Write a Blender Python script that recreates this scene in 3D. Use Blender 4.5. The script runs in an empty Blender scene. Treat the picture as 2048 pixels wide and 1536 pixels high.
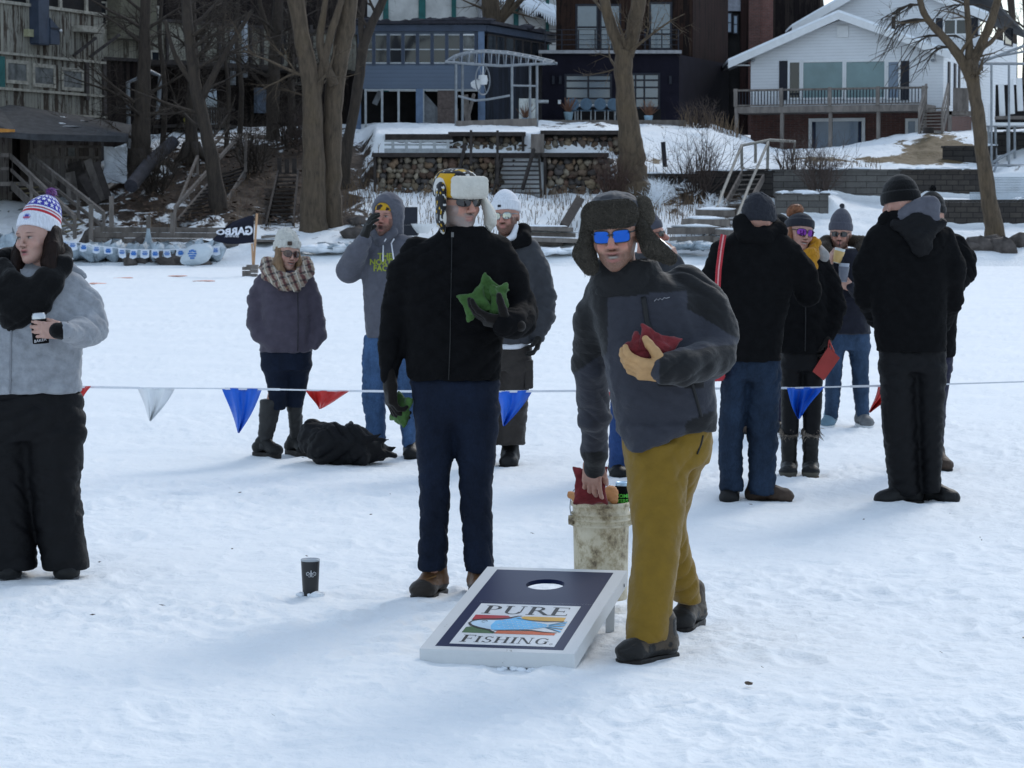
import bpy, math, random
import numpy as np
from mathutils import Vector, Matrix
R = math.radians
scene = bpy.context.scene
col = scene.collection

# ------------------------------------------------------------------ camera, sky, sun, exposure
FPX, HC, PITCH = 5300.0, 1.73, math.atan(347.0 / 5300.0)      # focal length in photo pixels, eye height, tilt
cam_d = bpy.data.cameras.new('camera'); cam = bpy.data.objects.new('camera', cam_d); col.objects.link(cam)
cam.location = (0, 0, HC); cam.rotation_euler = (R(90) - PITCH, 0, 0)
cam_d.sensor_width = 36.0; cam_d.lens = 36.0 * FPX / 2048.0
cam_d.clip_start = 0.1; cam_d.clip_end = 3000
cam_d.dof.use_dof = True; cam_d.dof.focus_distance = 11.2; cam_d.dof.aperture_fstop = 20.0
scene.camera = cam

SUN_EL, SUN_AZ = R(35), math.atan2(0.43, 0.90)                # azimuth measured from +Y towards +X
world = bpy.data.worlds.new('World'); scene.world = world; world.use_nodes = True
wn = world.node_tree; bg = wn.nodes['Background']
sky = wn.nodes.new('ShaderNodeTexSky'); sky.sky_type = 'NISHITA'; sky.sun_disc = False
sky.sun_elevation = SUN_EL; sky.sun_rotation = SUN_AZ; sky.air_density = 1.0; sky.dust_density = 0.5; sky.ozone_density = 1.2
veil = wn.nodes.new('ShaderNodeMix'); veil.data_type = 'RGBA'; veil.inputs[0].default_value = 0.6     # thin high cloud evens out the blue sky
veil.inputs[7].default_value = (3.3, 3.95, 4.75, 1); wn.links.new(sky.outputs[0], veil.inputs[6]); wn.links.new(veil.outputs[2], bg.inputs[0]); bg.inputs[1].default_value = 0.075
sl = bpy.data.lights.new('sun', 'SUN'); sl.energy = 0.44; sl.angle = R(18); sl.color = (1.0, 0.95, 0.88)
sun = bpy.data.objects.new('sun', sl); col.objects.link(sun)
sd = Vector((math.sin(SUN_AZ) * math.cos(SUN_EL), math.cos(SUN_AZ) * math.cos(SUN_EL), math.sin(SUN_EL)))
sun.rotation_euler = sd.to_track_quat('Z', 'Y').to_euler(); sun.location = (20, 40, 40)
vs = scene.view_settings; vs.view_transform = 'Standard'; vs.look = 'None'; vs.gamma = 1; vs.exposure = 1.48

# ------------------------------------------------------------------ measuring
CA, SA = math.cos(PITCH), math.sin(PITCH)
def ray(px, py):
    vx, vz = (px - 1024) / FPX, (768 - py) / FPX
    return vx, CA + vz * SA, -SA + vz * CA
def P(px, py, D):
    x, y, z = ray(px, py); t = D / y
    return Vector((x * t, D, HC + z * t))
def G(px, py, z=0.0):
    x, y, zz = ray(px, py); t = (z - HC) / zz
    return Vector((x * t, y * t, z))
def gd(py):                      # distance at which flat ground shows at picture height py
    return G(1024, py).y
def lerp(a, b, t): return a + (b - a) * t

# ------------------------------------------------------------------ noise
def vnoise(p, seed=0):
    p = np.asarray(p, dtype=np.float64)
    i = np.floor(p).astype(np.int64); f = p - i; u = f * f * (3 - 2 * f)
    def h(dx, dy, dz):
        n = (i[:, 0] + dx) * 374761393 + (i[:, 1] + dy) * 668265263 + (i[:, 2] + dz) * 2147483647 % 1274126177 + (i[:, 2] + dz) * 974634771 + seed * 1442695041
        n = (n ^ (n >> 13)) * 1274126177 & 0xFFFFFFFF
        n = (n ^ (n >> 16)) * 2246822519 & 0xFFFFFFFF
        return ((n ^ (n >> 15)) & 0xFFFF) / 65535.0
    x, y, z = u[:, 0], u[:, 1], u[:, 2]
    a = h(0,0,0)*(1-x) + h(1,0,0)*x; b = h(0,1,0)*(1-x) + h(1,1,0)*x
    c = h(0,0,1)*(1-x) + h(1,0,1)*x; d = h(0,1,1)*(1-x) + h(1,1,1)*x
    return ((a*(1-y) + b*y)*(1-z) + (c*(1-y) + d*y)*z) * 2 - 1
def fbm(p, seed=0, o=4, g=0.5):
    s = 0; a = 1.0; t = 0
    p = np.asarray(p, dtype=np.float64)
    for k in range(o):
        s = s + a * vnoise(p * 2**k + 17.3 * k, seed + k); t += a; a *= g
    return s / t

# ------------------------------------------------------------------ objects
def wloc(o):
    v = Vector((0, 0, 0))
    while o is not None: v = v + o.location; o = o.parent
    return v
def tag(o, label=None, cat=None, group=None, kind=None):
    if label: o['label'] = label
    if cat: o['category'] = cat
    if group: o['group'] = group
    if kind: o['kind'] = kind
    return o
def thing(name, label, cat, loc=(0, 0, 0), group=None):
    o = bpy.data.objects.new(name, None); col.objects.link(o); o.location = loc; o.empty_display_size = 0.2
    return tag(o, label, cat, group)
def mesh_obj(name, V, F, mat, parent=None, smooth=False, colors=None, origin=None):
    """world coordinates in; one mesh object out"""
    V = np.asarray(V, dtype=np.float64)
    off = wloc(parent) if parent is not None else Vector(origin if origin is not None else (0, 0, 0))
    V = V - np.array(off)
    me = bpy.data.meshes.new(name); me.from_pydata(V.tolist(), [], F if isinstance(F, list) else F.tolist()); me.update()
    if smooth: me.polygons.foreach_set('use_smooth', [True] * len(me.polygons))
    if colors is not None:
        ca = me.color_attributes.new('Col', 'FLOAT_COLOR', 'POINT')
        c4 = np.ones((len(V), 4)); c4[:, :3] = colors; ca.data.foreach_set('color', c4.ravel())
    mats = mat if isinstance(mat, (list, tuple)) else [mat]
    for m in mats: me.materials.append(m)
    o = bpy.data.objects.new(name, me); col.objects.link(o)
    if parent is not None: o.parent = parent
    else: o.location = off
    return o
def copy_tree(o, parent=None):
    c = o.copy(); col.objects.link(c); c.parent = parent
    for ch in o.children: copy_tree(ch, c)
    return c

class MB:
    """collects simple solids, then builds ONE mesh object"""
    def __init__(s): s.V = []; s.F = []; s.C = []; s.c = (1, 1, 1)
    def add(s, V, F):
        n = len(s.V); s.V += [tuple(v) for v in V]; s.F += [tuple(i + n for i in f) for f in F]; s.C += [s.c] * len(V); return s
    def box(s, x0, x1, y0, y1, z0, z1):
        return s.hexa([(x0,y0,z0),(x1,y0,z0),(x1,y1,z0),(x0,y1,z0),(x0,y0,z1),(x1,y0,z1),(x1,y1,z1),(x0,y1,z1)])
    def hexa(s, v):
        return s.add(v, [(0,3,2,1),(4,5,6,7),(0,1,5,4),(1,2,6,5),(2,3,7,6),(3,0,4,7)])
    def beam(s, a, b, w, h=None, up=(0, 0, 1)):
        """square bar from a to b, w across, h along 'up'"""
        h = w if h is None else h
        a = Vector(a); b = Vector(b); d = (b - a).normalized(); u = Vector(up)
        if abs(d.dot(u)) > 0.98: u = Vector((0, 1, 0))
        x = d.cross(u).normalized() * w / 2; y = x.cross(d).normalized() * h / 2
        return s.hexa([a-x-y, a+x-y, a+x+y, a-x+y, b-x-y, b+x-y, b+x+y, b-x+y])
    def tube(s, pts, rad, n=8, cap=True):
        pts = [Vector(p) for p in pts]
        rad = [rad] * len(pts) if not hasattr(rad, '__len__') else rad
        V = []; F = []; up = None
        for i, p in enumerate(pts):
            d = (pts[min(i+1, len(pts)-1)] - pts[max(i-1, 0)])
            d = d.normalized() if d.length > 1e-9 else Vector((0, 0, 1))
            if up is None: up = Vector((1, 0, 0)) if abs(d.x) < 0.8 else Vector((0, 1, 0))
            x = d.cross(up).normalized(); up = x.cross(d).normalized()
            for k in range(n):
                t = 2 * math.pi * k / n; V.append(p + (x * math.cos(t) + up * math.sin(t)) * rad[i])
        for i in range(len(pts) - 1):
            for k in range(n):
                a = i*n + k; b = i*n + (k+1) % n; F.append((a, b, b + n, a + n))
        if cap: F.append(tuple(range(n))[::-1]); F.append(tuple(range(len(V) - n, len(V))))
        return s.add(V, F)
    def lathe(s, c, prof, n=24, axis=None):
        """prof: (radius, height) up the z axis from c; optional 3x3 matrix tilts it"""
        V = []; F = []
        for r, z in prof:
            for k in range(n):
                t = 2*math.pi*k/n; v = Vector((r*math.cos(t), r*math.sin(t), z))
                if axis is not None: v = axis @ v
                V.append(Vector(c) + v)
        for i in range(len(prof) - 1):
            for k in range(n):
                a = i*n + k; b = i*n + (k+1) % n; F.append((a, b, b + n, a + n))
        return s.add(V, F)
    def prism(s, poly, d):
        """polygon (3D points) thickened by vector d"""
        n = len(poly); d = Vector(d); V = [Vector(p) for p in poly]; V += [p + d for p in V]
        F = [tuple(range(n))[::-1], tuple(range(n, 2*n))] + [(i, (i+1) % n, (i+1) % n + n, i + n) for i in range(n)]
        return s.add(V, F)
    def rock(s, c, r, seed, sq=(1, 1, 1)):
        rng = random.Random(seed); V = []; F = []; n, m = 7, 5
        ph = [rng.uniform(0, 6.28) for _ in range(6)]
        for i in range(m + 1):
            th = math.pi * i / m
            for k in range(n):
                t = 2*math.pi*k/n
                q = r * (1 + .22*math.sin(2*t + ph[0] + th) + .16*math.sin(3*th + ph[1] + t) + .1*math.cos(3*t + ph[2]))
                V.append((c[0] + q*sq[0]*math.sin(th)*math.cos(t), c[1] + q*sq[1]*math.sin(th)*math.sin(t), c[2] + q*sq[2]*math.cos(th)))
        for i in range(m):
            for k in range(n): F.append((i*n + k, (i+1)*n + k, (i+1)*n + (k+1) % n, i*n + (k+1) % n))
        return s.add(V, F)
    def build(s, name, mat, parent=None, smooth=False, colors=False, origin=None):
        return mesh_obj(name, s.V, s.F, mat, parent, smooth, np.array(s.C) if colors else None, origin)

class Wall:
    """a vertical plane through two ground points; boxes on it are given in photo pixels"""
    def __init__(s, A, B):
        s.A = Vector((A[0], A[1], 0)); s.B = Vector((B[0], B[1], 0)); s.d = (s.B - s.A).normalized(); s.n = Vector((s.d.y, -s.d.x, 0))
    def uz(s, px, py):
        x, y, z = ray(px, py)
        # (x t, y t) = A + u d
        det = x * -s.d.y - y * -s.d.x
        t = (s.A.x * -s.d.y - s.A.y * -s.d.x) / det
        q = Vector((x * t, y * t, 0)); return (q - s.A).dot(s.d), HC + z * t
    def pt(s, u, z, off=0): return s.A + s.d * u + s.n * off + Vector((0, 0, z))
    def at(s, px, py, off=0): return s.pt(*s.uz(px, py), off)
    def slab(s, m, u0, u1, z0, z1, o0, o1):
        """o = how far proud of the plane (towards the viewer)"""
        c = [s.pt(u0, z0, o0), s.pt(u1, z0, o0), s.pt(u1, z0, o1), s.pt(u0, z0, o1), s.pt(u0, z1, o0), s.pt(u1, z1, o0), s.pt(u1, z1, o1), s.pt(u0, z1, o1)]
        m.hexa(c)
    def box(s, m, px0, py0, px1, py1, o0, o1):
        """(px0,py0) top-left, (px1,py1) bottom-right; heights read at px0"""
        u0, z1 = s.uz(px0, py0); _, z0 = s.uz(px0, py1); u1, _ = s.uz(px1, py1)
        s.slab(m, u0, u1, z0, z1, o0, o1); return u0, u1, z0, z1

# ------------------------------------------------------------------ materials
def nt(name):
    m = bpy.data.materials.new(name); m.use_nodes = True
    return m, m.node_tree, m.node_tree.nodes['Principled BSDF']
def ramp(t, fac, stops):
    r = t.nodes.new('ShaderNodeValToRGB'); e = r.color_ramp.elements
    while len(e) < len(stops): e.new(0.5)
    for k, (p, c) in enumerate(stops): e[k].position = p; e[k].color = (*c, 1)
    t.links.new(fac, r.inputs[0]); return r.outputs[0]
def noise(t, scale, detail=4, rough=0.55, vec=None, st=None, dist=0):
    n = t.nodes.new('ShaderNodeTexNoise'); n.inputs['Scale'].default_value = scale; n.inputs['Detail'].default_value = detail
    n.inputs['Roughness'].default_value = rough; n.inputs['Distortion'].default_value = dist
    v = vec
    if v is None:
        v = t.nodes.new('ShaderNodeTexCoord').outputs['Object']
    if st is not None:
        mp = t.nodes.new('ShaderNodeMapping'); mp.inputs['Scale'].default_value = st; t.links.new(v, mp.inputs[0]); v = mp.outputs[0]
    t.links.new(v, n.inputs['Vector']); return n.outputs['Fac']
def bump(t, b, h, strength=0.3, dist=0.01):
    n = t.nodes.new('ShaderNodeBump'); n.inputs['Strength'].default_value = strength; n.inputs['Distance'].default_value = dist
    t.links.new(h, n.inputs['Height']); t.links.new(n.outputs[0], b.inputs['Normal']); return n
def mixc(t, fac, a, b, mode='MIX'):
    n = t.nodes.new('ShaderNodeMix'); n.data_type = 'RGBA'; n.blend_type = mode
    for i, v in ((0, fac), (6, a), (7, b)):
        if hasattr(v, 'links') or hasattr(v, 'is_linked'): t.links.new(v, n.inputs[i])
        elif i == 0: n.inputs[0].default_value = v
        else: n.inputs[i].default_value = (*v, 1)
    return n.outputs[2]
def math_(t, op, a, b=0.0):
    n = t.nodes.new('ShaderNodeMath'); n.operation = op
    for i, v in ((0, a), (1, b)):
        if hasattr(v, 'is_linked'): t.links.new(v, n.inputs[i])
        else: n.inputs[i].default_value = v
    return n.outputs[0]
def plain(name, c, rough=0.7, var=0.25, scale=6, bs=None, bstr=0.2, metal=0.0, st=None, spec=0.3, bd=0.01):
    """base colour that wanders between darker and lighter, with a matching fine relief"""
    m, t, b = nt(name)
    f = noise(t, scale, 5, 0.6, st=st)
    lo = tuple(max(0, x * (1 - var)) for x in c); hi = tuple(min(1, x * (1 + var)) for x in c)
    t.links.new(ramp(t, f, [(0.3, lo), (0.7, hi)]), b.inputs['Base Color'])
    b.inputs['Roughness'].default_value = rough; b.inputs['Metallic'].default_value = metal; b.inputs['Specular IOR Level'].default_value = spec
    if bs: bump(t, b, noise(t, bs, 4, 0.6, st=st), bstr, bd)
    return m
def attr_col(t):
    a = t.nodes.new('ShaderNodeAttribute'); a.attribute_name = 'Col'; return a.outputs['Color']
def fabric(name, c=None, rough=0.88, weave=900, var=0.15, sheen=0.12, bstr=0.25, fold=14, fstr=0.25, spec=0.25):
    m, t, b = nt(name)
    base = attr_col(t) if c is None else None
    f = noise(t, 18, 5, 0.65)
    if base is None:
        lo = tuple(x * (1 - var) for x in c); hi = tuple(min(1, x * (1 + var)) for x in c)
        cc = ramp(t, f, [(0.3, lo), (0.7, hi)])
    else:
        cc = mixc(t, 1.0, base, ramp(t, f, [(0.25, (1 - var,) * 3), (0.75, (1.0,) * 3)]), 'MULTIPLY')
    t.links.new(cc, b.inputs['Base Color'])
    b.inputs['Roughness'].default_value = rough; b.inputs['Sheen Weight'].default_value = sheen; b.inputs['Specular IOR Level'].default_value = spec
    h = math_(t, 'ADD', math_(t, 'MULTIPLY', noise(t, fold, 4, 0.6, st=(1, 1, 1.8), dist=0.6), 1.0), math_(t, 'MULTIPLY', noise(t, weave * .35, 2, 0.5), 0.12))
    bump(t, b, h, fstr + bstr * .4, 0.02)
    return m
def knit(name, c=None, freq=110, axis=(1, 1, 0.12), str_=0.5):
    m, t, b = nt(name)
    f = noise(t, freq, 2, 0.5, st=axis)
    base = attr_col(t) if c is None else None
    k = ramp(t, f, [(0.3, (0.80,) * 3), (0.65, (1.0,) * 3)])
    t.links.new(mixc(t, 1.0, base if base is not None else c, k, 'MULTIPLY'), b.inputs['Base Color'])
    b.inputs['Roughness'].default_value = 0.95; b.inputs['Sheen Weight'].default_value = 0.15; b.inputs['Specular IOR Level'].default_value = 0.15
    bump(t, b, f, str_, 0.008); return m
def skin_mat():
    m, t, b = nt('skin')
    k = ramp(t, noise(t, 60, 4, 0.6), [(0.3, (0.9, 0.88, 0.88)), (0.7, (1, 1, 1))])
    t.links.new(mixc(t, 1.0, attr_col(t), k, 'MULTIPLY'), b.inputs['Base Color'])
    b.inputs['Roughness'].default_value = 0.5; b.inputs['Specular IOR Level'].default_value = 0.35
    b.inputs['Subsurface Weight'].default_value = 0.12; b.inputs['Subsurface Radius'].default_value = (0.01, 0.004, 0.002); b.inputs['Subsurface Scale'].default_value = 0.6
    bump(t, b, noise(t, 320, 3, 0.6), 0.12, 0.004); return m
# ------------------------------------------------------------------ snow materials
def snow_material(name, dirt=False):
    m, t, b = nt(name)
    cool = ramp(t, noise(t, 0.9, 4, 0.6), [(0.3, (0.83, 0.86, 0.88)), (0.7, (0.88, 0.90, 0.91))])
    b.inputs['Roughness'].default_value = 0.75; b.inputs['Specular IOR Level'].default_value = 0.25
    if dirt:
        a = t.nodes.new('ShaderNodeAttribute'); a.attribute_name = 'Col'
        sep = t.nodes.new('ShaderNodeSeparateColor'); t.links.new(a.outputs['Color'], sep.inputs[0])
        n1 = noise(t, 1.1, 7, 0.68, st=(1, .55, 1.3), dist=.6); n2 = noise(t, 7, 5, 0.7)
        earth = ramp(t, n2, [(0.25, (0.018, 0.013, 0.010)), (0.5, (0.050, 0.034, 0.024)), (0.75, (0.11, 0.075, 0.05))])
        grass = ramp(t, noise(t, 9, 5, 0.7, st=(1, 1, 2)), [(0.3, (0.10, 0.072, 0.038)), (0.7, (0.20, 0.15, 0.085))])
        def mask(ch):
            s = math_(t, 'ADD', math_(t, 'MULTIPLY', ch, 1.35), math_(t, 'MULTIPLY', math_(t, 'SUBTRACT', n1, 0.5), 2.6))
            return ramp(t, s, [(0.62, (0, 0, 0)), (0.76, (1, 1, 1))])
        c1 = mixc(t, mask(sep.outputs[0]), cool, earth)
        c2 = mixc(t, mask(sep.outputs[1]), c1, grass)
        t.links.new(c2, b.inputs['Base Color'])
        bump(t, b, math_(t, 'ADD', n2, n1), 0.6, 0.12)
    else:
        t.links.new(cool, b.inputs['Base Color'])
        h = math_(t, 'ADD', noise(t, 26, 5, 0.65), math_(t, 'MULTIPLY', noise(t, 9, 4, 0.6, dist=.4), 1.6))
        bump(t, b, h, 0.4, 0.03)
    return m
M_SNOW = snow_material('snow'); M_BANK = snow_material('snowy_bank', True)
M_SNOWCAP = plain('snow_cap', (0.84, 0.88, 0.92), 0.8, 0.05, 3, 12, 0.4, bd=0.05)

def snow_h(x, y):
    p = np.stack([x, y, 0 * x], 1)
    h = 0.030 * fbm(p * 0.55, 3, 3) + 0.022 * fbm(p * np.array([2.2, 2.6, 1]), 11, 3)
    r = 1 - np.abs(fbm(p * np.array([6.0, 5.0, 1]) + 0.6 * fbm(p * 3, 5, 2)[:, None], 23, 4))
    tramp = np.clip(0.55 + 0.9 * fbm(p * 0.8, 41, 3), 0.12, 1.2)
    h += 0.024 * (r ** 3 - 0.45) * tramp + 0.012 * fbm(p * 14, 31, 3) * tramp
    return h
rng = random.Random(4)
prints = []
for k in range(520):                                    # trodden footprints, mostly where people mill about
    d = rng.choice([rng.uniform(8.4, 14), rng.uniform(11, 23), rng.uniform(14, 40)])
    prints.append((rng.uniform(-.21, .21) * d, d, rng.uniform(-.7, .7), rng.uniform(.004, .012)))
def lake_height(x, y):
    h = snow_h(x, y)
    for (fx, fy, a, dep) in prints[:320]:
        m = (np.abs(x - fx) < .4) & (np.abs(y - fy) < .4)
        if not m.any(): continue
        dx, dy = x[m] - fx, y[m] - fy; c, s = math.cos(a), math.sin(a)
        q = ((dx * c - dy * s) / .075) ** 2 + ((dx * s + dy * c) / .16) ** 2
        h[m] += -dep * np.exp(-q ** 2) + dep * .55 * np.exp(-((np.sqrt(q) - 1.45) / .3) ** 2)
    return h - 0.006
def build_lake():
    pys = np.concatenate([np.arange(1640, 700, -2.0), np.arange(700, 560, -1.5), np.arange(560, 526, -1.0)])
    d1 = HC * FPX / (pys - 421.0)
    ds = np.concatenate([[-120, -60, -20, -6, 0, 3, 5, 6.4], d1, [95, 110]])
    us = np.concatenate([[-14, -6, -2.5, -1.0, -.5, -.33, -.27], np.linspace(-.235, .235, 560), [.27, .33, .5, 1.0, 2.5, 6, 14]])
    U, D = np.meshgrid(us, ds); X = U * np.maximum(D, 8.0); n, m = X.shape
    x, y = X.ravel(), D.ravel()
    z = np.zeros_like(x); near = (np.abs(x) < .25 * np.maximum(y, 8)) & (y > 4)
    z[near] = lake_height(x[near], y[near])
    z[y > 90] = -0.4
    idx = np.arange(n * m).reshape(n, m)
    F = np.stack([idx[:-1, :-1], idx[:-1, 1:], idx[1:, 1:], idx[1:, :-1]], -1).reshape(-1, 4)
    o = mesh_obj('snow_covered_lake', np.stack([x, y, z], 1), F, M_SNOW, smooth=True)
    return tag(o, 'trampled white snow covering the flat frozen lake', 'ground', kind='structure')
build_lake()

# ------------------------------------------------------------------ the bank behind the lake, profile by profile
PROF = [
 (-900, [(83,533),(88,500),(92,470),(97,405),(104,395),(112,385),(140,370)]),
 (60,  [(83,533),(86,512),(88,495),(92,460),(96,405),(104,398),(112,390),(140,370)]),
 (200, [(83,533),(86,515),(88,490),(92,447),(97,388),(103,335),(110,300),(140,290)]),
 (300, [(83,533),(86,512),(88,482),(93,420),(98,345),(104,288),(110,268),(140,255)]),
 (450, [(83,533),(86,508),(88,480),(93,410),(98,340),(104,283),(110,258),(140,250)]),
 (600, [(83,533),(86,500),(88,478),(92,440),(97,352),(102,288),(108,258),(140,245)]),
 (725, [(83,533),(86,500),(88,478),(92,415),(95,385),(98.5,318),(102,300),(106,262),(110,250),(140,245)]),
 (752, [(83,533),(86,500),(88,480),(91,430),(94,386),(95.2,384),(95.6,313),(98.4,309),(98.9,266),(104,252),(108,248),(140,242)]),
 (1212,[(83,533),(86,500),(88,480),(91,430),(94,392),(95.2,390),(95.6,313),(98.4,309),(98.9,268),(104,250),(108,246),(140,242)]),
 (1240,[(83,533),(86,500),(88,470),(92,412),(94,388),(96,345),(100,300),(104,258),(108,248),(140,240)]),
 (1330,[(83,533),(86,500),(88,478),(92,425),(95.9,390),(96.4,350),(100,315),(104,268),(108,246),(140,240)]),
 (1420,[(83,533),(86,505),(88,480),(92,435),(95.9,400),(96.4,346),(99,332),(104,272),(108,252),(140,240)]),
 (1545,[(83,533),(86,505),(88,480),(91.9,440),(95.9,402),(96.4,346),(99,330),(104,305),(108,300),(140,295)]),
 (1562,[(83,533),(86,500),(88,470),(91.9,437),(92.4,392),(95.9,387),(96.4,346),(99,328),(104,305),(108,300),(140,295)]),
 (1655,[(83,533),(86,495),(88,465),(91.9,437),(92.4,392),(95.9,387),(96.4,344),(99,327),(104,302),(108,298),(140,295)]),
 (1690,[(83,533),(86,492),(88,462),(92,418),(95.9,398),(96.4,343),(99,325),(104,300),(109,292),(140,290)]),
 (1830,[(83,533),(86,482),(88,466),(91.9,430),(95.9,412),(96.4,345),(99,328),(104,288),(107,268),(140,260)]),
 (1850,[(83,533),(86,482),(90.9,455),(91.4,402),(95.9,398),(96.4,345),(99,325),(104,283),(107,266),(140,258)]),
 (1990,[(83,533),(86,482),(90.9,452),(91.4,404),(95.9,400),(96.4,352),(99,335),(104,280),(107,265),(140,255)]),
 (2060,[(83,533),(86,482),(90.9,452),(91.4,404),(95.9,400),(96.4,345),(99,315),(104,275),(107,262),(140,255)]),
 (2950,[(83,533),(86,482),(90.9,452),(91.4,404),(95.9,400),(96.4,345),(99,315),(104,275),(107,262),(140,255)]),
]
PU = np.array([ray(p, 400)[0] / ray(p, 400)[1] for p, _ in PROF])
PZ = [(np.array([d for d, _ in pr]), np.array([P(1024, y, d).z for d, y in pr])) for _, pr in PROF]
def bank_z(x, y):
    x = np.atleast_1d(np.asarray(x, float)); y = np.atleast_1d(np.asarray(y, float)); u = x / y
    k = np.clip(np.searchsorted(PU, u) - 1, 0, len(PU) - 2); w = np.clip((u - PU[k]) / (PU[k+1] - PU[k]), 0, 1)
    Z = np.stack([np.interp(y, d, z) for d, z in PZ], 0); i = np.arange(len(u))
    return Z[k, i] * (1 - w) + Z[k + 1, i] * w
def on_bank(px, D):
    x = ray(px, 400)[0] / ray(px, 400)[1] * D
    return Vector((x, D, float(bank_z(x, D)[0])))
def project(V):
    V = np.asarray(V); x, y, z = V[:, 0], V[:, 1], V[:, 2] - HC
    d = y * CA - z * SA; h = y * SA + z * CA
    return 1024 + FPX * x / d, 768 - FPX * h / d
def blob(px, py, cx, cy, rx, ry): return np.exp(-(((px - cx) / rx) ** 2 + ((py - cy) / ry) ** 2) ** 1.5)
def build_bank():
    us = np.concatenate([[-.9, -.6, -.4, -.3], np.linspace(-.24, .24, 640), [.3, .4, .6, .9]])
    ds = np.concatenate([np.arange(83, 111, .14), [112, 115, 120, 130, 145, 170, 220, 320]])
    U, D = np.meshgrid(us, ds); x = (U * D).ravel(); y = D.ravel()
    z = bank_z(x, np.minimum(y, 139)); p = np.stack([x, y, 0 * x], 1)
    ridge = np.clip((y - 84) / 3, 0, 1)
    z = z + ridge * (0.16 * fbm(p * .7, 51, 4) + 0.07 * fbm(p * 2.6, 61, 3)) - 0.05 * (y < 84)
    far = np.clip((y - 140) / 100, 0, 1); z = z + far * 5
    V = np.stack([x, y, z], 1); px, py = project(V)
    dirt = 0.10 + 0.56 * blob(px, py, 420, 370, 270, 110) + .35 * blob(px, py, 590, 330, 150, 110) + .35 * blob(px, py, 690, 330, 80, 70) + .30 * blob(px, py, 120, 430, 190, 70)
    dirt += .33 * blob(px, py, 1380, 385, 170, 40) + .28 * blob(px, py, 1470, 440, 110, 60) + .25 * blob(px, py, 1990, 300, 70, 60) + .3 * blob(px, py, 690, 440, 70, 40)
    dirt += .45 * blob(px, py, 1245, 350, 60, 60) + .10 * blob(px, py, 950, 430, 260, 40) + .3 * blob(px, py, 1150, 250, 300, 10)
    grass = 0.0 * px + .95 * blob(px, py, 1870, 297, 85, 34) + .62 * blob(px, py, 1720, 320, 230, 9) + .4 * blob(px, py, 720, 360, 60, 18) + .45 * blob(px, py, 1330, 322, 70, 9)
    C = np.stack([dirt, grass, 0 * dirt], 1); n, m = U.shape
    idx = np.arange(n * m).reshape(n, m)
    F = np.stack([idx[:-1, :-1], idx[:-1, 1:], idx[1:, 1:], idx[1:, :-1]], -1).reshape(-1, 4)
    o = mesh_obj('hillside', V, F, M_BANK, smooth=True, colors=C)
    tag(o, 'snowy lake bank with bare brown earth and dead grass showing through', 'hillside', kind='structure')
build_bank()
# ------------------------------------------------------------------ building materials
def siding(name, c, pitch=0.11, rough=0.6, var=0.08):
    """horizontal lap siding: a saw-tooth relief in z"""
    m, t, b = nt(name)
    tc = t.nodes.new('ShaderNodeTexCoord'); sx = t.nodes.new('ShaderNodeSeparateXYZ'); t.links.new(tc.outputs['Object'], sx.inputs[0])
    f = math_(t, 'FRACT', math_(t, 'DIVIDE', sx.outputs['Z'], pitch))
    line = ramp(t, f, [(0.0, (0.55,) * 3), (0.10, (1, 1, 1))])
    n = ramp(t, noise(t, 1.2, 5, 0.6, st=(1, 1, 2)), [(0.3, tuple(x * (1 - var) for x in c)), (0.7, c)])
    t.links.new(mixc(t, 1.0, n, line, 'MULTIPLY'), b.inputs['Base Color']); b.inputs['Roughness'].default_value = rough
    bump(t, b, f, 0.5, 0.02); return m
def boards(name, c1, c2, c3, width=0.2, peel=0.5, rough=0.9):
    """upright weathered boards: every board its own tone, paint peeling in streaks"""
    m, t, b = nt(name)
    tc = t.nodes.new('ShaderNodeTexCoord'); sx = t.nodes.new('ShaderNodeSeparateXYZ'); t.links.new(tc.outputs['Object'], sx.inputs[0])
    u = math_(t, 'DIVIDE', math_(t, 'ADD', sx.outputs['X'], math_(t, 'MULTIPLY', sx.outputs['Y'], 0.6)), width)
    k = math_(t, 'FLOOR', u); f = math_(t, 'FRACT', u)
    wn_ = t.nodes.new('ShaderNodeTexWhiteNoise'); wn_.noise_dimensions = '1D'; t.links.new(k, wn_.inputs['W'])
    base = mixc(t, wn_.outputs['Value'], c1, c2)
    st = noise(t, 5.5, 6, 0.72, st=(1, 1, 0.16))
    st2 = math_(t, 'ADD', math_(t, 'MULTIPLY', wn_.outputs['Value'], 0.22), st)
    pm = ramp(t, st2, [(peel, (0, 0, 0)), (peel + 0.06, (1, 1, 1))])
    cc = mixc(t, pm, base, c3)
    gap = ramp(t, f, [(0.02, (0.25,) * 3), (0.09, (1, 1, 1))])
    dirt = ramp(t, noise(t, 0.7, 4, 0.6), [(0.3, (0.72,) * 3), (0.7, (1, 1, 1))])
    t.links.new(mixc(t, 1.0, mixc(t, 1.0, cc, gap, 'MULTIPLY'), dirt, 'MULTIPLY'), b.inputs['Base Color'])
    b.inputs['Roughness'].default_value = rough; b.inputs['Specular IOR Level'].default_value = .12; bump(t, b, math_(t, 'ADD', f, st), 0.4, 0.02); return m
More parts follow.
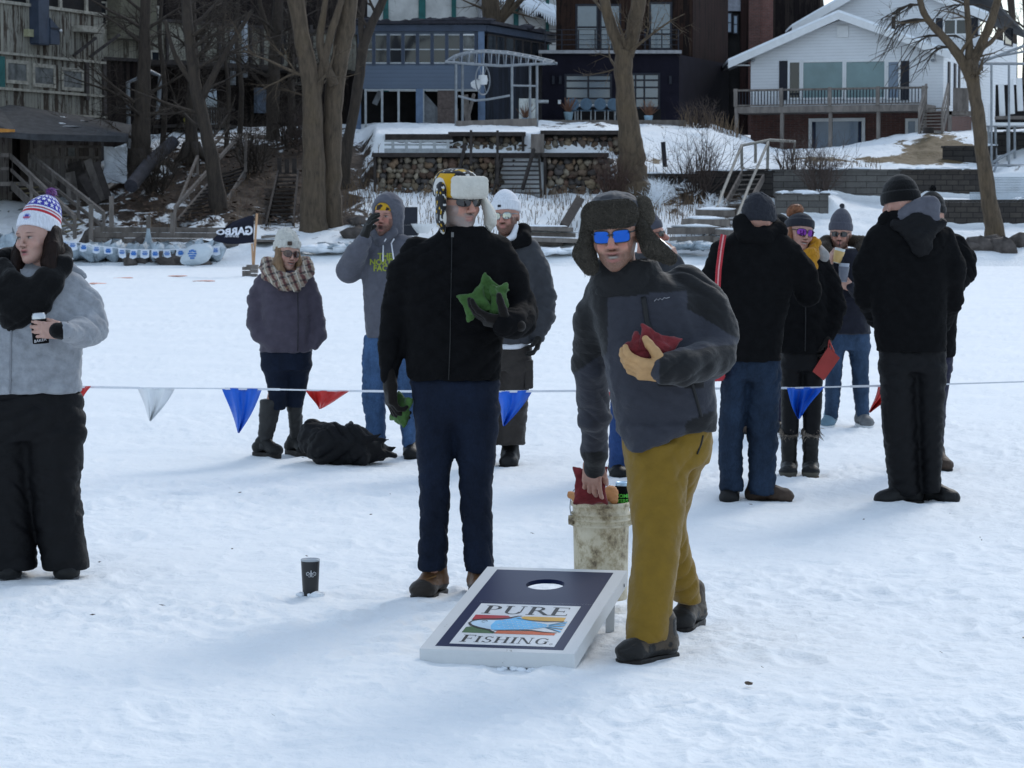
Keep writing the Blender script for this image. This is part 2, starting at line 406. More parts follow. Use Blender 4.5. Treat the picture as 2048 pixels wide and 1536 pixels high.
def blocks(name, c1, c2, mortar, w, h, rough=0.9, msize=0.02, ax='X'):
    m, t, b = nt(name)
    tc = t.nodes.new('ShaderNodeTexCoord'); sx = t.nodes.new('ShaderNodeSeparateXYZ'); t.links.new(tc.outputs['Object'], sx.inputs[0])
    cx = t.nodes.new('ShaderNodeCombineXYZ'); t.links.new(math_(t, 'ADD', sx.outputs['X'], sx.outputs['Y']), cx.inputs[0]); t.links.new(sx.outputs['Z'], cx.inputs[1])
    br = t.nodes.new('ShaderNodeTexBrick'); t.links.new(cx.outputs[0], br.inputs['Vector'])
    br.inputs['Scale'].default_value = 1; br.inputs['Brick Width'].default_value = w; br.inputs['Row Height'].default_value = h; br.inputs['Mortar Size'].default_value = msize
    br.inputs['Color1'].default_value = (*c1, 1); br.inputs['Color2'].default_value = (*c2, 1); br.inputs['Mortar'].default_value = (*mortar, 1)
    n = ramp(t, noise(t, 3, 6, 0.7), [(0.25, (0.6,) * 3), (0.7, (1.05,) * 3)])
    t.links.new(mixc(t, 1.0, br.outputs['Color'], n, 'MULTIPLY'), b.inputs['Base Color']); b.inputs['Roughness'].default_value = rough
    bump(t, b, math_(t, 'ADD', math_(t, 'MULTIPLY', br.outputs['Fac'], -1.0), noise(t, 12, 4, 0.6)), 0.5, 0.03); return m
def glass(name, c, rough=0.06, spec=0.6):
    m, t, b = nt(name)
    t.links.new(ramp(t, noise(t, 0.8, 4, 0.6), [(0.3, tuple(x * .7 for x in c)), (0.7, c)]), b.inputs['Base Color'])
    b.inputs['Roughness'].default_value = rough; b.inputs['Specular IOR Level'].default_value = spec; return m
M_PEEL = boards('peeling_white_boards', (0.33, 0.315, 0.265), (0.25, 0.24, 0.205), (0.075, 0.058, 0.046), 0.19, 0.62)
M_PEEL2 = boards('cream_boards', (0.33, 0.31, 0.25), (0.27, 0.255, 0.205), (0.10, 0.085, 0.065), 0.3, 0.68)
M_GREYBOARD = boards('grey_weathered_boards', (0.22, 0.195, 0.18), (0.30, 0.27, 0.25), (0.11, 0.09, 0.08), 0.2, 0.62)
M_DARKWOOD = boards('dark_wood_boards', (0.032, 0.024, 0.021), (0.023, 0.018, 0.016), (0.012, 0.009, 0.009), 0.22, 0.6)
M_BROWNWOOD = boards('brown_wood_cladding', (0.044, 0.025, 0.018), (0.028, 0.016, 0.013), (0.014, 0.01, 0.009), 0.25, 0.62)
M_CORR = boards('rusty_corrugated_cladding', (0.030, 0.016, 0.014), (0.022, 0.012, 0.011), (0.012, 0.008, 0.008), 0.12, 0.66)
M_TRIMOLD = plain('weathered_trim', (0.33, 0.31, 0.26), 0.8, 0.4, 5, 20, 0.4)
M_DARKTRIM = plain('dark_timber_trim', (0.05, 0.042, 0.04), 0.8, 0.4, 5, 20, 0.4)
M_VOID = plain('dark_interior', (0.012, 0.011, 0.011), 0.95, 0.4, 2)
M_SLATE = plain('slate_blue_paint', (0.042, 0.056, 0.085), 0.55, 0.2, 3, 18, 0.2)
M_TEALP = plain('teal_paint', (0.02, 0.11, 0.105), 0.6, 0.25, 4)
M_BLUEP = siding('blue_lap_siding', (0.105, 0.140, 0.195), 0.16)
M_BLUEB = plain('blue_paint', (0.115, 0.165, 0.25), 0.6, 0.2, 3, 14, 0.2)
M_BLUED = boards('dull_blue_boards', (0.034, 0.040, 0.056), (0.028, 0.034, 0.048), (0.024, 0.027, 0.034), 0.3, 0.6)
M_ROOFD = plain('dark_roofing', (0.030, 0.030, 0.038), 0.9, 0.45, 3, 8, 0.6, bd=0.05)
M_SHINGLE = plain('grey_shingle', (0.055, 0.057, 0.062), 0.9, 0.35, 4, 14, 0.5, bd=0.03)
M_PLASTER = plain('white_plaster', (0.52, 0.52, 0.50), 0.85, 0.2, 1.4, 10, 0.3)
M_CHAR = plain('charcoal_panel', (0.012, 0.011, 0.018), 0.8, 0.25, 1.5, 12, 0.1, spec=.08)
M_WSIDING = siding('white_lap_siding', (0.76, 0.78, 0.80), 0.13)
M_WTRIM = plain('white_paint', (0.74, 0.75, 0.75), 0.5, 0.06, 4)
M_BRICKR = blocks('red_brick', (0.14, 0.058, 0.045), (0.10, 0.045, 0.038), (0.13, 0.10, 0.09), 0.22, 0.075, msize=0.008)
M_BRICKP = blocks('pink_brick', (0.20, 0.085, 0.066), (0.16, 0.068, 0.055), (0.16, 0.12, 0.11), 0.22, 0.075, msize=0.008)
M_SHUT = plain('black_shutter', (0.014, 0.016, 0.024), 0.6, 0.2, 8)
M_DECKW = plain('weathered_deck_wood', (0.20, 0.175, 0.155), 0.85, 0.35, 6, 24, 0.4, st=(1, 1, .25))
M_GWOOD = plain('grey_driftwood', (0.155, 0.135, 0.12), 0.88, 0.4, 5, 22, 0.5, st=(1, 1, .3))
M_DKWOOD = plain('dark_wet_wood', (0.040, 0.033, 0.030), 0.85, 0.4, 5, 22, 0.5)
M_GLASSD = glass('dark_glass', (0.022, 0.026, 0.032))
M_GLASSM = glass('mirror_glass', (0.10, 0.14, 0.18), 0.12, 1.0)
M_GLASST = glass('teal_reflection_glass', (0.20, 0.31, 0.32), 0.25, 0.5)  # teal of the reflected surroundings is put into the pane's base colour
M_GLASSB = glass('pale_blue_glass', (0.20, 0.27, 0.36), 0.2, 0.5)
M_DIRTYG = plain('dirty_window_glass', (0.13, 0.135, 0.13), 0.45, 0.6, 3, 7, 0.2)
M_GALV = plain('galvanised_metal', (0.25, 0.27, 0.29), 0.45, 0.2, 5, 14, 0.15, metal=0.6)
M_PAINTM = plain('grey_painted_metal', (0.36, 0.38, 0.39), 0.5, 0.2, 8, metal=0.2)

def framed(parent, W, px0, py0, px1, py1, glassm, framem, fw=0.07, bars=(), hbars=(), proud=0.05):
    """window = frame part; its pane a sub-part"""
    u0, z1 = W.uz(px0, py0); _, z0 = W.uz(px0, py1); u1, _ = W.uz(px1, py1)
    f = MB(); g = MB()
    W.slab(f, u0, u1, z1 - fw, z1, .002, proud); W.slab(f, u0, u1, z0, z0 + fw, .002, proud)
    W.slab(f, u0, u0 + fw, z0 + fw, z1 - fw, .002, proud); W.slab(f, u1 - fw, u1, z0 + fw, z1 - fw, .002, proud)
    for b in bars:
        c = lerp(u0, u1, b); W.slab(f, c - fw * .4, c + fw * .4, z0 + fw, z1 - fw, .003, proud - .004)
    for b in hbars:
        c = lerp(z0, z1, b); W.slab(f, u0 + fw, u1 - fw, c - fw * .4, c + fw * .4, .004, proud - .008)
    o = f.build('window', framem, parent)
    W.slab(g, u0 + fw * .5, u1 - fw * .5, z0 + fw * .5, z1 - fw * .5, .001, .018); g.build('pane', glassm, o); return o
def ground_pt(px, D): x, y, z = ray(px, 400); return (x / y * D, D)

# ------------------------------------------------------------------ old lakeside warehouse (left)
wh = thing('warehouse', 'old tall warehouse with peeling white boards and a blue duct, left edge', 'warehouse', (*ground_pt(60, 101), 2.0))
W1 = Wall(ground_pt(-420, 86.5), ground_pt(206, 104.5))
m = MB(); uA, zA = W1.uz(-420, 0); uB, _ = W1.uz(206, 0)
zband = lambda py: W1.uz(100, py)[1]
W1.slab(m, 0, uB, 1.2, zband(228), -.32, -.01); m.build('foundation', M_DKWOOD, wh)
m = MB(); W1.slab(m, 0, uB, zband(183), zband(117) , -.3, -.004); W1.slab(m, 0, uB, zband(228), zband(183), -.3, 0); m.build('lower_siding', M_PEEL, wh)
m = MB(); W1.slab(m, 0, uB, zband(113), zband(16), -.3, 0); W1.slab(m, 0, uB, zband(-60), zband(-140), -.3, 0); m.build('upper_siding', M_PEEL, wh)
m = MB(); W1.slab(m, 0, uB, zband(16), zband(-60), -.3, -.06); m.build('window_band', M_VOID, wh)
m = MB()
for (a, b, o) in ((118, 113, .12), (187, 182, .10), (230, 226, .14), (19, 13, .1)): W1.slab(m, 0, uB, zband(a), zband(b), .002, o)
m.build('ledge', M_TRIMOLD, wh)
for p in (-30, 57, 121, 173): m = MB(); u, _ = W1.uz(p, 0); W1.slab(m, u - .08, u + .08, zband(15.5), zband(-60), -.058, .03); m.build('mullion', M_TRIMOLD, wh)
framed(wh, W1, 10, 118, 56, 166, M_DIRTYG, M_TRIMOLD, .13); framed(wh, W1, 64, 126, 110, 173, M_DIRTYG, M_TRIMOLD, .14); framed(wh, W1, 122, 134, 166, 180, M_DIRTYG, M_TRIMOLD, .13)
framed(wh, W1, -60, 108, -6, 160, M_DIRTYG, M_TRIMOLD, .13)
m = MB(); W1.box(m, -5, 112, 7, 178, .003, .08); m.build('teal_door', M_TEALP, wh)
m = MB()
for (a, b, c, d) in ((143, 112, 170, 76), (176, 114, 217, 70)): m.beam(W1.at(a, b, .08), W1.at(c, d, .5), .09)
m.build('brace', M_DARKTRIM, wh)
m = MB(); W1.box(m, 143, 51, 188, 63, .003, .5); m.build('canopy', M_TRIMOLD, wh)
m = MB(); W1.box(m, 168, 120, 175, 200, .003, .1); W1.box(m, 203, 118, 210, 250, .003, .1); m.build('corner_post', M_DARKTRIM, wh)
m = MB(); W1.box(m, 57, -60, 80, 86, .01, .42)
u0, z1 = W1.uz(80, 36); _, z0 = W1.uz(80, 88); u1, _ = W1.uz(99, 88); zs = W1.uz(80, 56)[1]
pr = [W1.pt(u0 + .004, z1, .03), W1.pt(u1, zs, .03), W1.pt(u1, z0, .03), W1.pt(u0 + .004, z0, .03)]
m.prism(pr, W1.n * .42); W1.box(m, 60, 86.4, 80, 89, .02, .40)
dk = m.build('duct', M_SLATE, wh)
m = MB(); W1.slab(m, u0 + .02, u1, zs - .05, zs + .02, .452, .47); m.build('hood_seam', M_SHUT, dk)
m = MB(); W1.box(m, 47, 58, 61, 73, .005, .2); m.build('meter_box', plain('faded_yellow_box', (.33, .32, .2)), wh)
m = MB(); rngw = random.Random(2)
c = W1.at(99, 62, .5); m.lathe(c, [(0, -.06), (.06, -.02), (.06, .03), (0, .06)], 8); m.build('floodlight', M_WTRIM, wh)

# far wing of the warehouse, half hidden behind the trunks
wing = thing('warehouse_wing', 'dim far wing of the old warehouse behind bare trunks, cream panels above dark boards', 'warehouse', (*ground_pt(400, 110), 4.0))
W2 = Wall(ground_pt(150, 106.3), ground_pt(735, 119))
uE, _ = W2.uz(735, 0); z2 = lambda py: W2.uz(440, py)[1]
m = MB(); W2.slab(m, 0, uE, 2.0, z2(130), -.3, -.02); m.build('lower_wall', M_DARKWOOD, wing)
m = MB(); W2.slab(m, 0, uE, z2(130), z2(48), -.3, 0); m.build('cream_wall', M_PEEL2, wing)
m = MB(); W2.slab(m, 0, uE, z2(48), z2(-90), -.3, -.01); m.build('upper_wall', M_DARKWOOD, wing)
m = MB(); W2.slab(m, 0, uE, z2(52), z2(46), .002, .12); W2.slab(m, 0, uE, z2(133), z2(127), .002, .15); m.build('ledge', M_DARKTRIM, wing)
for p in (276, 330, 402, 434, 497, 520, 560, 588, 618): m = MB(); W2.box(m, p, 50, p + 5, 128, .004, .1); m.build('batten', M_DARKTRIM, wing)
m = MB(); W2.box(m, 212, -60, 285, 78, .005, .9); m.build('tarp_panel', plain('olive_brown_tarp', (.115, .105, .075), .85, .2, 2), wing)
for (a, b, c, d) in ((178, 5, 192, 50), (196, 2, 214, 50), (296, 10, 318, 70), (300, 100, 320, 124), (548, 60, 575, 100), (590, 130, 606, 170)): framed(wing, W2, a, b, c, d, M_GLASSD, M_TRIMOLD, .08)
m = MB(); W2.box(m, 498, 176, 524, 226, .3, .5); m.build('grey_blue_door', plain('dull_blue_door', (.15, .19, .25)), wing)
m = MB(); W2.box(m, 268, 122, 640, 131, .2, 1.9); m.build('gallery_floor', M_DKWOOD, wing)
m = MB(); W2.box(m, 300, 250, 395, 256, .2, 2.4)
for k in range(16):
    u, _ = W2.uz(302 + 5.2 * k, 220); W2.slab(m, u - .03, u + .03, z2(252), z2(221), 2.3, 2.36)
W2.box(m, 300, 217, 392, 221, 2.28, 2.38); m.build('porch', M_DKWOOD, wing)
m = MB()
for (a, b, c, d) in ((455, 60, 462, 170), (478, 42, 486, 155)): W2.box(m, a, b, c, d, .15, .3)
m.build('pipe', plain('pale_pipe', (.42, .46, .5)), wing)
# stacked white bins on the porch
bin_ = thing('storage_tote', 'white plastic totes stacked on the dim porch behind bare trunks', 'tote', W2.at(350, 250, 1.6))
m = MB(); W2.box(m, 336, 197, 372, 250, 1.4, 1.9); m.build('lower_tote', plain('clouded_plastic', (.40, .44, .44), .5), bin_)
m = MB(); W2.box(m, 343, 180, 371, 196.6, 1.4, 1.9); m.build('upper_tote', plain('clouded_plastic_blue', (.42, .48, .53), .5), bin_)
jug = MB(); W2.box(jug, 318, 231, 330, 250, 1.5, 1.7); tag(jug.build('yellow_jug', plain('dull_yellow', (.25, .22, .04))), 'small yellow jug standing on the dim porch left of the totes', 'jug')
# downspout with two branches
dsp = MB(); q = lambda px, py: P(px, py, 103.2)
dsp.tube([q(291, -60), q(291, 137), q(299, 145)], .10, 8); dsp.tube([q(299, 146), q(256, 165), q(258, 320)], .085, 8); dsp.tube([q(300, 143), q(321, 152), q(315, 238)], .085, 8)
tag(dsp.build('downspout', M_GALV), 'forked grey metal downspout hanging in front of the warehouse corner', 'downspout')

# ------------------------------------------------------------------ boathouse shed under the warehouse
shed = thing('boathouse', 'low grey board shed with a wide sloping roof and open dark doorway', 'shed', (*ground_pt(120, 97), 2.0))
S1 = Wall(ground_pt(-200, 95.5), ground_pt(212, 98))
m = MB(); S1.box(m, -200, 268, 24, 400, -.2, 0); S1.box(m, 59, 268, 203, 400, -.2, 0); m.build('wall', M_GREYBOARD, shed)
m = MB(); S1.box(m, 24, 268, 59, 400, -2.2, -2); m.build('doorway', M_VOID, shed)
m = MB(); S1.box(m, 17, 272, 24, 345, .003, .1); S1.box(m, 59, 272, 66, 345, .003, .1)
for p in (103, 150, 196): S1.box(m, p, 274, p + 6, 395, .004, .07)
for y in (290, 312): S1.box(m, 67, y, 203, y + 5, .075, .13)
m.build('framing', M_GWOOD, shed)
m = MB(); S1.box(m, 136, 292, 149, 312, .002, .04); m.build('small_window', M_DIRTYG, shed)
z_e = P(100, 268, 94.3).z; z_b = P(100, 232, 101.5).z
x0, x1 = P(-160, 268, 94).x, P(245, 268, 95).x
pts = [Vector((x0, 93.6, z_e + .35)), Vector((P(62, 268, 94.0).x, 94.0, z_e)), Vector((x1, 96.3, z_e - .02)), Vector((P(248, 240, 101.5).x, 103.5, z_b - .25)), Vector((P(0, 222, 98).x, 98.6, z_b + .38)), Vector((x0, 95.5, z_b + .85))]
m = MB(); m.prism(pts, (0, 0, -.22)); m.build('roof', M_SHINGLE, shed)
m = MB(); rngs = random.Random(5)
for k in range(9):
    c = lerp(lerp(pts[1], pts[2], rngs.uniform(.25, .6)), lerp(pts[4], pts[3], rngs.uniform(.3, .6)), rngs.uniform(.3, .7)); m.rock(c + Vector((0, 0, .02)), rngs.uniform(.1, .35), k, (1.8, 1, .10))
m.build('snow_patch', M_SNOWCAP, shed)
m = MB(); a, b = P(-40, 254, 93.6), P(30, 259, 93.75)
m.prism([a, b, P(30, 264, 93.75), P(-40, 266, 93.6)], (0, -.05, 0)); m.build('painted_sign', plain('orange_yellow_sign', (.62, .27, .05), .6, .6, 2.5), shed)

# lumber leaning on the shed and down the slope
lumber = [((140, 345), (150, 405), .35, 96.0), ((148, 325), (172, 400), .5, 96.2), ((175, 320), (205, 402), .28, 95.6), ((192, 325), (218, 398), .25, 95.2), ((135, 350), (139, 400), .16, 95.4), ((163, 350), (196, 408), .3, 94.9)]
for k, (a, b, w, D) in enumerate(lumber):
    m = MB(); m.beam(P(*a, D + .6), P(*b, D), w, .06, (0, -1, .3))
    tag(m.build('lumber_plank', M_DKWOOD if k % 2 else M_GWOOD), 'weathered plank leaning against the right end of the grey shed', 'plank', 'planks leaning on the shed')
m = MB(); m.tube([P(262, 372, 92.5), P(300, 325, 95), P(345, 285, 98.5)], .24, 14)
tag(m.build('culvert_pipe', M_ROOFD), 'big black corrugated pipe lying down the brown slope', 'pipe')
m = MB()
def crumpled(c, w, h, seed):
    rg = random.Random(seed); n = 7; V = []; F = []
    for i in range(n):
        for k in range(n): V.append(Vector(c) + Vector(((i/(n-1) - .5) * w, rg.uniform(-.12, .12) + .25*k/(n-1), (k/(n-1) - .5) * h + rg.uniform(-.05, .05))))
    for i in range(n-1):
        for k in range(n-1): F.append((i*n + k, (i+1)*n + k, (i+1)*n + k+1, i*n + k+1))
    return V, F
V, F = crumpled(P(230, 330, 96.6), .85, 1.3, 8); m.add(V, F)
tag(m.build('plastic_sheet', plain('dirty_white_plastic', (.55, .58, .62), .5, .2, 3), smooth=True), 'crumpled whitish plastic sheet draped on the slope beside the shed', 'plastic sheet')

# ------------------------------------------------------------------ white house with teal timbers, behind the blue one
tim = thing('timbered_building', 'white plastered building with teal timbers and snowy roof, behind the blue house', 'building', (*ground_pt(860, 122), 5.0))
W3 = Wall(ground_pt(628, 121), ground_pt(1135, 125))
u1, _ = W3.uz(1135, 0); zz = lambda py: W3.uz(860, py)[1]
m = MB(); W3.slab(m, 0, u1, 4.0, zz(-120), -.3, 0); m.build('wall', M_PLASTER, tim)
m = MB()
for p, w in ((640, 10), (690, 12), (766, 10), (837, 13), (903, 8), (1027, 9), (1091, 6)):
    a, _ = W3.uz(p, 0); b, _ = W3.uz(p + w, 0); W3.slab(m, a, b, zz(205), zz(-100), .003, .09)
m.build('timber', M_TEALP, tim)
m = MB(); e0, e1 = W3.at(940, -22, .55), W3.at(1150, 58, .55); up = Vector((0, 3.2, 2.6))
m.prism([e0, e1, e1 + up * 3, e0 + up * 3], (0, 0, -.2)); rf = m.build('roof', M_ROOFD, tim)
m = MB(); m.prism([e0 + Vector((0, .05, .01)), e1 + Vector((0, .05, .01)), e1 + up * 3, e0 + up * 3], (0, 0, .25))
for k in range(46):
    t = k / 45; c = lerp(e0, e1, t) + Vector((0, -.02, .1)); L = .12 + .35 * abs(math.sin(k * 12.9)); m.tube([c, c - Vector((0, 0, L))], [.07, .01], 5)
m.build('roof_snow', M_SNOWCAP, rf)
m = MB(); W3.box(m, 955, -90, 980, 45, .1, .5); m.build('flue', plain('grey_flue', (.3, .3, .31)), tim)

# ------------------------------------------------------------------ blue house
bh = thing('blue_house', 'run-down blue two-storey house with a long row of windows and gutted ground floor', 'house', (*ground_pt(850, 108), 5.2))
B1 = Wall(ground_pt(712, 108), ground_pt(968, 108.0)); B2 = Wall(ground_pt(968, 108.0), ground_pt(1104, 115.2))
L1, _ = B1.uz(968, 100); L2, _ = B2.uz(1104, 100)
zb = lambda py: B1.uz(850, py)[1]
m = MB(); B1.slab(m, 0, L1, zb(178), zb(128), -.25, 0); B1.slab(m, 0, L1, zb(68), zb(46), -.25, 0); m.build('front_siding', M_BLUEP, bh)
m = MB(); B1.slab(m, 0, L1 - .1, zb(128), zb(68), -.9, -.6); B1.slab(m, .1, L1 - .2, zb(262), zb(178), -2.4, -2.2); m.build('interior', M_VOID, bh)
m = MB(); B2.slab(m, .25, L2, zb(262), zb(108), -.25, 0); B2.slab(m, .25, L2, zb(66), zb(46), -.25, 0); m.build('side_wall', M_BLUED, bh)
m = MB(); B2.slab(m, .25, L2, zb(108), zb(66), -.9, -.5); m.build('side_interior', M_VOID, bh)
for k in range(8): framed(bh, B1, 719 + k * 29.2, 68, 719 + k * 29.2 + 28, 127.6, M_DIRTYG if k == 7 else M_GLASSD, M_PAINTM if k < 7 else M_WTRIM, .06, (), (.48,))
m = MB()
for k in range(9): u, _ = B1.uz(718.4 + k * 29.2, 100); B1.slab(m, u - .07, u + .07, zb(129), zb(67), .004, .075)
m.build('window_post', M_SLATE, bh)
for k in range(7):
    a, b = .35 + k * .98, .35 + k * .98 + .9
    f = MB(); B2.slab(f, a, b, zb(108), zb(66), -.02, .02)
    w = f.build('window', M_DARKTRIM, bh); g = MB(); B2.slab(g, a + .07, b - .07, zb(105), zb(69), .022, .03); g.build('pane', M_GLASSD, w)
m = MB(); B1.slab(m, -.12, L1 + .1, zb(63), zb(50), .004, .18); B2.slab(m, -.1, L2, zb(63), zb(50), .004, .18); m.build('fascia', M_SLATE, bh)
m = MB()
c1, c2, c3 = B1.pt(-.3, zb(49), .3), B1.pt(L1 + .3, zb(48), .35), B2.pt(L2, zb(49), .3); m.prism([c1, c2, c3, c3 + Vector((-3, 6, .1)), c1 + Vector((0, 8, .1))], (0, 0, .12))
rngr = random.Random(9)
for k in range(26):
    t = rngr.random(); c = lerp(c1, c2, t) if rngr.random() < .65 else lerp(c2, c3, t); m.rock(c + Vector((0, .3, .12)), rngr.uniform(.12, .34), k, (1.6, .8, .5))
m.build('roof', M_ROOFD, bh)
m = MB(); B1.slab(m, L1 - .24, L1 + .02, zb(262), zb(50), .004, .14); B1.slab(m, L1 - .15, L1 + .05, zb(262), zb(190), .145, .2)
m.build('corner_post', M_BLUEB, bh)
for a, b in ((832, 846), (712, 722)): m = MB(); p, _ = B1.uz(a, 200); r, _ = B1.uz(b, 200); B1.slab(m, p, r, zb(262), zb(178), .004, .1); m.build('pilaster', M_BLUEB, bh)
m = MB()
for a in (729, 762, 795, 844): p, _ = B1.uz(a, 200); B1.slab(m, p, p + .09, zb(262), zb(178), -.05, .05)
p, _ = B1.uz(729, 200); B1.slab(m, p, L1 - .3, zb(181), zb(178.5), .004, .06)
m.build('door_frame', M_PAINTM, bh)
m = MB(); B1.box(m, 875, 179, 914, 217, -.1, .02); B1.box(m, 875, 217.3, 917, 258, -.06, .05); m.build('boarded_panel', plain('brown_particle_board', (.11, .085, .075), .9, .3, 9), bh)
m = MB(); m.beam(B1.at(748, 208, -.4), B1.at(760, 182, -.4), .22, .05, (0, -1, 0)); m.build('hanging_board', plain('grey_board', (.2, .21, .22), .8), bh); m = MB(); m.prism([B1.at(846, 182, -.3), B1.at(875, 215, -.3), B1.at(875, 258, -.3), B1.at(846, 258, -.3)], (0, .06, 0)); m.build('loose_panel', bpy.data.materials['grey_board'], bh)
m = MB(); m.beam(P(930, 190, 107.3), P(938, 258, 106.6), .25, .06, (0, -1, 0)); m.beam(P(948, 188, 107.2), P(930, 258, 106.6), .1); tag(m.build('scrap_lumber', M_GWOOD), 'scrap boards leaning on the front corner of the blue house', 'boards')

# ------------------------------------------------------------------ dark modern house
mh = thing('modern_house', 'dark modern house: brown wood upper storey set back on a charcoal ground floor', 'house', (*ground_pt(1250, 112), 5.2))
D1 = Wall(ground_pt(1084, 112), ground_pt(1357, 112)); D2 = Wall(ground_pt(1357, 112), ground_pt(1458, 119.5))
l1, _ = D1.uz(1357, 100); l2, _ = D2.uz(1458, 100); zd = lambda py: D1.uz(1220, py)[1]
m = MB(); D1.slab(m, 0, l1, zd(262), zd(108), -.3, 0); D2.slab(m, 0, l2, zd(262), zd(109), -.3, 0); m.build('ground_floor', M_CHAR, mh)
m = MB(); D1.slab(m, -.15, l1 + .12, zd(107.5), zd(101), -2.6, .25); m.build('balcony_slab', plain('pale_concrete_edge', (.27, .27, .28)), mh)
D3 = Wall(ground_pt(1112, 114), ground_pt(1384, 114)); D4 = Wall(ground_pt(1384, 114), ground_pt(1456, 120)); l3, _ = D3.uz(1384, 50); l4, _ = D4.uz(1456, 50)
m = MB(); D3.slab(m, 0, l3, zd(109), zd(-90), -.3, 0); m.build('upper_front', M_BROWNWOOD, mh)
m = MB(); D4.slab(m, 0, l4, zd(125), zd(-90), -.3, 0); m.build('upper_side', M_CORR, mh)
for (a, b, c, d, hb) in ((1151, 8, 1197, 101, (.5,)), (1199, 8, 1242, 101, (.5,)), (1298, 4, 1344, 100, (.33,))): framed(mh, D3, a, b, c, d, M_GLASSM, M_SHUT, .09, (), hb)
framed(mh, D1, 1129, 148, 1224, 216, M_GLASSM, M_SHUT, .09, (.5,), (.28, .58, .8)); framed(mh, D1, 1250, 146, 1320, 218, M_GLASSM, M_SHUT, .09, (.3, .55), (.3, .6, .8))
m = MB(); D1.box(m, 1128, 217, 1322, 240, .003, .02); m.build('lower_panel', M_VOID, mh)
rl = MB()
for k in range(9): u = .1 + k * l1 / 8.2; D1.slab(rl, u, u + .05, zd(101), zd(60), .15, .2)
for y in (60, 70, 80, 90): D1.slab(rl, 0, l1, zd(y + .6), zd(y - .6), .16, .19)
rl.build('balcony_railing', M_SHUT, mh)
for p in (1104, 1338, 1118): m = MB(); D1.box(m, p, 152, p + 5, 168, .003, .12); m.build('wall_lamp', M_SHUT, mh)
m = MB(); D1.box(m, 1116, 200, 1122, 208, .003, .06); m.build('notice', M_WTRIM, mh)
m = MB(); m.box(P(1075, 240, 107.6).x, P(1372, 240, 107.6).x, 107.6, 111.9, P(1100, 262, 108).z, P(1100, 240, 107.6).z); tag(m.build('patio_deck', M_GWOOD), 'low grey wooden patio in front of the charcoal ground floor', 'patio', kind=None)
# patio table, chairs, planters
tb = thing('patio_table', 'long white patio table in front of the garage-style windows', 'table', P(1190, 240, 110.4))
m = MB(); a, b = P(1145, 209, 110.2), P(1236, 209, 110.2); m.box(a.x, b.x, 109.9, 110.8, a.z - .06, a.z); m.build('tabletop', M_WTRIM, tb)
zf = P(1100, 240, 107.6).z
for x in (a.x + .12, b.x - .12):
    for y in (110.0, 110.7): m = MB(); m.box(x - .03, x + .03, y - .03, y + .03, zf, a.z - .06); m.build('leg', M_PAINTM, tb)
M_CHB = plain('dusty_blue_plastic', (.07, .12, .17), .5)
for k, px in enumerate((1146, 1172, 1200, 1226)):
    c = P(px, 236, 109.4); ch = thing('patio_chair', 'blue patio chair lined up along the white table', 'chair', (c.x, 109.4, zf), 'blue chairs at the patio table')
    m = MB(); m.box(c.x - .24, c.x + .24, 109.2, 109.65, zf + .42, zf + .47); m.build('seat', M_CHB, ch)
    m = MB(); m.lathe((c.x, 109.22, zf + .7), [(0, -.02), (.25, -.02), (.25, .02), (0, .02)], 14, Matrix.Rotation(R(82), 3, 'X')); m.build('backrest', M_CHB, ch)
    for dx in (-.2, .2):
        for y in (109.24, 109.6): m = MB(); m.box(c.x + dx - .015, c.x + dx + .015, y - .015, y + .015, zf, zf + .42); m.build('leg', M_PAINTM, ch)
def planter(px, py0, py1, D, lab, c):
    b = P(px, py1, D); h = P(px, py0, D).z - b.z; o = thing('planter', lab, 'planter', b)
    m = MB(); m.lathe(b, [(0, 0), (h*.42, 0), (h*.6, h*.9), (h*.62, h), (h*.5, h), (h*.48, h*.85), (0, h*.85)], 14); m.build('pot', c, o)
    m = MB(); rg = random.Random(px)
    for k in range(34):
        t = rg.uniform(0, 6.28); r = rg.uniform(.1, .45); m.tube([b + Vector((0, 0, h*.8)), b + Vector((r*math.cos(t), r*math.sin(t), h*.9 + rg.uniform(.25, .65)))], [.02, .006], 4)
    m.build('dry_plant', plain('dry_stalks', (.16, .08, .05)), o)
planter(1297, 231, 246, 107.9, 'pale blue pot of dry stalks beside the right garage window', plain('pale_blue_pot', (.30, .46, .58), .5))
planter(1137, 224, 240, 108.2, 'small blue-grey tub at the left end of the patio', plain('blue_grey_tub', (.22, .32, .38), .5))
wb = MB(); wb.box(P(1038, 240, 107.4).x, P(1071, 240, 107.4).x, 107.4, 108.2, P(1050, 240, 107.4).z, P(1050, 197, 107.4).z)
wbo = wb.build('grill_cabinet', plain('off_white_panel', (.55, .57, .54), .6)); tag(wbo, 'off-white grill cabinet beside the blue house on the patio', 'cabinet')
m = MB(); m.box(P(1070, 200, 107.6).x, P(1097, 200, 107.6).x, 107.3, 108.3, P(1050, 205, 107.4).z, P(1050, 200, 107.4).z); m.build('counter', M_PAINTM, wbo)
planter(1051, 236, 248, 106.9, 'small pot with a dry plant before the off-white cabinet', plain('grey_blue_pot', (.2, .3, .4), .5))

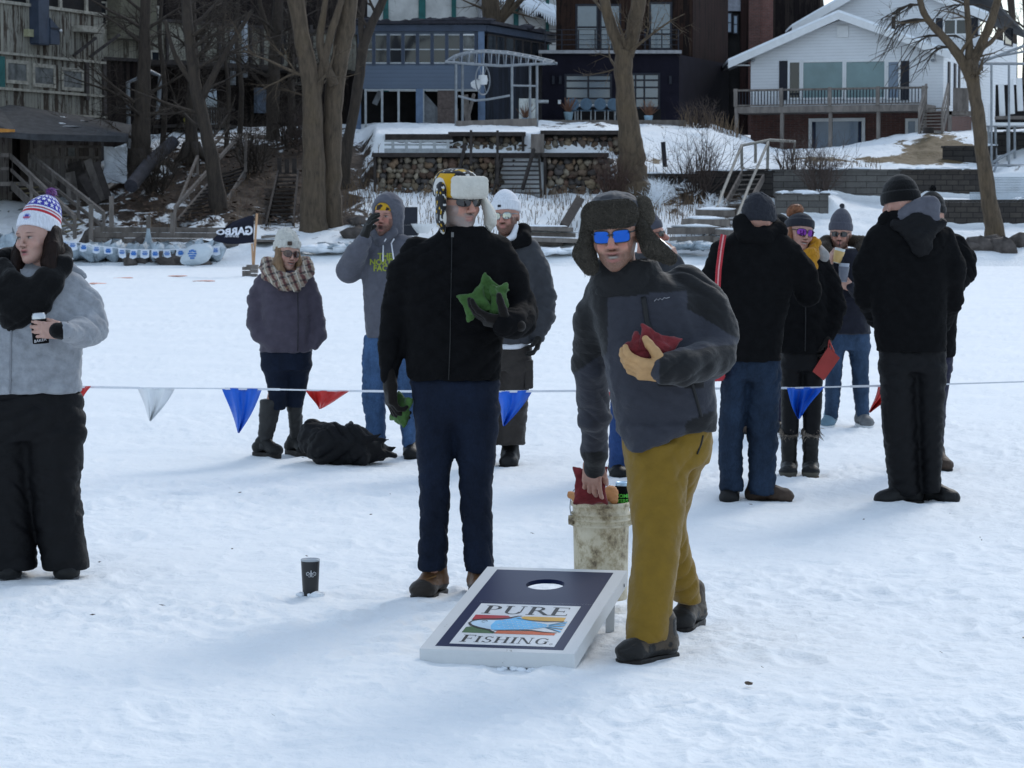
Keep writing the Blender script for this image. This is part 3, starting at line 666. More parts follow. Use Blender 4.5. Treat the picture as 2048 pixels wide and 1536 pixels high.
# ------------------------------------------------------------------ brick building between the modern and the white house
bb = thing('brick_building', 'tall reddish brick building in the gap left of the white house', 'building', (*ground_pt(1530, 126), 5.0))
E1 = Wall(ground_pt(1440, 126), ground_pt(1640, 126)); ze = lambda py: E1.uz(1530, py)[1]
def band(a, b, y0, y1, mt, nm, o=0):
    m = MB(); p, _ = E1.uz(a, 50); q_, _ = E1.uz(b, 50); E1.slab(m, p, q_, ze(y1), ze(y0), -.3, o); return m.build(nm, mt, bb)
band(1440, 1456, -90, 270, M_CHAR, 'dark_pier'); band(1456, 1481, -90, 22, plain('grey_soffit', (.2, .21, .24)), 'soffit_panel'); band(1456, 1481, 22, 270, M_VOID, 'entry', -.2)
band(1481, 1497, -90, 270, M_CORR, 'cladding', .05); band(1497, 1520, -90, 270, M_BRICKR, 'brick_pier', .12); band(1520, 1546, -90, 270, M_BRICKP, 'brick_wall'); band(1546, 1640, -90, 270, M_DARKWOOD, 'dark_wall')
framed(bb, E1, 1454, 25, 1464, 66, M_GLASSB, M_SHUT, .05, (), (.5,)); framed(bb, E1, 1466, 30, 1476, 68, M_GLASSB, M_SHUT, .05, (), (.5,))

# ------------------------------------------------------------------ white ranch house and the taller wing behind it
ho = thing('white_house', 'white sided house with a low gable, picture windows, deck and brick basement', 'house', (*ground_pt(1690, 112), 4.2))
H1 = Wall(ground_pt(1500, 113.5), ground_pt(1884, 110.6)); h1, _ = H1.uz(1884, 150); H2 = Wall(ground_pt(1884, 110.6), ground_pt(1945, 117)); h2, _ = H2.uz(1945, 150)
zh = lambda py: H1.uz(1690, py)[1]
ua, za = H1.uz(1683, 34)
zl = H1.uz(1502, 112)[1]
gable = [H1.pt(0, zh(226)), H1.pt(h1, zh(226)), H1.pt(h1, zl), H1.pt(ua, za - .1), H1.pt(0, zl)]
m = MB(); m.prism(gable, -H1.n * .3); H2.slab(m, .01, h2, zh(226), zl, -.3, 0); m.build('siding', M_WSIDING, ho)
m = MB(); H1.slab(m, 0, h1, zh(320), zh(226), -.3, -.02); H2.slab(m, .01, h2, zh(320), zh(226), -.3, -.02); m.build('basement', M_BRICKR, ho)
eL, eR, ap = H1.pt(-.85, zl - .38, .55), H1.pt(h1 + .45, zl - .18, .55), H1.pt(ua, za + .02, .55)
back = Vector((.3, 9, 0)); m = MB()
for a, b in ((eL, ap), (ap, eR)): m.prism([a, b, b + back, a + back], (0, 0, .12))
rf = m.build('roof', M_SHINGLE, ho)
m = MB()
for a, b in ((eL, ap), (ap, eR)): m.prism([a + Vector((0, -.03, .14)), b + Vector((0, -.03, .14)), b + Vector((0, -.03, -.16)), a + Vector((0, -.03, -.16))], (0, -.05, 0))
m.prism([eL, eL + Vector((.95, 0, .0)), eL + Vector((.95, .5, 0)), eL + Vector((0, .5, 0))], (0, 0, -.03)); m.build('fascia', M_WTRIM, ho)
m = MB()
for a, b in ((eL, ap), (ap, eR)): m.prism([a + Vector((0, -.05, .145)), b + Vector((0, -.05, .145)), b + back * .9 + Vector((0, 0, .145)), a + back * .9 + Vector((0, 0, .145))], (0, 0, .1))
m.build('roof_snow', M_SNOWCAP, rf)
framed(ho, H1, 1576, 121, 1603, 200, M_GLASSD, M_WTRIM, .09); framed(ho, H1, 1603, 121, 1689, 200, M_GLASST, M_WTRIM, .09); framed(ho, H1, 1689, 120, 1773, 200, M_GLASST, M_WTRIM, .09); framed(ho, H1, 1773, 120, 1801, 200, M_GLASSB, M_WTRIM, .09)
for a, b in ((1559, 1575), (1802, 1818)): m = MB(); H1.box(m, a, 122, b, 200, .003, .05); m.build('shutter', M_SHUT, ho)
m = MB(); H1.box(m, 1675, 52, 1697, 75, .003, .08); m.build('attic_vent', M_WTRIM, ho)
m = MB(); W_ = H1
for px in (1507, 1867): c = H1.at(px, 121, .12); m.lathe(c, [(0, -.07), (.09, -.04), (.09, .04), (0, .07)], 8)
m.build('eave_lamp', M_GALV, ho)
framed(ho, H1, 1618, 237, 1730, 312, M_GLASSB, M_WTRIM, .14, (), (), .06)
m = MB(); H1.box(m, 1625, 243, 1631, 312, .02, .05); H1.box(m, 1717, 243, 1723, 312, .02, .05); m.build('garage_curtain', plain('dark_blue_strip', (.02, .03, .06)), ho)
framed(ho, H1, 1811, 237, 1836, 290, M_GLASSB, M_WTRIM, .12)
for a, b in ((.9, 1.3), (2.2, 2.6), (3.2, 3.5)): m = MB(); H2.slab(m, a, b, zh(212), zh(125), .003, .05); m.build('side_shutter', M_SHUT, ho)
up_ = thing('upper_house', 'taller white sided house rising behind the low gable, with black shutters', 'house', (*ground_pt(1790, 121), 4.5))
U1 = Wall(ground_pt(1618, 122), ground_pt(1958, 119.5)); U2 = Wall(ground_pt(1958, 119.5), ground_pt(2034, 126)); w1, _ = U1.uz(1958, 80); w2, _ = U2.uz(2034, 80); zu = lambda py: U1.uz(1790, py)[1]
uu, zap = U1.uz(1772, -42); zul = zu(44)
m = MB(); m.prism([U1.pt(0, 4.2), U1.pt(w1, 4.2), U1.pt(w1, zul), U1.pt(uu, zap), U1.pt(0, zul)], -U1.n * .3); U2.slab(m, .01, w2, 4.2, zu(75), -.3, 0); m.build('siding', M_WSIDING, up_)
fL, fR, fa = U1.pt(-.75, zul - .3, .5), U1.pt(w1 + .5, zul + .05, .5), U1.pt(uu, zap + .05, .5); m = MB(); s_ = MB()
for a, b in ((fL, fa), (fa, fR)):
    m.prism([a, b, b + back, a + back], (0, 0, .14)); s_.prism([a + Vector((0, -.03, .16)), b + Vector((0, -.03, .16)), b + Vector((0, -.03, -.18)), a + Vector((0, -.03, -.18))], (0, -.05, 0))
s_.prism([fL, fL + Vector((.8, 0, 0)), fL + Vector((.8, .5, 0)), fL + Vector((0, .5, 0))], (0, 0, -.03))
r1, r2 = U2.pt(-.2, zu(4), .5), U2.pt(w2 + .6, zu(66), .5); m.prism([r1, r2, r2 + Vector((-2, 3, 1.2)), r1 + Vector((-2, 3, 1.2))], (0, 0, .14))
rf = m.build('roof', M_SHINGLE, up_); s_.build('fascia', M_WTRIM, up_)
m = MB()
for a, b in ((fL, fa), (fa, fR)): m.prism([a + Vector((0, -.05, .165)), b + Vector((0, -.05, .165)), b + back * .9 + Vector((0, 0, .165)), a + back * .9 + Vector((0, 0, .165))], (0, 0, .1))
m.build('roof_snow', M_SNOWCAP, rf)
framed(up_, U1, 1886, 37, 1938, 72, M_GLASSD, M_WTRIM, .09, (.5,)); framed(up_, U2, 2008, 53, 2024, 90, M_GLASSD, M_SHUT, .08)
for a, b in ((1872, 1886), (1939, 1956)): m = MB(); U1.box(m, a, 36, b, 72, .003, .05); m.build('shutter', M_SHUT, up_)
m = MB(); U1.box(m, 1784, 33, 1791, 62, .003, .1); m.build('flue', M_DARKTRIM, up_)
m = MB(); e = U1.at(1893, 105, .3); m.prism([e, U1.at(1968, 138, .3), U1.at(1965, 130, -.2), U1.at(1905, 100, -.2)], (0, 0, -.12)); m.build('porch_roof', M_ROOFD, up_)
m = MB(); a = P(2000, 170, 118); m.box(a.x - .2, a.x + 2.2, 117.8, 118, P(2000, 262, 118).z, a.z); m.build('dark_garden_door', M_VOID, up_)

# deck of the white house
dk = thing('deck', 'long raised wooden deck with baluster railing across the white house', 'deck', (*ground_pt(1660, 110), 4.2))
K = Wall(ground_pt(1468, 111.6), ground_pt(1853, 108.7)); k1, _ = K.uz(1853, 200); zk = lambda py: K.uz(1660, py)[1]
m = MB(); K.slab(m, 0, k1, zk(224), zk(211), -1.9, 0); m.build('floor', M_DECKW, dk)
m = MB(); K.slab(m, -.04, k1 + .04, zk(180), zk(176), -.1, .08); K.slab(m, 0, k1, zk(210), zk(207), -.05, 0); m.build('handrail', M_GWOOD, dk)
for px in (1472, 1563, 1660, 1756, 1848):
    u, _ = K.uz(px, 200); m = MB(); K.slab(m, u - .075, u + .075, zk(211), zk(174.5), .003, .1); m.build('railing_post', M_DECKW, dk)
    m = MB(); K.slab(m, u - .07, u + .07, zk(318), zk(224), -.2, -.05); m.build('support_post', M_DECKW, dk)
m = MB(); n = 60
for k in range(n): u = (k + .5) * k1 / n; K.slab(m, u - .018, u + .018, zk(208), zk(180), -.045, -.01)
m.build('baluster', M_SHUT, dk)
def stairs(o, top_l, top_r, bot_l, bot_r, n, tread_m, side_m, rise_open=True, ang=.22):
    """flight between two edges given as points; treads, stringers are parts"""
    t_ = MB()
    for k in range(n):
        a, b = lerp(top_l, bot_l, (k + .5) / n), lerp(top_r, bot_r, (k + .5) / n); f = (bot_l - top_l); f = Vector((f.x, f.y, 0)).normalized() * ang / 2
        t_.hexa([a - f, b - f, b + f, a + f, a - f + Vector((0, 0, .05)), b - f + Vector((0, 0, .05)), b + f + Vector((0, 0, .05)), a + f + Vector((0, 0, .05))])
    t_.build('tread', tread_m, o)
    for a, b in ((top_l, bot_l), (top_r, bot_r)): s_ = MB(); s_.beam(a - Vector((0, 0, .06)), b - Vector((0, 0, .06)), .06, .28); s_.build('stringer', side_m, o)
def rail(o, top, bot, h, m_, posts=3, w=.08, mid=True):
    r_ = MB(); r_.beam(top + Vector((0, 0, h)), bot + Vector((0, 0, h)), w, w * 1.3)
    if mid: r_.beam(top + Vector((0, 0, h * .5)), bot + Vector((0, 0, h * .5)), w * .6, w)
    r_.build('handrail', m_, o)
    for k in range(posts):
        c = lerp(top, bot, k / (posts - 1)); s_ = MB(); s_.box(c.x - w/2, c.x + w/2, c.y - w/2, c.y + w/2, c.z - .35, c.z + h + .05); s_.build('railing_post', m_, o)
st = thing('deck_stairs', 'wooden stairs at the right end of the white house deck', 'stairs', P(1862, 268, 107.8))
stairs(st, P(1852, 216, 109.2), P(1896, 214, 109.2), P(1838, 266, 107.4), P(1884, 266, 107.4), 8, M_DECKW, M_GWOOD); rail(st, P(1852, 214, 109.1), P(1838, 264, 107.3), .9, M_DECKW, 2); rail(st, P(1896, 212, 109.1), P(1884, 264, 107.3), .9, M_DECKW, 2)
la = thing('side_landing', 'grey boarded landing beside the right wall of the white house', 'landing', P(1920, 230, 111))
m = MB(); a, b = P(1897, 222, 110), P(1960, 222, 110); m.box(a.x, b.x, 110, 112, a.z - .15, a.z); m.build('floor', M_DECKW, la)
m = MB(); m.box(P(1906, 180, 110).x, P(1937, 180, 110).x, 109.9, 109.98, a.z, P(1906, 176, 110).z); m.build('boarded_rail', M_GWOOD, la)
for px in (1900, 1955): m = MB(); c = P(px, 222, 110); m.box(c.x - .08, c.x + .08, 110, 110.16, c.z - 1.3, c.z); m.build('support_post', M_DECKW, la)
# ------------------------------------------------------------------ stone and block walls
M_STONE = None
def stone_material():
    m, t, b = nt('field_stones'); k = ramp(t, noise(t, 14, 5, 0.7), [(0.25, (0.55,) * 3), (0.7, (1.05,) * 3)])
    t.links.new(mixc(t, 1.0, attr_col(t), k, 'MULTIPLY'), b.inputs['Base Color']); b.inputs['Roughness'].default_value = 0.9
    bump(t, b, noise(t, 30, 4, 0.6), 0.4, 0.02); return m
M_STONE = stone_material()
M_PAVER = blocks('dark_paver_blocks', (0.075, 0.063, 0.052), (0.045, 0.038, 0.034), (0.018, 0.015, 0.013), 0.42, 0.19, msize=0.015)
M_CBLOCK = blocks('grey_landscape_blocks', (0.150, 0.142, 0.130), (0.10, 0.096, 0.09), (0.045, 0.04, 0.036), 0.75, 0.22, msize=0.014)
M_DARKWALL = blocks('dark_mossy_blocks', (0.052, 0.046, 0.042), (0.035, 0.031, 0.028), (0.014, 0.012, 0.012), 0.6, 0.22, msize=0.018)
TONES = [(.26,.20,.13), (.17,.12,.085), (.11,.09,.075), (.21,.17,.13), (.33,.28,.21), (.14,.085,.06), (.09,.08,.075), (.24,.16,.10)]
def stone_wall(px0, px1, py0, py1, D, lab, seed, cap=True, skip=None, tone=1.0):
    a, b = ground_pt(px0, D), ground_pt(px1, D); z1 = P(1024, py0, D).z; z0 = P(1024, py1, D).z
    o = thing('stone_wall', lab, 'wall', ((a[0] + b[0]) / 2, D, z0))
    m = MB(); rg = random.Random(seed); m.c = (.03, .026, .022); m.box(a[0], b[0], D + .18, D + .45, z0 - .3, z1 - .02)
    z = z0
    while z < z1 - .05:
        h = rg.uniform(.12, .26); x = a[0] + rg.uniform(0, .1)
        while x < b[0]:
            w = rg.uniform(.13, .36)
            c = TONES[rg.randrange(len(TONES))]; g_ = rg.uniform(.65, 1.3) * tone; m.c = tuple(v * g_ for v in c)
            zc = z + h/2 + rg.uniform(-.05, .05)
            if zc + h*.55 < z1: m.rock((x + w/2, D + .14 + rg.uniform(-.05, .05), zc), 1, rg.random(), (w*.56, .17, h*.60))
            x += w
        z += h * .92
    m.build('stones', M_STONE, o, True, True)
    m = MB(); n = max(1, int((b[0] - a[0]) / 2.2))
    for k in range(n + 1): x = lerp(a[0], b[0], k / n); m.box(x - .05, x + .05, D - .06, D + .0, z0, z1)
    m.build('wire_post', M_DKWOOD, o)
    if cap: m = MB(); m.box(a[0] - .1, b[0] + .1, D - .12, D + .5, z1 - .02, z1 + .13); m.build('capping_timber', M_DKWOOD, o)
    return o
stone_wall(750, 992, 313, 385, 95.1, 'lower terrace wall of caged round stones, left of the dark steps', 1)
stone_wall(1090, 1212, 313, 392, 95.1, 'lower terrace wall of caged round stones, right of the dark steps', 2)
stone_wall(998, 1084, 313, 386, 95.6, 'strip of caged stones coloured dark as if shaded, behind the dark terrace steps', 7, tone=.55)  # tone darkens the stone colours to stand in for shade behind the steps
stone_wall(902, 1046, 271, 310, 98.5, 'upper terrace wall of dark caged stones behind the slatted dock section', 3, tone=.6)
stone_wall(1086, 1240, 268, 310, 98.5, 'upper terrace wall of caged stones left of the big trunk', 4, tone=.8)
m = MB(); m.box(P(770, 270, 98.7).x, P(900, 270, 98.7).x, 98.7, 99.0, P(800, 309, 98.7).z, P(800, 268, 98.7).z); tag(m.build('timber_wall', M_DKWOOD), 'dark timber retaining wall behind the white slatted dock section', 'wall')
def block_wall(px0, px1, py0, py1, D, mat, lab, D1=None, snow=True, seed=0):
    a, b = ground_pt(px0, D), ground_pt(px1, D1 or D); W = Wall(a, b); L = (W.B - W.A).length; z1, z0 = P(1024, py0, D).z, P(1024, py1, D).z
    o = thing('block_wall', lab, 'wall', (a[0], a[1], z0)); m = MB(); W.slab(m, 0, L, z0 - .5, z1, -.4, 0); m.build('courses', mat, o)
    m = MB(); W.slab(m, -.05, L + .05, z1 + .003, z1 + .08, -.42, .05); m.build('capstones', mat, o)
    if snow:
        rg = random.Random(seed); s_ = MB(); u = 0
        while u < L:
            w = rg.uniform(.3, 1.4)
            if rg.random() < .62: c = W.pt(u + w/2, z1 + .09, -.2); s_.rock(c, 1, rg.random(), (w*.55, .26, rg.uniform(.04, .10)))
            u += w
        s_.build('snow_cap', M_SNOWCAP, o, True)
    return o
block_wall(1396, 1546, 346, 404, 96.0, M_DARKWALL, 'long dark block wall behind the bare bush and pipe-railed stairs', seed=1)
block_wall(1546, 1792, 343, 400, 96.0, M_CBLOCK, 'grey block retaining wall along the white house lawn', seed=2)
block_wall(1552, 1657, 391, 440, 92.0, M_CBLOCK, 'short grey block wall below the long one, behind the woman with the bun', seed=3)
block_wall(1792, 1800, 343, 400, 95.98, M_CBLOCK, 'narrow concrete end pier of the grey block wall', snow=False)
block_wall(1800, 1962, 343, 402, 96.0, M_PAVER, 'upper dark paver wall left of the slender leaning trunk', seed=4)
block_wall(1836, 2400, 404, 458, 91.0, M_PAVER, 'lower dark paver wall behind the slender leaning trunk', seed=5)
block_wall(1884, 1990, 296, 336, 100.0, M_DARKWALL, 'short dark curved wall set in the brown grass mound', D1=99.6, seed=6)
block_wall(1955, 2400, 268, 315, 101.5, M_DARKWALL, 'dark terrace wall under the dock platform at the right edge', seed=8)
block_wall(1216, 1400, 352, 392, 96.2, M_DARKWALL, 'dark low wall beside the flared foot of the big trunk', snow=True, seed=9)

# ------------------------------------------------------------------ dock pieces, stairs and lumber on the bank
ds = thing('dock_section', 'white slatted dock section standing on edge on the stone terrace', 'dock section', P(835, 310, 97.2))
Wd = Wall(ground_pt(769, 97.2), ground_pt(906, 97.2)); m = MB(); Wd.box(m, 769, 297, 930, 309, 0, .08)
for y in (280, 287.5): Wd.box(m, 769, y, 906, y + 4, 0, .05)
m.build('slat', M_PAINTM, ds)
for px in (783, 810, 838, 866, 893): m = MB(); Wd.box(m, px, 280, px + 6, 309, .082, .13); m.build('upright', M_PAINTM, ds)
def box_thing(name, px0, px1, py0, py1, D, d, mat, lab, cat): m = MB(); a, b = P(px0, py1, D), P(px1, py0, D); m.box(a.x, b.x, D, D + d, a.z, b.z); return tag(m.build(name, mat), lab, cat)
box_thing('concrete_steps', 1062, 1088, 268, 309, 97.6, .9, M_GWOOD, 'flat grey plank steps between the two upper stone walls', 'steps')
ts = thing('terrace_steps', 'steep dark wooden steps climbing the stone terraces behind the trapper hat', 'stairs', P(1010, 392, 94.6))
stairs(ts, P(1004, 312, 95.4), P(1078, 312, 95.4), P(985, 392, 93.9), P(1082, 392, 93.9), 9, M_DKWOOD, M_DKWOOD)
for a, b in (((930, 290), (912, 372)), ((1068, 298), (1045, 378)), ((942, 262), (942, 330)), ((995, 262), (995, 392))): m = MB(); m.beam(P(*a, 95.0), P(*b, 94.2), .09, .12); m.build('handrail', M_DKWOOD, ts)
ls = thing('shore_stairs', 'long wooden stairs with two handrails down from the grey shed', 'stairs', P(165, 490, 89.5))
tl, tr, bl, br = P(22, 366, 94.6), P(60, 362, 95.6), P(150, 490, 89.6), P(208, 482, 91.0)
stairs(ls, tl, tr, bl, br, 13, plain('yellowed_tread', (.20, .165, .10), .85, .3, 6), M_GWOOD); rail(ls, tl, bl, .95, M_GWOOD, 4, .11); rail(ls, tr, br, .95, M_GWOOD, 4, .11)
m = MB(); m.box(P(-60, 360, 95).x, P(60, 366, 95).x, 94.5, 96.4, P(0, 372, 95).z, P(0, 364, 95).z); m.build('landing', M_GWOOD, ls)
m = MB(); rail(ls, P(-50, 364, 94.6), P(22, 364, 94.6), .95, M_GWOOD, 3, .11)
ms = thing('shore_stairs', 'dark wooden stairs behind the leaning trunk at left, climbing to the right', 'stairs', P(350, 455, 89.5))
a1, b1, c1_, d1_ = P(432, 352, 96), P(498, 330, 98), P(350, 448, 90), P(425, 448, 91)
stairs(ms, a1, b1, c1_, d1_, 13, M_DKWOOD, M_GWOOD); rail(ms, P(480, 300, 97.4), P(350, 448, 89.9), .55, M_GWOOD, 2, .09, False); rail(ms, P(395, 330, 95), P(345, 455, 89.8), .3, M_GWOOD, 2, .08, False)
m = MB(); m.beam(P(492, 268, 97), P(491, 345, 97), .1); m.build('railing_post', M_GWOOD, ms)
ss = thing('shore_stairs', 'steep dark timber stairs between the two biggest left trunks, with stubby posts on top', 'stairs', P(560, 460, 90))
stairs(ss, P(556, 344, 96), P(596, 344, 96), P(532, 452, 90.5), P(586, 450, 90.5), 13, M_DKWOOD, M_DKWOOD)
for a, y in ((559, 316), (574, 318), (589, 317), (611, 320)): m = MB(); m.beam(P(a, y, 96.2), P(a, 346, 96.2), .17, .07); m.build('railing_post', M_DKWOOD, ss)
pr_ = thing('shore_stairs', 'stairs with pale pipe handrails in front of the bare bush, rising to the house lawn', 'stairs', P(1420, 480, 88))
tl, tr, bl, br = P(1488, 338, 96.5), P(1536, 336, 97), P(1405, 492, 87.4), P(1452, 490, 87.6)
stairs(pr_, tl, tr, bl, br, 15, M_GWOOD, M_GWOOD)
m = MB(); m.box(tl.x - .1, tr.x + .1, 96.4, 97.4, tl.z - .4, tl.z); m.build('landing', M_DKWOOD, pr_)
M_PIPE = plain('weathered_pipe', (.27, .255, .225), .7, .25, 8)
for pts in ([P(1409, 486, 87.3), P(1447, 380, 92.5), P(1483, 291, 96.4), P(1484, 340, 96.4)], [P(1460, 470, 88.2), P(1497, 375, 93.5), P(1536, 285, 97), P(1534, 390, 96.2)], [P(1483, 291, 96.4), P(1540, 280, 97.6), P(1590, 283, 98.2), P(1587, 310, 98.2)], [P(1443, 382, 92.3), P(1445, 430, 92.0)], [P(1511, 287, 97), P(1511, 326, 97)]): m = MB(); m.tube(pts, .055, 8); m.build('pipe_rail', M_PIPE, pr_)

def stack(px0, px1, py0, py1, D, n, lab, seed, mat=None, name='dock_boards'):
    rg = random.Random(seed); o = thing(name, lab, 'boards', P((px0 + px1) / 2, py1, D)); z0, z1 = P(1024, py1, D).z, P(1024, py0, D).z; xa, xb = P(px0, py1, D).x, P(px1, py1, D).x
    for k in range(n):
        z = lerp(z0, z1, k / n); h = (z1 - z0) / n; m = MB(); sk = rg.uniform(-.07, .07); x0 = xa + rg.uniform(-.3, .5) * (k > 0); x1 = xb + rg.uniform(-.6, .2) * (k > 0); y = D + rg.uniform(0, .5)
        m.hexa([(x0, y, z), (x1, y + sk, z + sk), (x1, y + 1 + sk, z + sk), (x0, y + 1, z), (x0, y, z + h * .7), (x1, y + sk, z + sk + h * .7), (x1, y + 1 + sk, z + sk + h * .7), (x0, y + 1, z + h * .7)])
        m.build('board', mat or (M_GWOOD if rg.random() < .6 else M_DECKW), o)
        if rg.random() < .55: s_ = MB(); s_.rock(((x0 + x1) / 2, y + .45, z + h * .78 + sk / 2), 1, rg.random(), ((x1 - x0) * .46, .4, h * .25)); s_.build('snow', M_SNOWCAP, o, True)
    return o
stack(1030, 1162, 448, 505, 86.6, 5, 'pile of grey dock boards with snow between, beside the white beanie', 1)
stack(1342, 1460, 450, 488, 86.2, 2, 'low grey dock deck under snow, right of the fur hat', 2)
stack(1368, 1462, 432, 450, 88.0, 1, 'middle dock deck slab under snow, right of the fur hat', 3)
stack(1395, 1470, 414, 431, 89.5, 1, 'upper dock deck slab under snow, below the dark block wall', 4)
stack(1425, 1500, 455, 500, 85.4, 3, 'heap of snowy boards at the foot of the pipe-railed stairs', 5)
sw = thing('timber_seawall', 'low seawall of long grey timbers along the shore at left', 'seawall', P(320, 490, 88))
for k, (y0, y1) in enumerate(((454, 464), (465.5, 474), (476, 486))):
    m = MB(); a, b = P(190, y1, 88), P(470, y1 + 3, 88.2); m.beam(Vector((a.x, 88 - .12 * k, (a.z + P(0, y0, 88).z) / 2)), Vector((b.x, 88.2 - .12 * k, (b.z + P(0, y0, 88).z) / 2)), .25, .17); m.build('timber', M_GWOOD, sw)
for px, y0, y1 in ((182, 408, 492), (223, 392, 455), (297, 432, 490), (345, 425, 470)): m = MB(); m.beam(P(px, y0, 87.4), P(px, y1, 87.4), .14); tag(m.build('mooring_post', M_GWOOD), {182: 'tallest grey post by the seawall, just right of the long stairs', 223: 'grey post standing right of the long stairs on dark earth', 297: 'grey post with ice at its foot in front of the seawall', 345: 'stout grey post at the foot of the dark stairs'}[px], 'post')
stack(370, 480, 478, 505, 86.5, 2, 'low dark boards behind the black pennant flag', 11)
stack(505, 560, 470, 484, 86.8, 2, 'snowy boards just right of the flag pole', 12)
m = MB(); m.beam(P(1160, 398, 91), P(1128, 452, 88), .3, .12, (0, -1, .2)); tag(m.build('leaning_timber', M_DKWOOD), 'dark timber leaning on the snow bank left of the fur hat', 'timber')
bx = MB(); a, b = P(803, 450, 86.5), P(834, 414, 86.5); bx.hexa([(a.x, 86.5, a.z), (b.x, 86.5, a.z), (b.x, 87, a.z), (a.x, 87, a.z), (a.x, 86.9, b.z), (b.x, 86.9, b.z), (b.x, 87.1, b.z), (a.x, 87.1, b.z)])
bx.box(a.x + .05, b.x + .03, 86.1, 86.7, a.z - .35, a.z - .004); tag(bx.build('fire_pit_box', M_SHUT), 'black box with raised lid on the snow behind the grey hood', 'box')
tbm = MB(); c = P(845, 466, 86.2); tbm.lathe(c, [(0, 0), (.2, 0), (.36, .22), (.38, .3), (.33, .3), (.28, .2), (0, .15)], 16); tag(tbm.build('plastic_tub', M_WTRIM), 'white plastic tub beside the black box behind the grey hood', 'tub')
# dock with posts and boat lift at the right edge
pf = thing('dock_platform', 'raised dock platform on thin legs with three white bumper posts, right edge', 'dock', P(2010, 330, 100))
a, b = P(1968, 252, 100), P(2120, 246, 100); m = MB(); m.box(a.x, b.x, 99.4, 101.5, a.z, b.z); m.build('deck', M_WTRIM, pf)
for px in (1977, 1991, 2015, 2029, 2060): m = MB(); m.tube([P(px, 250, 99.8), P(px + 1, 332, 99.8)], .05, 8); m.build('leg', M_GALV, pf)
for px, y0, y1 in ((2002, 168, 238), (2021, 159, 228), (2038, 156, 222)): m = MB(); m.beam(P(px, y0, 100.2), P(px + 3, y1, 100.2), .2, .14); m.build('bumper_post', M_WTRIM, pf)
m = MB(); m.box(P(1994, 236, 100).x, P(2110, 230, 100).x, 99.9, 100.5, P(0, 238, 100).z, P(0, 232, 100).z); m.build('bench_plank', M_GWOOD, pf)
m = MB(); m.beam(P(1980, 208, 99.7), P(1978, 250, 99.7), .08); m.beam(P(1980, 236, 99.7), P(1966, 246, 99.7), .06); m.build('bracket', M_WTRIM, pf)
bl_ = thing('boat_lift', 'galvanised boat lift truss standing at the right edge beside the upper house', 'boat lift', P(2010, 345, 98))
m = MB(); a, b = P(1958, 126, 98), P(2110, 68, 98)
m.tube([a, b], .05, 6); m.tube([P(1956, 120, 98.4), P(2110, 92, 98.4)], .04, 6); m.tube([P(1955, 127, 98), P(2110, 128, 98)], .05, 6)
for k in range(14): t = k / 13; m.tube([lerp(a, b, t), lerp(P(1956, 120, 98.4), P(2110, 92, 98.4), min(1, t + .04))], .02, 4)
m.build('canopy_truss', M_GALV, bl_)
for px in (1983, 2018, 2064): m = MB(); m.tube([P(px, 125, 98), P(px, 345, 98)], .045, 8); m.build('leg', M_GALV, bl_)
m = MB()
for q_ in ([P(1985, 325, 98), P(2030, 300, 98)], [P(1980, 330, 97.6), P(2110, 333, 97.6)], [P(1985, 350, 97), P(1995, 325, 97.5)]): m.tube(q_, .05, 6)
m.build('cradle', M_GALV, bl_)
cs = thing('corrugated_sheets', 'stack of ribbed pale metal sheets behind the slender leaning trunk', 'metal sheets', P(1995, 402, 93.5))
for k, (x0, x1, y0, y1, D) in enumerate(((1940, 2110, 384, 404, 93.3), (1975, 2110, 353, 386, 93.7))):
    m = MB(); a, b = P(x0, y1, D), P(x1, y0, D); n = 10
    for i in range(n): za, zc = lerp(a.z, b.z, i / n), lerp(a.z, b.z, (i + .72) / n); m.box(a.x, b.x, D - (.05 if i % 2 else .02), D + .12, za, zc)
    m.build('sheet', plain('pale_metal_%d' % k, (.42, .47, .52), .4, .25, 2, metal=.3), cs)
m = MB(); m.box(P(1850, 265, 105).x, P(1868, 255, 105).x, 105, 105.5, P(0, 266, 105).z, P(0, 255, 105).z); tag(m.build('wood_block', M_DKWOOD), 'dark box at the top of the brown grass mound', 'box')
m = MB(); m.beam(P(1326, 284, 97), P(1330, 334, 97), .16); tag(m.build('wood_stake', M_SHUT), 'black stake in the snow between the big trunk and the bare bush', 'stake')

# boat lift canopy frame with its wheel, in front of the blue house
cl = thing('boat_lift', 'boat lift with an arched canopy frame and white wheel in front of the blue house', 'boat lift', P(1000, 265, 105))
y0_, y1_ = 103.6, 106.4
def cp(px, py, t): return P(px + t * 12, py, lerp(y0_, y1_, t))
m = MB(); arch = [(890, 121), (905, 112), (930, 105), (965, 102), (1010, 105), (1060, 114), (1103, 124)]; low = [(890, 124), (940, 128), (1000, 132), (1050, 129), (1103, 127)]
m.tube([cp(x, y, 0) for x, y in low], .05, 6); m.tube([cp(x, y, 1) for x, y in low], .05, 6); m.tube([cp(x, y - 1, .5) for x, y in arch], .05, 6); m.tube([cp(x, y + 2, .15) for x, y in arch], .04, 6); m.tube([cp(x, y + 2, .85) for x, y in arch], .04, 6)
for k in range(15):
    t = k / 14; xs = lerp(893, 1100, t); ya = np.interp(xs, [p[0] for p in arch], [p[1] for p in arch]); yl = np.interp(xs, [p[0] for p in low], [p[1] for p in low])
    m.tube([cp(xs, yl, 0), cp(xs, ya + 2, .15), cp(xs, ya - 1, .5), cp(xs, ya + 2, .85), cp(xs, yl, 1)], .03, 5)
m.build('canopy_frame', M_GALV, cl)
for px, t, y in ((912, 0, 262), (1024, 0, 262), (1074, .1, 262), (925, 1, 258), (1060, 1, 258)): m = MB(); m.tube([cp(px - t*12, 128, t), cp(px - t*12, y, t)], .055, 8); m.build('post', M_GALV, cl)
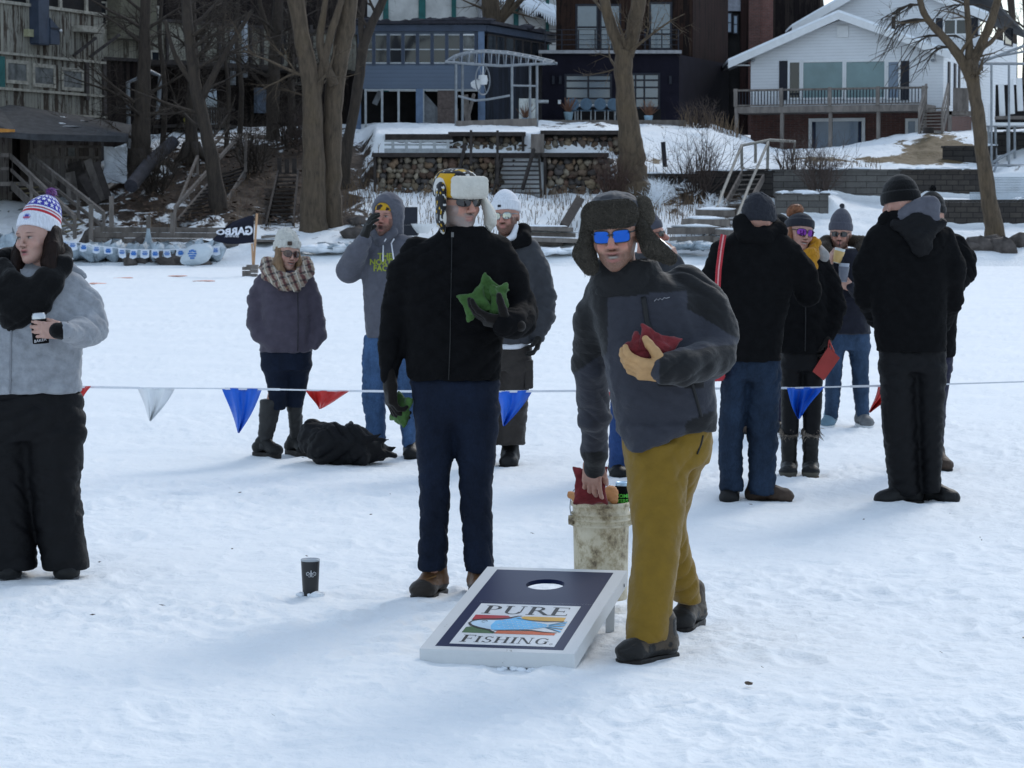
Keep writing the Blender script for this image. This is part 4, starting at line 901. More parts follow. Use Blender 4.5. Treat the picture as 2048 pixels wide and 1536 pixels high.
m = MB(); m.beam(cp(912, 250, 0), cp(1074, 244, 0), .12, .3); m.build('cross_beam', M_DECKW, cl)
m = MB(); m.tube([cp(916, 192, 0), cp(950, 201, 0), cp(975, 199, 0), cp(1020, 191, 0)], .045, 6); m.tube([cp(1026, 171, 0), cp(1072, 172, 0)], .04, 6); m.build('cross_bar', M_GALV, cl)
m = MB(); c = cp(962, 160, .3); ax = Matrix.Rotation(R(62), 3, 'Z') @ Matrix.Rotation(R(90), 3, 'X')
ring = [c + ax @ Vector((.58 * math.cos(t), .58 * math.sin(t), 0)) for t in np.linspace(0, 2 * math.pi, 25)]; m.tube(ring, .03, 6, False)
for t in np.linspace(0, math.pi, 4)[:3]: m.tube([c + ax @ Vector((.57 * math.cos(t), .57 * math.sin(t), 0)), c - ax @ Vector((.57 * math.cos(t), .57 * math.sin(t), 0))], .018, 5)
m.build('wheel', M_GALV, cl); m = MB(); m.lathe(c - Vector((0, .1, 0)), [(0, -.2), (.16, -.18), (.2, 0), (.16, .18), (0, .2)], 10); m.rock(c + Vector((-.28, -.1, -.18)), .17, 2); m.tube([c, c + Vector((.02, 0, .65))], .03, 6); m.build('winch', M_WTRIM, cl)

# ------------------------------------------------------------------ rocks, ice and weeds on the shore
rg = random.Random(21); M_ROCKD = plain('shore_rock', (.085, .072, .065), .85, .5, 3, 9, .5, bd=.04)
for k in range(56):
    if k < 22: px, D = rg.uniform(-60, 300), rg.uniform(84.2, 89)
    elif k < 44: px, D = rg.uniform(240, 430), rg.uniform(83.8, 86)
    elif k < 50: px, D = rg.uniform(1850, 2080), rg.uniform(84.6, 85.6)
    else: px, D = rg.uniform(690, 780), rg.uniform(87, 90)
    c = on_bank(px, D); r = rg.uniform(.14, .42); m = MB(); m.rock(c + Vector((0, 0, r * .2)), r, k, (rg.uniform(.9, 1.7), 1, rg.uniform(.55, .9)))
    side = 'left shore' if px < 450 else ('right shore by the slender trunk' if px > 1800 else 'bank right of the double trunk')
    o = tag(m.build('shore_rock', M_ROCKD, None, True, origin=c), 'dark boulder half sunk in snow on the ' + side, 'rock', {'left shore': 'rocks along the left shore', 'right shore by the slender trunk': 'rocks along the right shore', 'bank right of the double trunk': 'rocks beside the double trunk'}[side])
M_ICE = plain('blue_grey_ice', (.36, .43, .48), .45, .4, 2.5, 6, .8, spec=.3, bd=.15)
def ice(px0, px1, py0, py1, D, seed, nm='ice_ledge', kind=True, mat=M_ICE):
    rg_ = random.Random(seed); m = MB(); n = max(3, int((px1 - px0) / 22))
    for k in range(n):
        t = (k + .5) / n; c = P(lerp(px0, px1, t), (py0 + py1) / 2, D + rg_.uniform(-.2, .2)); h = P(0, py0, D).z - P(0, py1, D).z
        m.rock(c, 1, rg_.random(), ((px1 - px0) / n / 55 * .85, .7, h * rg_.uniform(.42, .62)))
    o = m.build(nm, mat, None, True); return tag(o, 'ridge of blue-grey ice pushed up along the shore', 'ice', kind='structure')
ice(100, 440, 486, 522, 84.6, 1); ice(-80, 60, 468, 515, 85.2, 2); ice(560, 690, 488, 506, 85.2, 3, mat=M_SNOWCAP); ice(640, 830, 486, 502, 85.4, 4); ice(1340, 1420, 484, 498, 85.2, 5); ice(1060, 1180, 496, 510, 85.0, 6, mat=M_SNOWCAP)
icn = MB(); c = P(297, 506, 86.4); icn.lathe(c, [(.36, 0), (.24, .2), (.12, .42), (.07, .65), (.05, .8)], 10); tag(icn.build('ice_cone', M_ICE, None, True), 'cone of ice frozen round the foot of a shore post', 'ice')
M_WEED = plain('dead_weeds', (.145, .10, .062), .9, .4, 6)
m = MB(); rg = random.Random(33)
def weeds(n, px0, px1, D0, D1, h0, h1, lean=.25):
    for k in range(n):
        c = on_bank(rg.uniform(px0, px1), rg.uniform(D0, D1)); h = rg.uniform(h0, h1); v = Vector((rg.uniform(-lean, lean) * h, rg.uniform(-lean, lean) * h, h))
        m.tube([c - Vector((0, 0, .1)), c + v * .6, c + v + Vector((v.x * .6, 0, -.04))], [.011, .009, .004], 3, False)
weeds(750, 720, 1220, 88.5, 94.5, .12, .5); weeds(240, 660, 760, 91, 97, .15, .55); weeds(260, 1240, 1420, 90, 97, .2, .7); weeds(160, 1300, 1480, 87, 95, .15, .5); weeds(220, 300, 620, 90, 99, .1, .4); weeds(160, 1360, 1480, 106, 109, .3, .9); weeds(120, 1560, 1760, 96.5, 99, .15, .4)
tag(m.build('dead_weeds', M_WEED), 'dead weed stems poking through the snow on the bank', 'weeds', kind='stuff')
m = MB(); rg = random.Random(35)                        # fallen leaves and bark on the brown slope
for k in range(900):
    c = on_bank(rg.uniform(230, 640), rg.uniform(90, 103)) + Vector((0, 0, .16)); s_ = rg.uniform(.05, .16); a = rg.uniform(0, 3.1); v = Vector((math.cos(a) * s_, math.sin(a) * s_, rg.uniform(-.03, .06))); w = Vector((-v.y * .5, v.x * .5, rg.uniform(0, .05)))
    m.add([c - v, c + w, c + v, c - w], [(0, 1, 2, 3)])
tag(m.build('leaf_litter', plain('leaf_litter', (.075, .048, .034), .9, .6, 30)), 'brown leaf litter scattered on the left slope', 'leaves', kind='stuff')

# ------------------------------------------------------------------ bare trees
def bark(name, c, st=(1, 1, .22)):
    m, t, b = nt(name); f = noise(t, 9, 6, .68, st=st, dist=.4); g = noise(t, 1.2, 3, .6)
    base = ramp(t, f, [(.28, tuple(x * .38 for x in c)), (.5, c), (.75, tuple(x * 1.5 for x in c))])
    lich = mixc(t, ramp(t, g, [(.5, (0, 0, 0)), (.7, (.4,) * 3)]), base, (c[0] * 1.25, c[1] * 1.2, c[2] * .95))
    t.links.new(lich, b.inputs['Base Color']); b.inputs['Roughness'].default_value = .92; bump(t, b, f, .9, .08); return m
M_BARK = bark('grey_brown_bark', (.088, .064, .042)); M_BARKD = bark('dark_bark', (.044, .033, .025)); M_BARKY = bark('tan_bark', (.098, .070, .044))
def grow(m, p, d, r, L, lev, rg, droop=0.0, n=5, budget=None):
    """one branch and its offspring"""
    if budget[0] <= 0 or r < .004: return
    budget[0] -= 1
    pts = [p]; rad = [r]; seg = 5 if lev > 1 else 4; v = d.normalized(); nodes = []
    for k in range(seg):
        v = (v + Vector((rg.uniform(-.22, .22), rg.uniform(-.22, .22), rg.uniform(-.16, .2) - droop * (k / seg)))).normalized()
        p = p + v * L / seg; pts.append(p); rad.append(r * (1 - .8 * (k + 1) / seg)); nodes.append((p, v, rad[-1]))
    m.tube(pts, rad, 6 if r > .05 else (4 if r > .02 else 3), False)
    if lev <= 0: return
    for k in range(rg.randint(3, 5)):
        q, v, rr = nodes[rg.randint(0, seg - 2)]; w = v.orthogonal().normalized(); w.rotate(Matrix.Rotation(rg.uniform(0, 6.28), 3, v)); ang = rg.uniform(.45, 1.0)
        grow(m, q, v * math.cos(ang) + w * math.sin(ang), max(.006, rr * rg.uniform(.5, .75)), L * rg.uniform(.45, .72), lev - 1, rg, droop, n, budget)
def wob(pts, rad, rg, k=4, amp=.04):
    """subdivide a limb and let it wander a little"""
    Q = []; S = []
    for i in range(len(pts) - 1):
        p0 = pts[max(i-1, 0)]; p1 = pts[i]; p2 = pts[i+1]; p3 = pts[min(i+2, len(pts)-1)]
        for j in range(k):
            t = j / k; q = .5 * ((2*p1) + (p2-p0)*t + (2*p0 - 5*p1 + 4*p2 - p3)*t*t + (3*p1 - p0 - 3*p2 + p3)*t**3); r = lerp(rad[i], rad[i+1], t)
            Q.append(q + Vector((rg.uniform(-1, 1), rg.uniform(-1, 1), 0)) * amp * r * 2); S.append(r * rg.uniform(.94, 1.07))
    return Q + [pts[-1]], S + [rad[-1]]
def tree(lab, limbs, D, mat, seed, twigs=6, lev=3, droop=.0, tl=(1.4, 3.0), group=None, budget=420, roots=True, low=.35):
    """limbs: lists of (px, py, width px[, depth shift]); the first starts at the ground"""
    rg = random.Random(seed); s = FPX / D; L0 = limbs[0]; base = P(L0[0][0], L0[0][1], D)
    o = thing('tree', lab, 'tree', base, group); m = MB(); c = MB(); bud = [budget]
    for li, L in enumerate(limbs):
        pts = [P(p[0], p[1], D + (p[3] if len(p) > 3 else 0)) for p in L]; rad = [p[2] / 2 / s for p in L]
        if li == 0: pts.insert(0, pts[0] - Vector((0, 0, .7))); rad.insert(0, rad[0] * 1.25)
        Q, S = wob(pts, rad, rg); m.tube(Q, S, 12 if li == 0 else 9)
        for k in range(twigs):
            t = rg.uniform(low if li == 0 else .15, 1.0); i = min(int(t * (len(Q) - 1)), len(Q) - 2); v = (Q[i+1] - Q[i]).normalized(); w = v.orthogonal().normalized(); w.rotate(Matrix.Rotation(rg.uniform(0, 6.28), 3, v))
            grow(c, Q[i], v * .5 + w, min(S[i] * .42, .07), rg.uniform(*tl), lev, rg, droop, budget=bud)
    if roots:
        for k in range(6):
            a = k * 1.05 + rg.uniform(-.3, .3); r = rad[0]; e = Vector((math.cos(a), math.sin(a), 0)); m.tube([base + e * r * .5 + Vector((0, 0, r * 1.6)), base + e * r * 1.0 + Vector((0, 0, r * .4)), base + e * r * 1.9 - Vector((0, 0, r * .5))], [r * .45, r * .4, r * .12], 7)
    m.build('trunk', mat, o, True); c.build('branches', mat, o); return o
tree('big double-trunked tree behind the woman in the white knit hat', [[(628, 478, 62), (627, 420, 50), (626, 300, 44), (623, 180, 37), (606, 90, 33), (592, 0, 34), (588, -90, 28)], [(664, 476, 50, .5), (662, 400, 42, .5), (664, 300, 40, .5), (668, 200, 37, .5), (680, 110, 36, .5), (694, 40, 38, .5), (702, -60, 32, .5)], [(628, 205, 24), (646, 130, 17), (664, 60, 15), (690, -20, 11)], [(668, 170, 22), (640, 92, 16), (648, 20, 12), (660, -60, 9)]], 89.5, M_BARK, 3, 7, 3)
tree('thin tree curving up just right of the double trunk', [[(686, 345, 30), (700, 262, 22), (716, 170, 21), (728, 90, 21), (752, 30, 18), (782, -30, 14)], [(727, 95, 16), (722, 40, 12), (735, -40, 9)]], 95.5, M_BARKD, 5, 5, 3, budget=260)
tree('leaning dark tree crossing in front of the left dark stairs', [[(440, 438, 38), (428, 340, 30), (412, 262, 26), (396, 196, 25), (384, 120, 23), (374, 30, 20), (372, -60, 17)], [(402, 200, 16), (432, 140, 13), (470, 75, 10), (505, 20, 7)], [(388, 170, 14), (350, 110, 10), (330, 40, 7)]], 92, M_BARKD, 7, 14, 3, tl=(1.6, 3.6), budget=1100)
tree('straight dark trunk behind the forked downspout', [[(278, 342, 42), (283, 260, 37), (287, 170, 28), (290, 60, 22), (292, -60, 20)]], 98, M_BARKD, 9, 16, 3, tl=(1.6, 3.6), budget=1100)
tree('dark trunk in front of the white totes on the porch', [[(384, 316, 30), (383, 240, 25), (386, 160, 22), (384, 60, 20), (380, -60, 16)]], 99, M_BARKD, 11, 13, 3, budget=800)
tree('dark trunk standing before the cream boards of the far wing', [[(546, 262, 26), (546, 160, 25), (552, 70, 22), (562, -50, 19)], [(549, 90, 14), (525, 30, 10), (512, -40, 7)]], 104, M_BARKD, 13, 13, 3, tl=(1.4, 3.4), budget=900)
tree('slim dark trunk immediately left of the double-trunked tree', [[(584, 268, 15), (582, 150, 13), (582, 20, 12), (580, -60, 10)]], 104.5, M_BARKD, 15, 12, 3, budget=700)
tree('big forked tree with a flared foot right of the stone walls', [[(1262, 384, 78), (1263, 350, 62), (1262, 300, 52), (1256, 240, 42), (1249, 180, 37), (1247, 118, 38), (1252, 96, 38)], [(1247, 112, 28), (1232, 78, 24), (1216, 30, 22), (1204, -30, 20), (1196, -90, 16)], [(1254, 112, 30), (1264, 74, 30), (1274, 20, 30), (1284, -50, 28)]], 93, M_BARKY, 17, 3, 3, low=.7, budget=300)
tree('slender leaning tree with drooping twigs in front of the white house', [[(1990, 464, 42), (1980, 410, 33), (1966, 320, 29), (1956, 230, 27), (1947, 170, 26), (1941, 120, 30)], [(1943, 165, 19), (1918, 112, 20), (1885, 72, 16), (1856, 40, 14), (1842, 8, 13), (1832, -50, 11)], [(1940, 126, 20), (1938, 70, 13), (1934, 10, 12), (1930, -60, 10)], [(1944, 128, 24), (1965, 84, 19), (1984, 40, 17), (1998, -10, 15), (2006, -60, 12)], [(1950, 104, 12), (1982, 84, 9), (1998, 62, 7)]], 86.5, M_BARKY, 19, 4, 2, tl=(1.0, 1.8), low=.8, budget=230)
rt = random.Random(77)                                   # its long twigs, hanging down over the gable
tr_ = [o for o in bpy.data.objects if o.get('label', '').startswith('slender leaning')][0]; m = MB()
for (px, py, n) in ((1885, 72, 7), (1856, 40, 9), (1843, 10, 9), (1905, 95, 5), (1934, 10, 4)):
    for k in range(n):
        a = P(px, py, 86.5); L = rt.uniform(.9, 2.0); sgn = -1 if rt.random() < .85 else 1; pts = [a + Vector((sgn * L * t * rt.uniform(.85, 1.1), rt.uniform(-.3, .3) * t * L, L * (.32 * t - .95 * t * t * rt.uniform(.8, 1.5)))) for t in (0, .25, .5, .75, 1)]
        m.tube(pts, [.028, .022, .016, .011, .005], 4, False)
        for q in pts[1:4]:
            for j in range(2): e = q + Vector((rt.uniform(-.4, .15), rt.uniform(-.2, .2), rt.uniform(-.45, -.05))); m.tube([q, (q + e) / 2 + Vector((0, 0, .04)), e], [.011, .008, .004], 3, False)
m.build('hanging_twigs', M_BARKD, tr_)
tree('grey tree rising behind the roof of the blue house', [[(985, 120, 40), (984, 40, 36), (978, -20, 34), (974, -80, 30)], [(992, 52, 20), (1016, 12, 17), (1036, -30, 14)], [(998, 44, 18), (1028, 14, 13), (1062, -22, 10)]], 119.0, M_BARK, 23, 2, 2, roots=False, budget=120)
for k, (px, w, D) in enumerate(((478, 12, 103), (452, 10, 101), (325, 12, 102), (612, 10, 106))): tree(['thin sapling before the dim porch boards, left of the far trunk', 'thin sapling rising right above the dark left stairs', 'thin sapling between the downspout and the totes', 'thin sapling seen in the fork of the double trunk'][k], [[(px, 300 if k != 3 else 262, w), (px + 5, 180, w * .8), (px - 6, 70, w * .7), (px + 4, -50, w * .5)]], D, M_BARKD, 40 + k, 9, 3, tl=(1.2, 2.8), budget=600, roots=False, low=.25)
for k, (px, D, w) in enumerate(((1570, 140, 30), (1596, 150, 24), (1996, 142, 18), (2022, 135, 22), (2052, 146, 24), (1120, 150, 26), (820, 150, 24), (1640, 150, 22))):
    b = on_bank(px, 139); tree(['bare tree beyond the brick building, left of the gables', 'second bare tree beyond the gables, nearer to the white eave', 'bare tree far behind the upper house, nearest its wall', 'bare tree far behind the upper house, in the middle of three', 'bare tree far behind at the right picture edge', 'bare tree far behind the snowy timbered roof', 'bare tree far behind the white plastered wall', 'bare tree far behind the upper white gable'][k], [[(px, 230, w), (px + 4, 60, w * .7), (px - 5, -60, w * .55), (px, -200, w * .3)]], D, M_BARKD, 60 + k, 12, 3, tl=(2.5, 5), budget=380, roots=False, low=.35, group='trees beyond the houses')
def shrub(lab, px, py, D, n, h, spread, seed, mat, lev=2):
    rg = random.Random(seed); b = P(px, py, D); b.z = min(b.z, on_bank(px, D).z + .1); o = thing('shrub', lab, 'shrub', b); m = MB(); bud = [620]
    for k in range(n):
        a = rg.uniform(0, 6.28); d = Vector((math.cos(a) * spread * rg.uniform(.2, 1), math.sin(a) * spread * .6, 1)); grow(m, b + Vector((rg.uniform(-.35, .35), rg.uniform(-.3, .3), -.1)), d, rg.uniform(.018, .032), h * rg.uniform(.7, 1.1), lev, rg, -.12, budget=bud)
    m.build('stems', mat, o); return o
M_STEM = plain('bare_stems', (.075, .056, .048), .9, .3, 6)
shrub('large bare many-stemmed bush between the big trunk and the pipe-railed stairs', 1395, 378, 95.3, 34, 2.3, .75, 3, M_STEM)
shrub('bare bush on the grey block wall under the garage window', 1632, 392, 94.5, 30, 1.9, .6, 4, M_STEM); shrub('dark bare bush in front of the grey block wall, right of the stairs', 1585, 345, 97, 16, 1.2, .6, 8, M_STEM)
shrub('reddish brush growing round the foot of the big forked tree', 1235, 385, 92.6, 30, 1.5, .6, 5, plain('reddish_stems', (.075, .045, .036), .9, .3, 6)); shrub('low snowy brush right of the big forked tree', 1305, 392, 92.4, 26, .9, .8, 6, M_SNOWCAP)
shrub('low snowy brush at the upper dock slab', 1425, 410, 91, 18, .8, .8, 7, M_SNOWCAP); shrub('brown brush before the charcoal house corner', 1400, 252, 107, 22, 1.0, .9, 9, M_STEM); shrub('tangled brush beside the far trunk at left', 620, 300, 101, 20, 1.5, .7, 10, M_STEM)

shrub('dark brush on the left slope below the straight trunk', 310, 372, 95, 26, 1.9, .8, 21, M_BARKD); shrub('dark brush beside the top of the dark stairs at left', 505, 330, 97.5, 26, 2.0, .8, 22, M_BARKD); shrub('dark brush under the gallery, left of the double trunk', 575, 300, 102, 24, 2.2, .8, 23, M_BARKD)
# ------------------------------------------------------------------ implicit surfaces for bodies and clothes
class S:
    """a smooth union of tapered limbs, ellipsoids and stacked cross-sections, meshed with surface nets"""
    def __init__(s): s.pr = []
    def _add(s, fn, lo, hi, k, op): s.pr.append((fn, np.array(lo, float), np.array(hi, float), k, op)); return s
    def cone(s, a, b, ra, rb, k=.02, op='u', flat=None, ratio=1.0):
        a = np.array(a, float); b = np.array(b, float); ab = b - a; L = max(ab @ ab, 1e-12); u = None if flat is None else np.array(flat, float) / np.linalg.norm(flat)
        def fn(p):
            t = np.clip((p - a) @ ab / L, 0, 1); q = p - a - t[:, None] * ab
            if u is not None: q = q + (q @ u)[:, None] * u * (1 / ratio - 1)
            return np.sqrt((q * q).sum(1)) - (ra + (rb - ra) * t)
        r = max(ra, rb) * max(1, ratio); return s._add(fn, np.minimum(a, b) - r, np.maximum(a, b) + r, k, op)
    def path(s, pts, rad, k=.02, op='u', flat=None, ratio=1.0):
        for i in range(len(pts) - 1): s.cone(pts[i], pts[i+1], rad[i], rad[i+1], k, op, flat, ratio)
        return s
    def ell(s, c, r, k=.02, op='u', rot=None):
        c = np.array(c, float); r = np.array(r, float); M_ = None if rot is None else np.array(rot)
        def fn(p):
            q = p - c
            if M_ is not None: q = q @ M_
            k0 = np.sqrt(((q / r) ** 2).sum(1)); k1 = np.sqrt(((q / r / r) ** 2).sum(1)) + 1e-9
            return k0 * (k0 - 1) / k1
        R_ = r if rot is None else np.full(3, r.max()); return s._add(fn, c - R_, c + R_, k, op)
    def box(s, c, h, rd=.01, k=.01, op='u', rot=None):
        c = np.array(c, float); h = np.array(h, float) - rd; M_ = None if rot is None else np.array(rot)
        def fn(p):
            q = p - c
            if M_ is not None: q = q @ M_
            q = np.abs(q) - h; return np.sqrt((np.maximum(q, 0) ** 2).sum(1)) + np.minimum(q.max(1), 0) - rd
        R_ = h + rd if rot is None else np.full(3, np.linalg.norm(h) + rd); return s._add(fn, c - R_, c + R_, k, op)
    def stack(s, rows, n=2.3, k=.02, op='u', rd=.012):
        """rows (z, cx, cy, half width, half depth)"""
        rows = sorted(rows); A = np.array(rows, float); z = A[:, 0]; zz = np.linspace(z[0], z[-1], 8 * len(z)); Q = np.zeros((len(zz), 4))
        for j in range(4):                                     # monotone-ish smooth interpolation
            lin = np.interp(zz, z, A[:, j+1]); ker = np.array([1, 2, 3, 2, 1.]) / 9; pad = np.concatenate([[lin[0]]*2, lin, [lin[-1]]*2]); Q[:, j] = np.convolve(pad, ker, 'valid')
        def fn(p):
            pz = p[:, 2]; cx, cy, a, b = (np.interp(pz, zz, Q[:, j]) for j in range(4)); x = p[:, 0] - cx; y = p[:, 1] - cy
            m = (np.abs(x / a) ** n + np.abs(y / b) ** n) ** (1 / n) + 1e-9; d = np.sqrt(x*x + y*y) * (1 - 1/m); d = np.where(m < .5, -np.minimum(a, b) * .5, d)
            e = np.maximum(z[0] - pz, pz - z[-1]); u = np.maximum(d + rd, 0); v = np.maximum(e + rd, 0); return np.sqrt(u*u + v*v) + np.minimum(np.maximum(d, e) + rd, 0) - rd
        lo = (min(A[:, 1] - A[:, 3]), min(A[:, 2] - A[:, 4]), z[0]); hi = (max(A[:, 1] + A[:, 3]), max(A[:, 2] + A[:, 4]), z[-1]); return s._add(fn, lo, hi, k, op)
    def ev(s, p):
        d = np.full(len(p), 1.0)
        for fn, lo, hi, k, op in s.pr:
            mg = 3 * k + .06; m = np.all((p > lo - mg) & (p < hi + mg), axis=1)
            if not m.any(): continue
            e = fn(p[m]); c = d[m]
            if op == 'u': h = np.clip(.5 + .5 * (c - e) / k, 0, 1); d[m] = c * (1 - h) + e * h - k * h * (1 - h)
            else: h = np.clip(.5 - .5 * (c + e) / k, 0, 1); d[m] = c * (1 - h) - e * h + k * h * (1 - h)
        return d
    def mesh(s, res, smooth=1):
        lo = np.min([q[1] for q in s.pr if q[4] == 'u'], 0) - res * 3 - .012; hi = np.max([q[2] for q in s.pr if q[4] == 'u'], 0) + res * 3 + .012
        B = 8; nb = np.ceil((hi - lo) / (res * B)).astype(int) + 1; n = nb * B
        bi = np.stack(np.meshgrid(*[np.arange(q) for q in nb], indexing='ij'), -1).reshape(-1, 3); ctr = lo + (bi * B + (B - 1) / 2) * res
        dc = s.ev(ctr); D = np.repeat(np.repeat(np.repeat(dc.reshape(nb), B, 0), B, 1), B, 2)
        act = bi[np.abs(dc) < B * res * 2.0 + .05]; off = np.stack(np.meshgrid(*[np.arange(B)] * 3, indexing='ij'), -1).reshape(-1, 3)
        for ch in range(0, len(act), 400):
            g = (act[ch:ch+400, None, :] * B + off[None]).reshape(-1, 3); D[g[:, 0], g[:, 1], g[:, 2]] = s.ev(lo + g * res)
        D[0] = D[-1] = 1; D[:, 0] = D[:, -1] = 1; D[:, :, 0] = D[:, :, -1] = 1
        I = D < 0; c = [I[i:n[0]-1+i, j:n[1]-1+j, k:n[2]-1+k] for i in (0, 1) for j in (0, 1) for k in (0, 1)]
        cnt = sum(x.astype(np.int8) for x in c); cell = np.argwhere((cnt > 0) & (cnt < 8)); idx = np.full(n - 1, -1); idx[cell[:, 0], cell[:, 1], cell[:, 2]] = np.arange(len(cell))
        cor = np.array([(i, j, k) for i in (0, 1) for j in (0, 1) for k in (0, 1)]); val = np.stack([D[cell[:, 0]+q[0], cell[:, 1]+q[1], cell[:, 2]+q[2]] for q in cor], 1)
        acc = np.zeros((len(cell), 3)); w = np.zeros(len(cell))
        for a in range(8):
            for b in range(a + 1, 8):
                if np.abs(cor[a] - cor[b]).sum() != 1: continue
                m = (val[:, a] < 0) != (val[:, b] < 0); t = val[m, a] / (val[m, a] - val[m, b]); acc[m] += cor[a] + t[:, None] * (cor[b] - cor[a]); w[m] += 1
        V = lo + (cell + acc / w[:, None]) * res; F = []
        for ax in range(3):
            o1, o2 = [q for q in range(3) if q != ax]; sl0 = [slice(1, -1)] * 3; sl1 = [slice(1, -1)] * 3; sl0[ax] = slice(0, n[ax]-1); sl1[ax] = slice(1, n[ax])
            a, b = I[tuple(sl0)], I[tuple(sl1)]; e = np.argwhere(a != b)
            if len(e) == 0: continue
            ins = a[e[:, 0], e[:, 1], e[:, 2]]; e = e + np.array([0 if q == ax else 1 for q in range(3)]); e1 = np.zeros(3, int); e1[o1] = 1; e2 = np.zeros(3, int); e2[o2] = 1
            q = np.stack([idx[tuple((e - d_).T)] for d_ in (0*e1, e1, e1 + e2, e2)], 1); flip = ins if ax != 1 else ~ins; q[~flip] = q[~flip][:, ::-1]; F.append(q)
        F = np.concatenate(F); F = F[(F >= 0).all(1)][:, ::-1]
        for _ in range(smooth): V = lap(V, F, .5)
        return V, F
def lap(V, F, w):
    A = np.zeros_like(V); n = np.zeros(len(V))
    for i in range(4):
        for j in (1, 3): np.add.at(A, F[:, i], V[F[:, (i + j) % 4]]); np.add.at(n, F[:, i], 1)
    return V * (1 - w) + w * A / np.maximum(n, 1)[:, None]
def normals(V, F):
    f = np.cross(V[F[:, 2]] - V[F[:, 0]], V[F[:, 3]] - V[F[:, 1]]); N = np.zeros_like(V)
    for i in range(4): np.add.at(N, F[:, i], f)
    return N / (np.linalg.norm(N, axis=1)[:, None] + 1e-12)
def wrinkle(V, F, amp, freq, seed=0, st=(1, 1, 1.9), folds=()):
    """cloth folds: ridged noise, plus single creases given as (a, b, depth, width)"""
    N = normals(V, F); p = V * np.array(st) * freq
    w = fbm(p + 1.2 * np.stack([vnoise(p * .6, seed + 5), vnoise(p * .6, seed + 6), vnoise(p * .6, seed + 7)], 1), seed, 3); r = 1 - 2.2 * np.abs(w); fine = fbm(p * 2.7, seed + 9, 2)
    d = amp * 1.45 * (r * .75 + .3 * fine)
    for sg in (-1, 1):                                         # slanting drag lines, bunched here and there
        q_ = V[:, 2] * 10 + sg * (V[:, 0] + .5 * V[:, 1]) * 7 + 1.3 * vnoise(V * 3.1, seed + 11 + sg); mk = np.clip(vnoise(V * 2.6, seed + 15 + sg) * 1.9, 0, 1); d = d + amp * 1.5 * mk * ((1 - np.abs(np.sin(np.pi * q_))) ** 2.2 - .2)
    for a, b, dep, wd in folds:
        a = np.array(a); b = np.array(b); ab = b - a; t = np.clip((V - a) @ ab / (ab @ ab), 0, 1); q = np.linalg.norm((V - a - t[:, None] * ab), axis=1); d += dep * np.exp(-(q / wd) ** 2) * np.sin(np.pi * np.clip(t, .02, .98)) ** .5
    return V + N * d[:, None]
def sdf_obj(name, s, res, mat, parent, wr=None, colf=None, smooth=1, folds=()):
    V, F = s.mesh(res, smooth)
    c = colf(V) if colf else None
    if wr: V = wrinkle(V, F, *wr, folds=folds)
    return mesh_obj(name, V, F, mat, parent, True, c)
def fur(name, V, F, n, L, w, mat, parent, seed=0, droop=.3, mask=None, jit=.5, colors=None):
    """short hairs as thin bent blades standing on a surface"""
    rg = np.random.default_rng(seed); N = normals(V, F); f = F[rg.integers(0, len(F), n * 3)]; c = V[f].mean(1) + rg.uniform(-.5, .5, (len(f), 1)) * (V[f[:, 0]] - V[f[:, 2]]) * .6
    nn = N[f].mean(1)
    if mask is not None: k = mask(c); c, nn = c[k], nn[k]
    c, nn = c[:n], nn[:n]; m = len(c); d = nn + rg.normal(0, jit, (m, 3)) * .6 + np.array([0, 0, -droop]); d /= np.linalg.norm(d, axis=1)[:, None]
    sd_ = np.cross(d, rg.normal(0, 1, (m, 3))); sd_ /= np.linalg.norm(sd_, axis=1)[:, None] + 1e-9; l = L * rg.uniform(.6, 1.25, (m, 1)); tip = c + d * l + np.array([0, 0, -droop * .35]) * l
    P0 = c - nn * .004 - sd_ * w; P1 = c - nn * .004 + sd_ * w; M1 = c + d * l * .55 + sd_ * w * .7; M0 = c + d * l * .55 - sd_ * w * .7
    VV = np.stack([P0, P1, M1, M0, tip], 1).reshape(-1, 3); b = np.arange(m) * 5; Fs = [(int(i), int(i+1), int(i+2), int(i+3)) for i in b] + [(int(i+3), int(i+2), int(i+4)) for i in b]
    cols = None
    if colors is not None: cols = np.repeat(colors(c, rg), 5, 0)
    return mesh_obj(name, VV, Fs, mat, parent, True, cols)

# ------------------------------------------------------------------ people
M_SKIN = skin_mat()
class Person:
    """a root Empty at the feet; every method takes photo pixels plus a depth offset in metres"""
    def __init__(s, px, py, lab, D=None, group=None):
        s.D = D or gd(py); s.s = FPX / s.D; b = P(px, py, s.D); b.z = 0
        s.root = thing('person', lab, 'person', b, group); s.skin = []
    def J(s, px, py, dy=0.0): return np.array(P(px, py, s.D + dy))
    def m(s, px): return px / s.s
    def rows(s, rr):
        """(py, left px, right px, dy, half depth) -> stack rows"""
        out = []
        for py, l, r, dy, b in rr: c = s.J((l + r) / 2, py, dy); out.append((c[2], c[0], c[1], abs(r - l) / 2 / s.s, b))
        return out
    def limb(s, S_, pts, k=.025, flat=None, ratio=1.0): S_.path([s.J(p[0], p[1], p[2]) for p in pts], [p[3] / s.s for p in pts], k, 'u', flat, ratio); return S_
    def bodypart(s, V, F, C): s.skin.append((V, F, C))
    def finish(s, mat=None):
        """the body: head, hands and what the clothes cover, one mesh"""
        V = []; F = []; C = []; n = 0
        for v, f, c in s.skin: V.append(v); F += (f + n).tolist(); C.append(c); n += len(v)
        return mesh_obj('body', np.concatenate(V), F, M_SKIN, s.root, True, np.concatenate(C))
    def inner(s, segs, tone, res=.02):
        """hidden trunk and limbs joining head to hands"""
        q = S()
        for a, b, ra, rb in segs: q.cone(a, b, ra, rb, .05)
        V, F = q.mesh(res, 1); s.bodypart(V, F, np.tile(tone, (len(V), 1)))

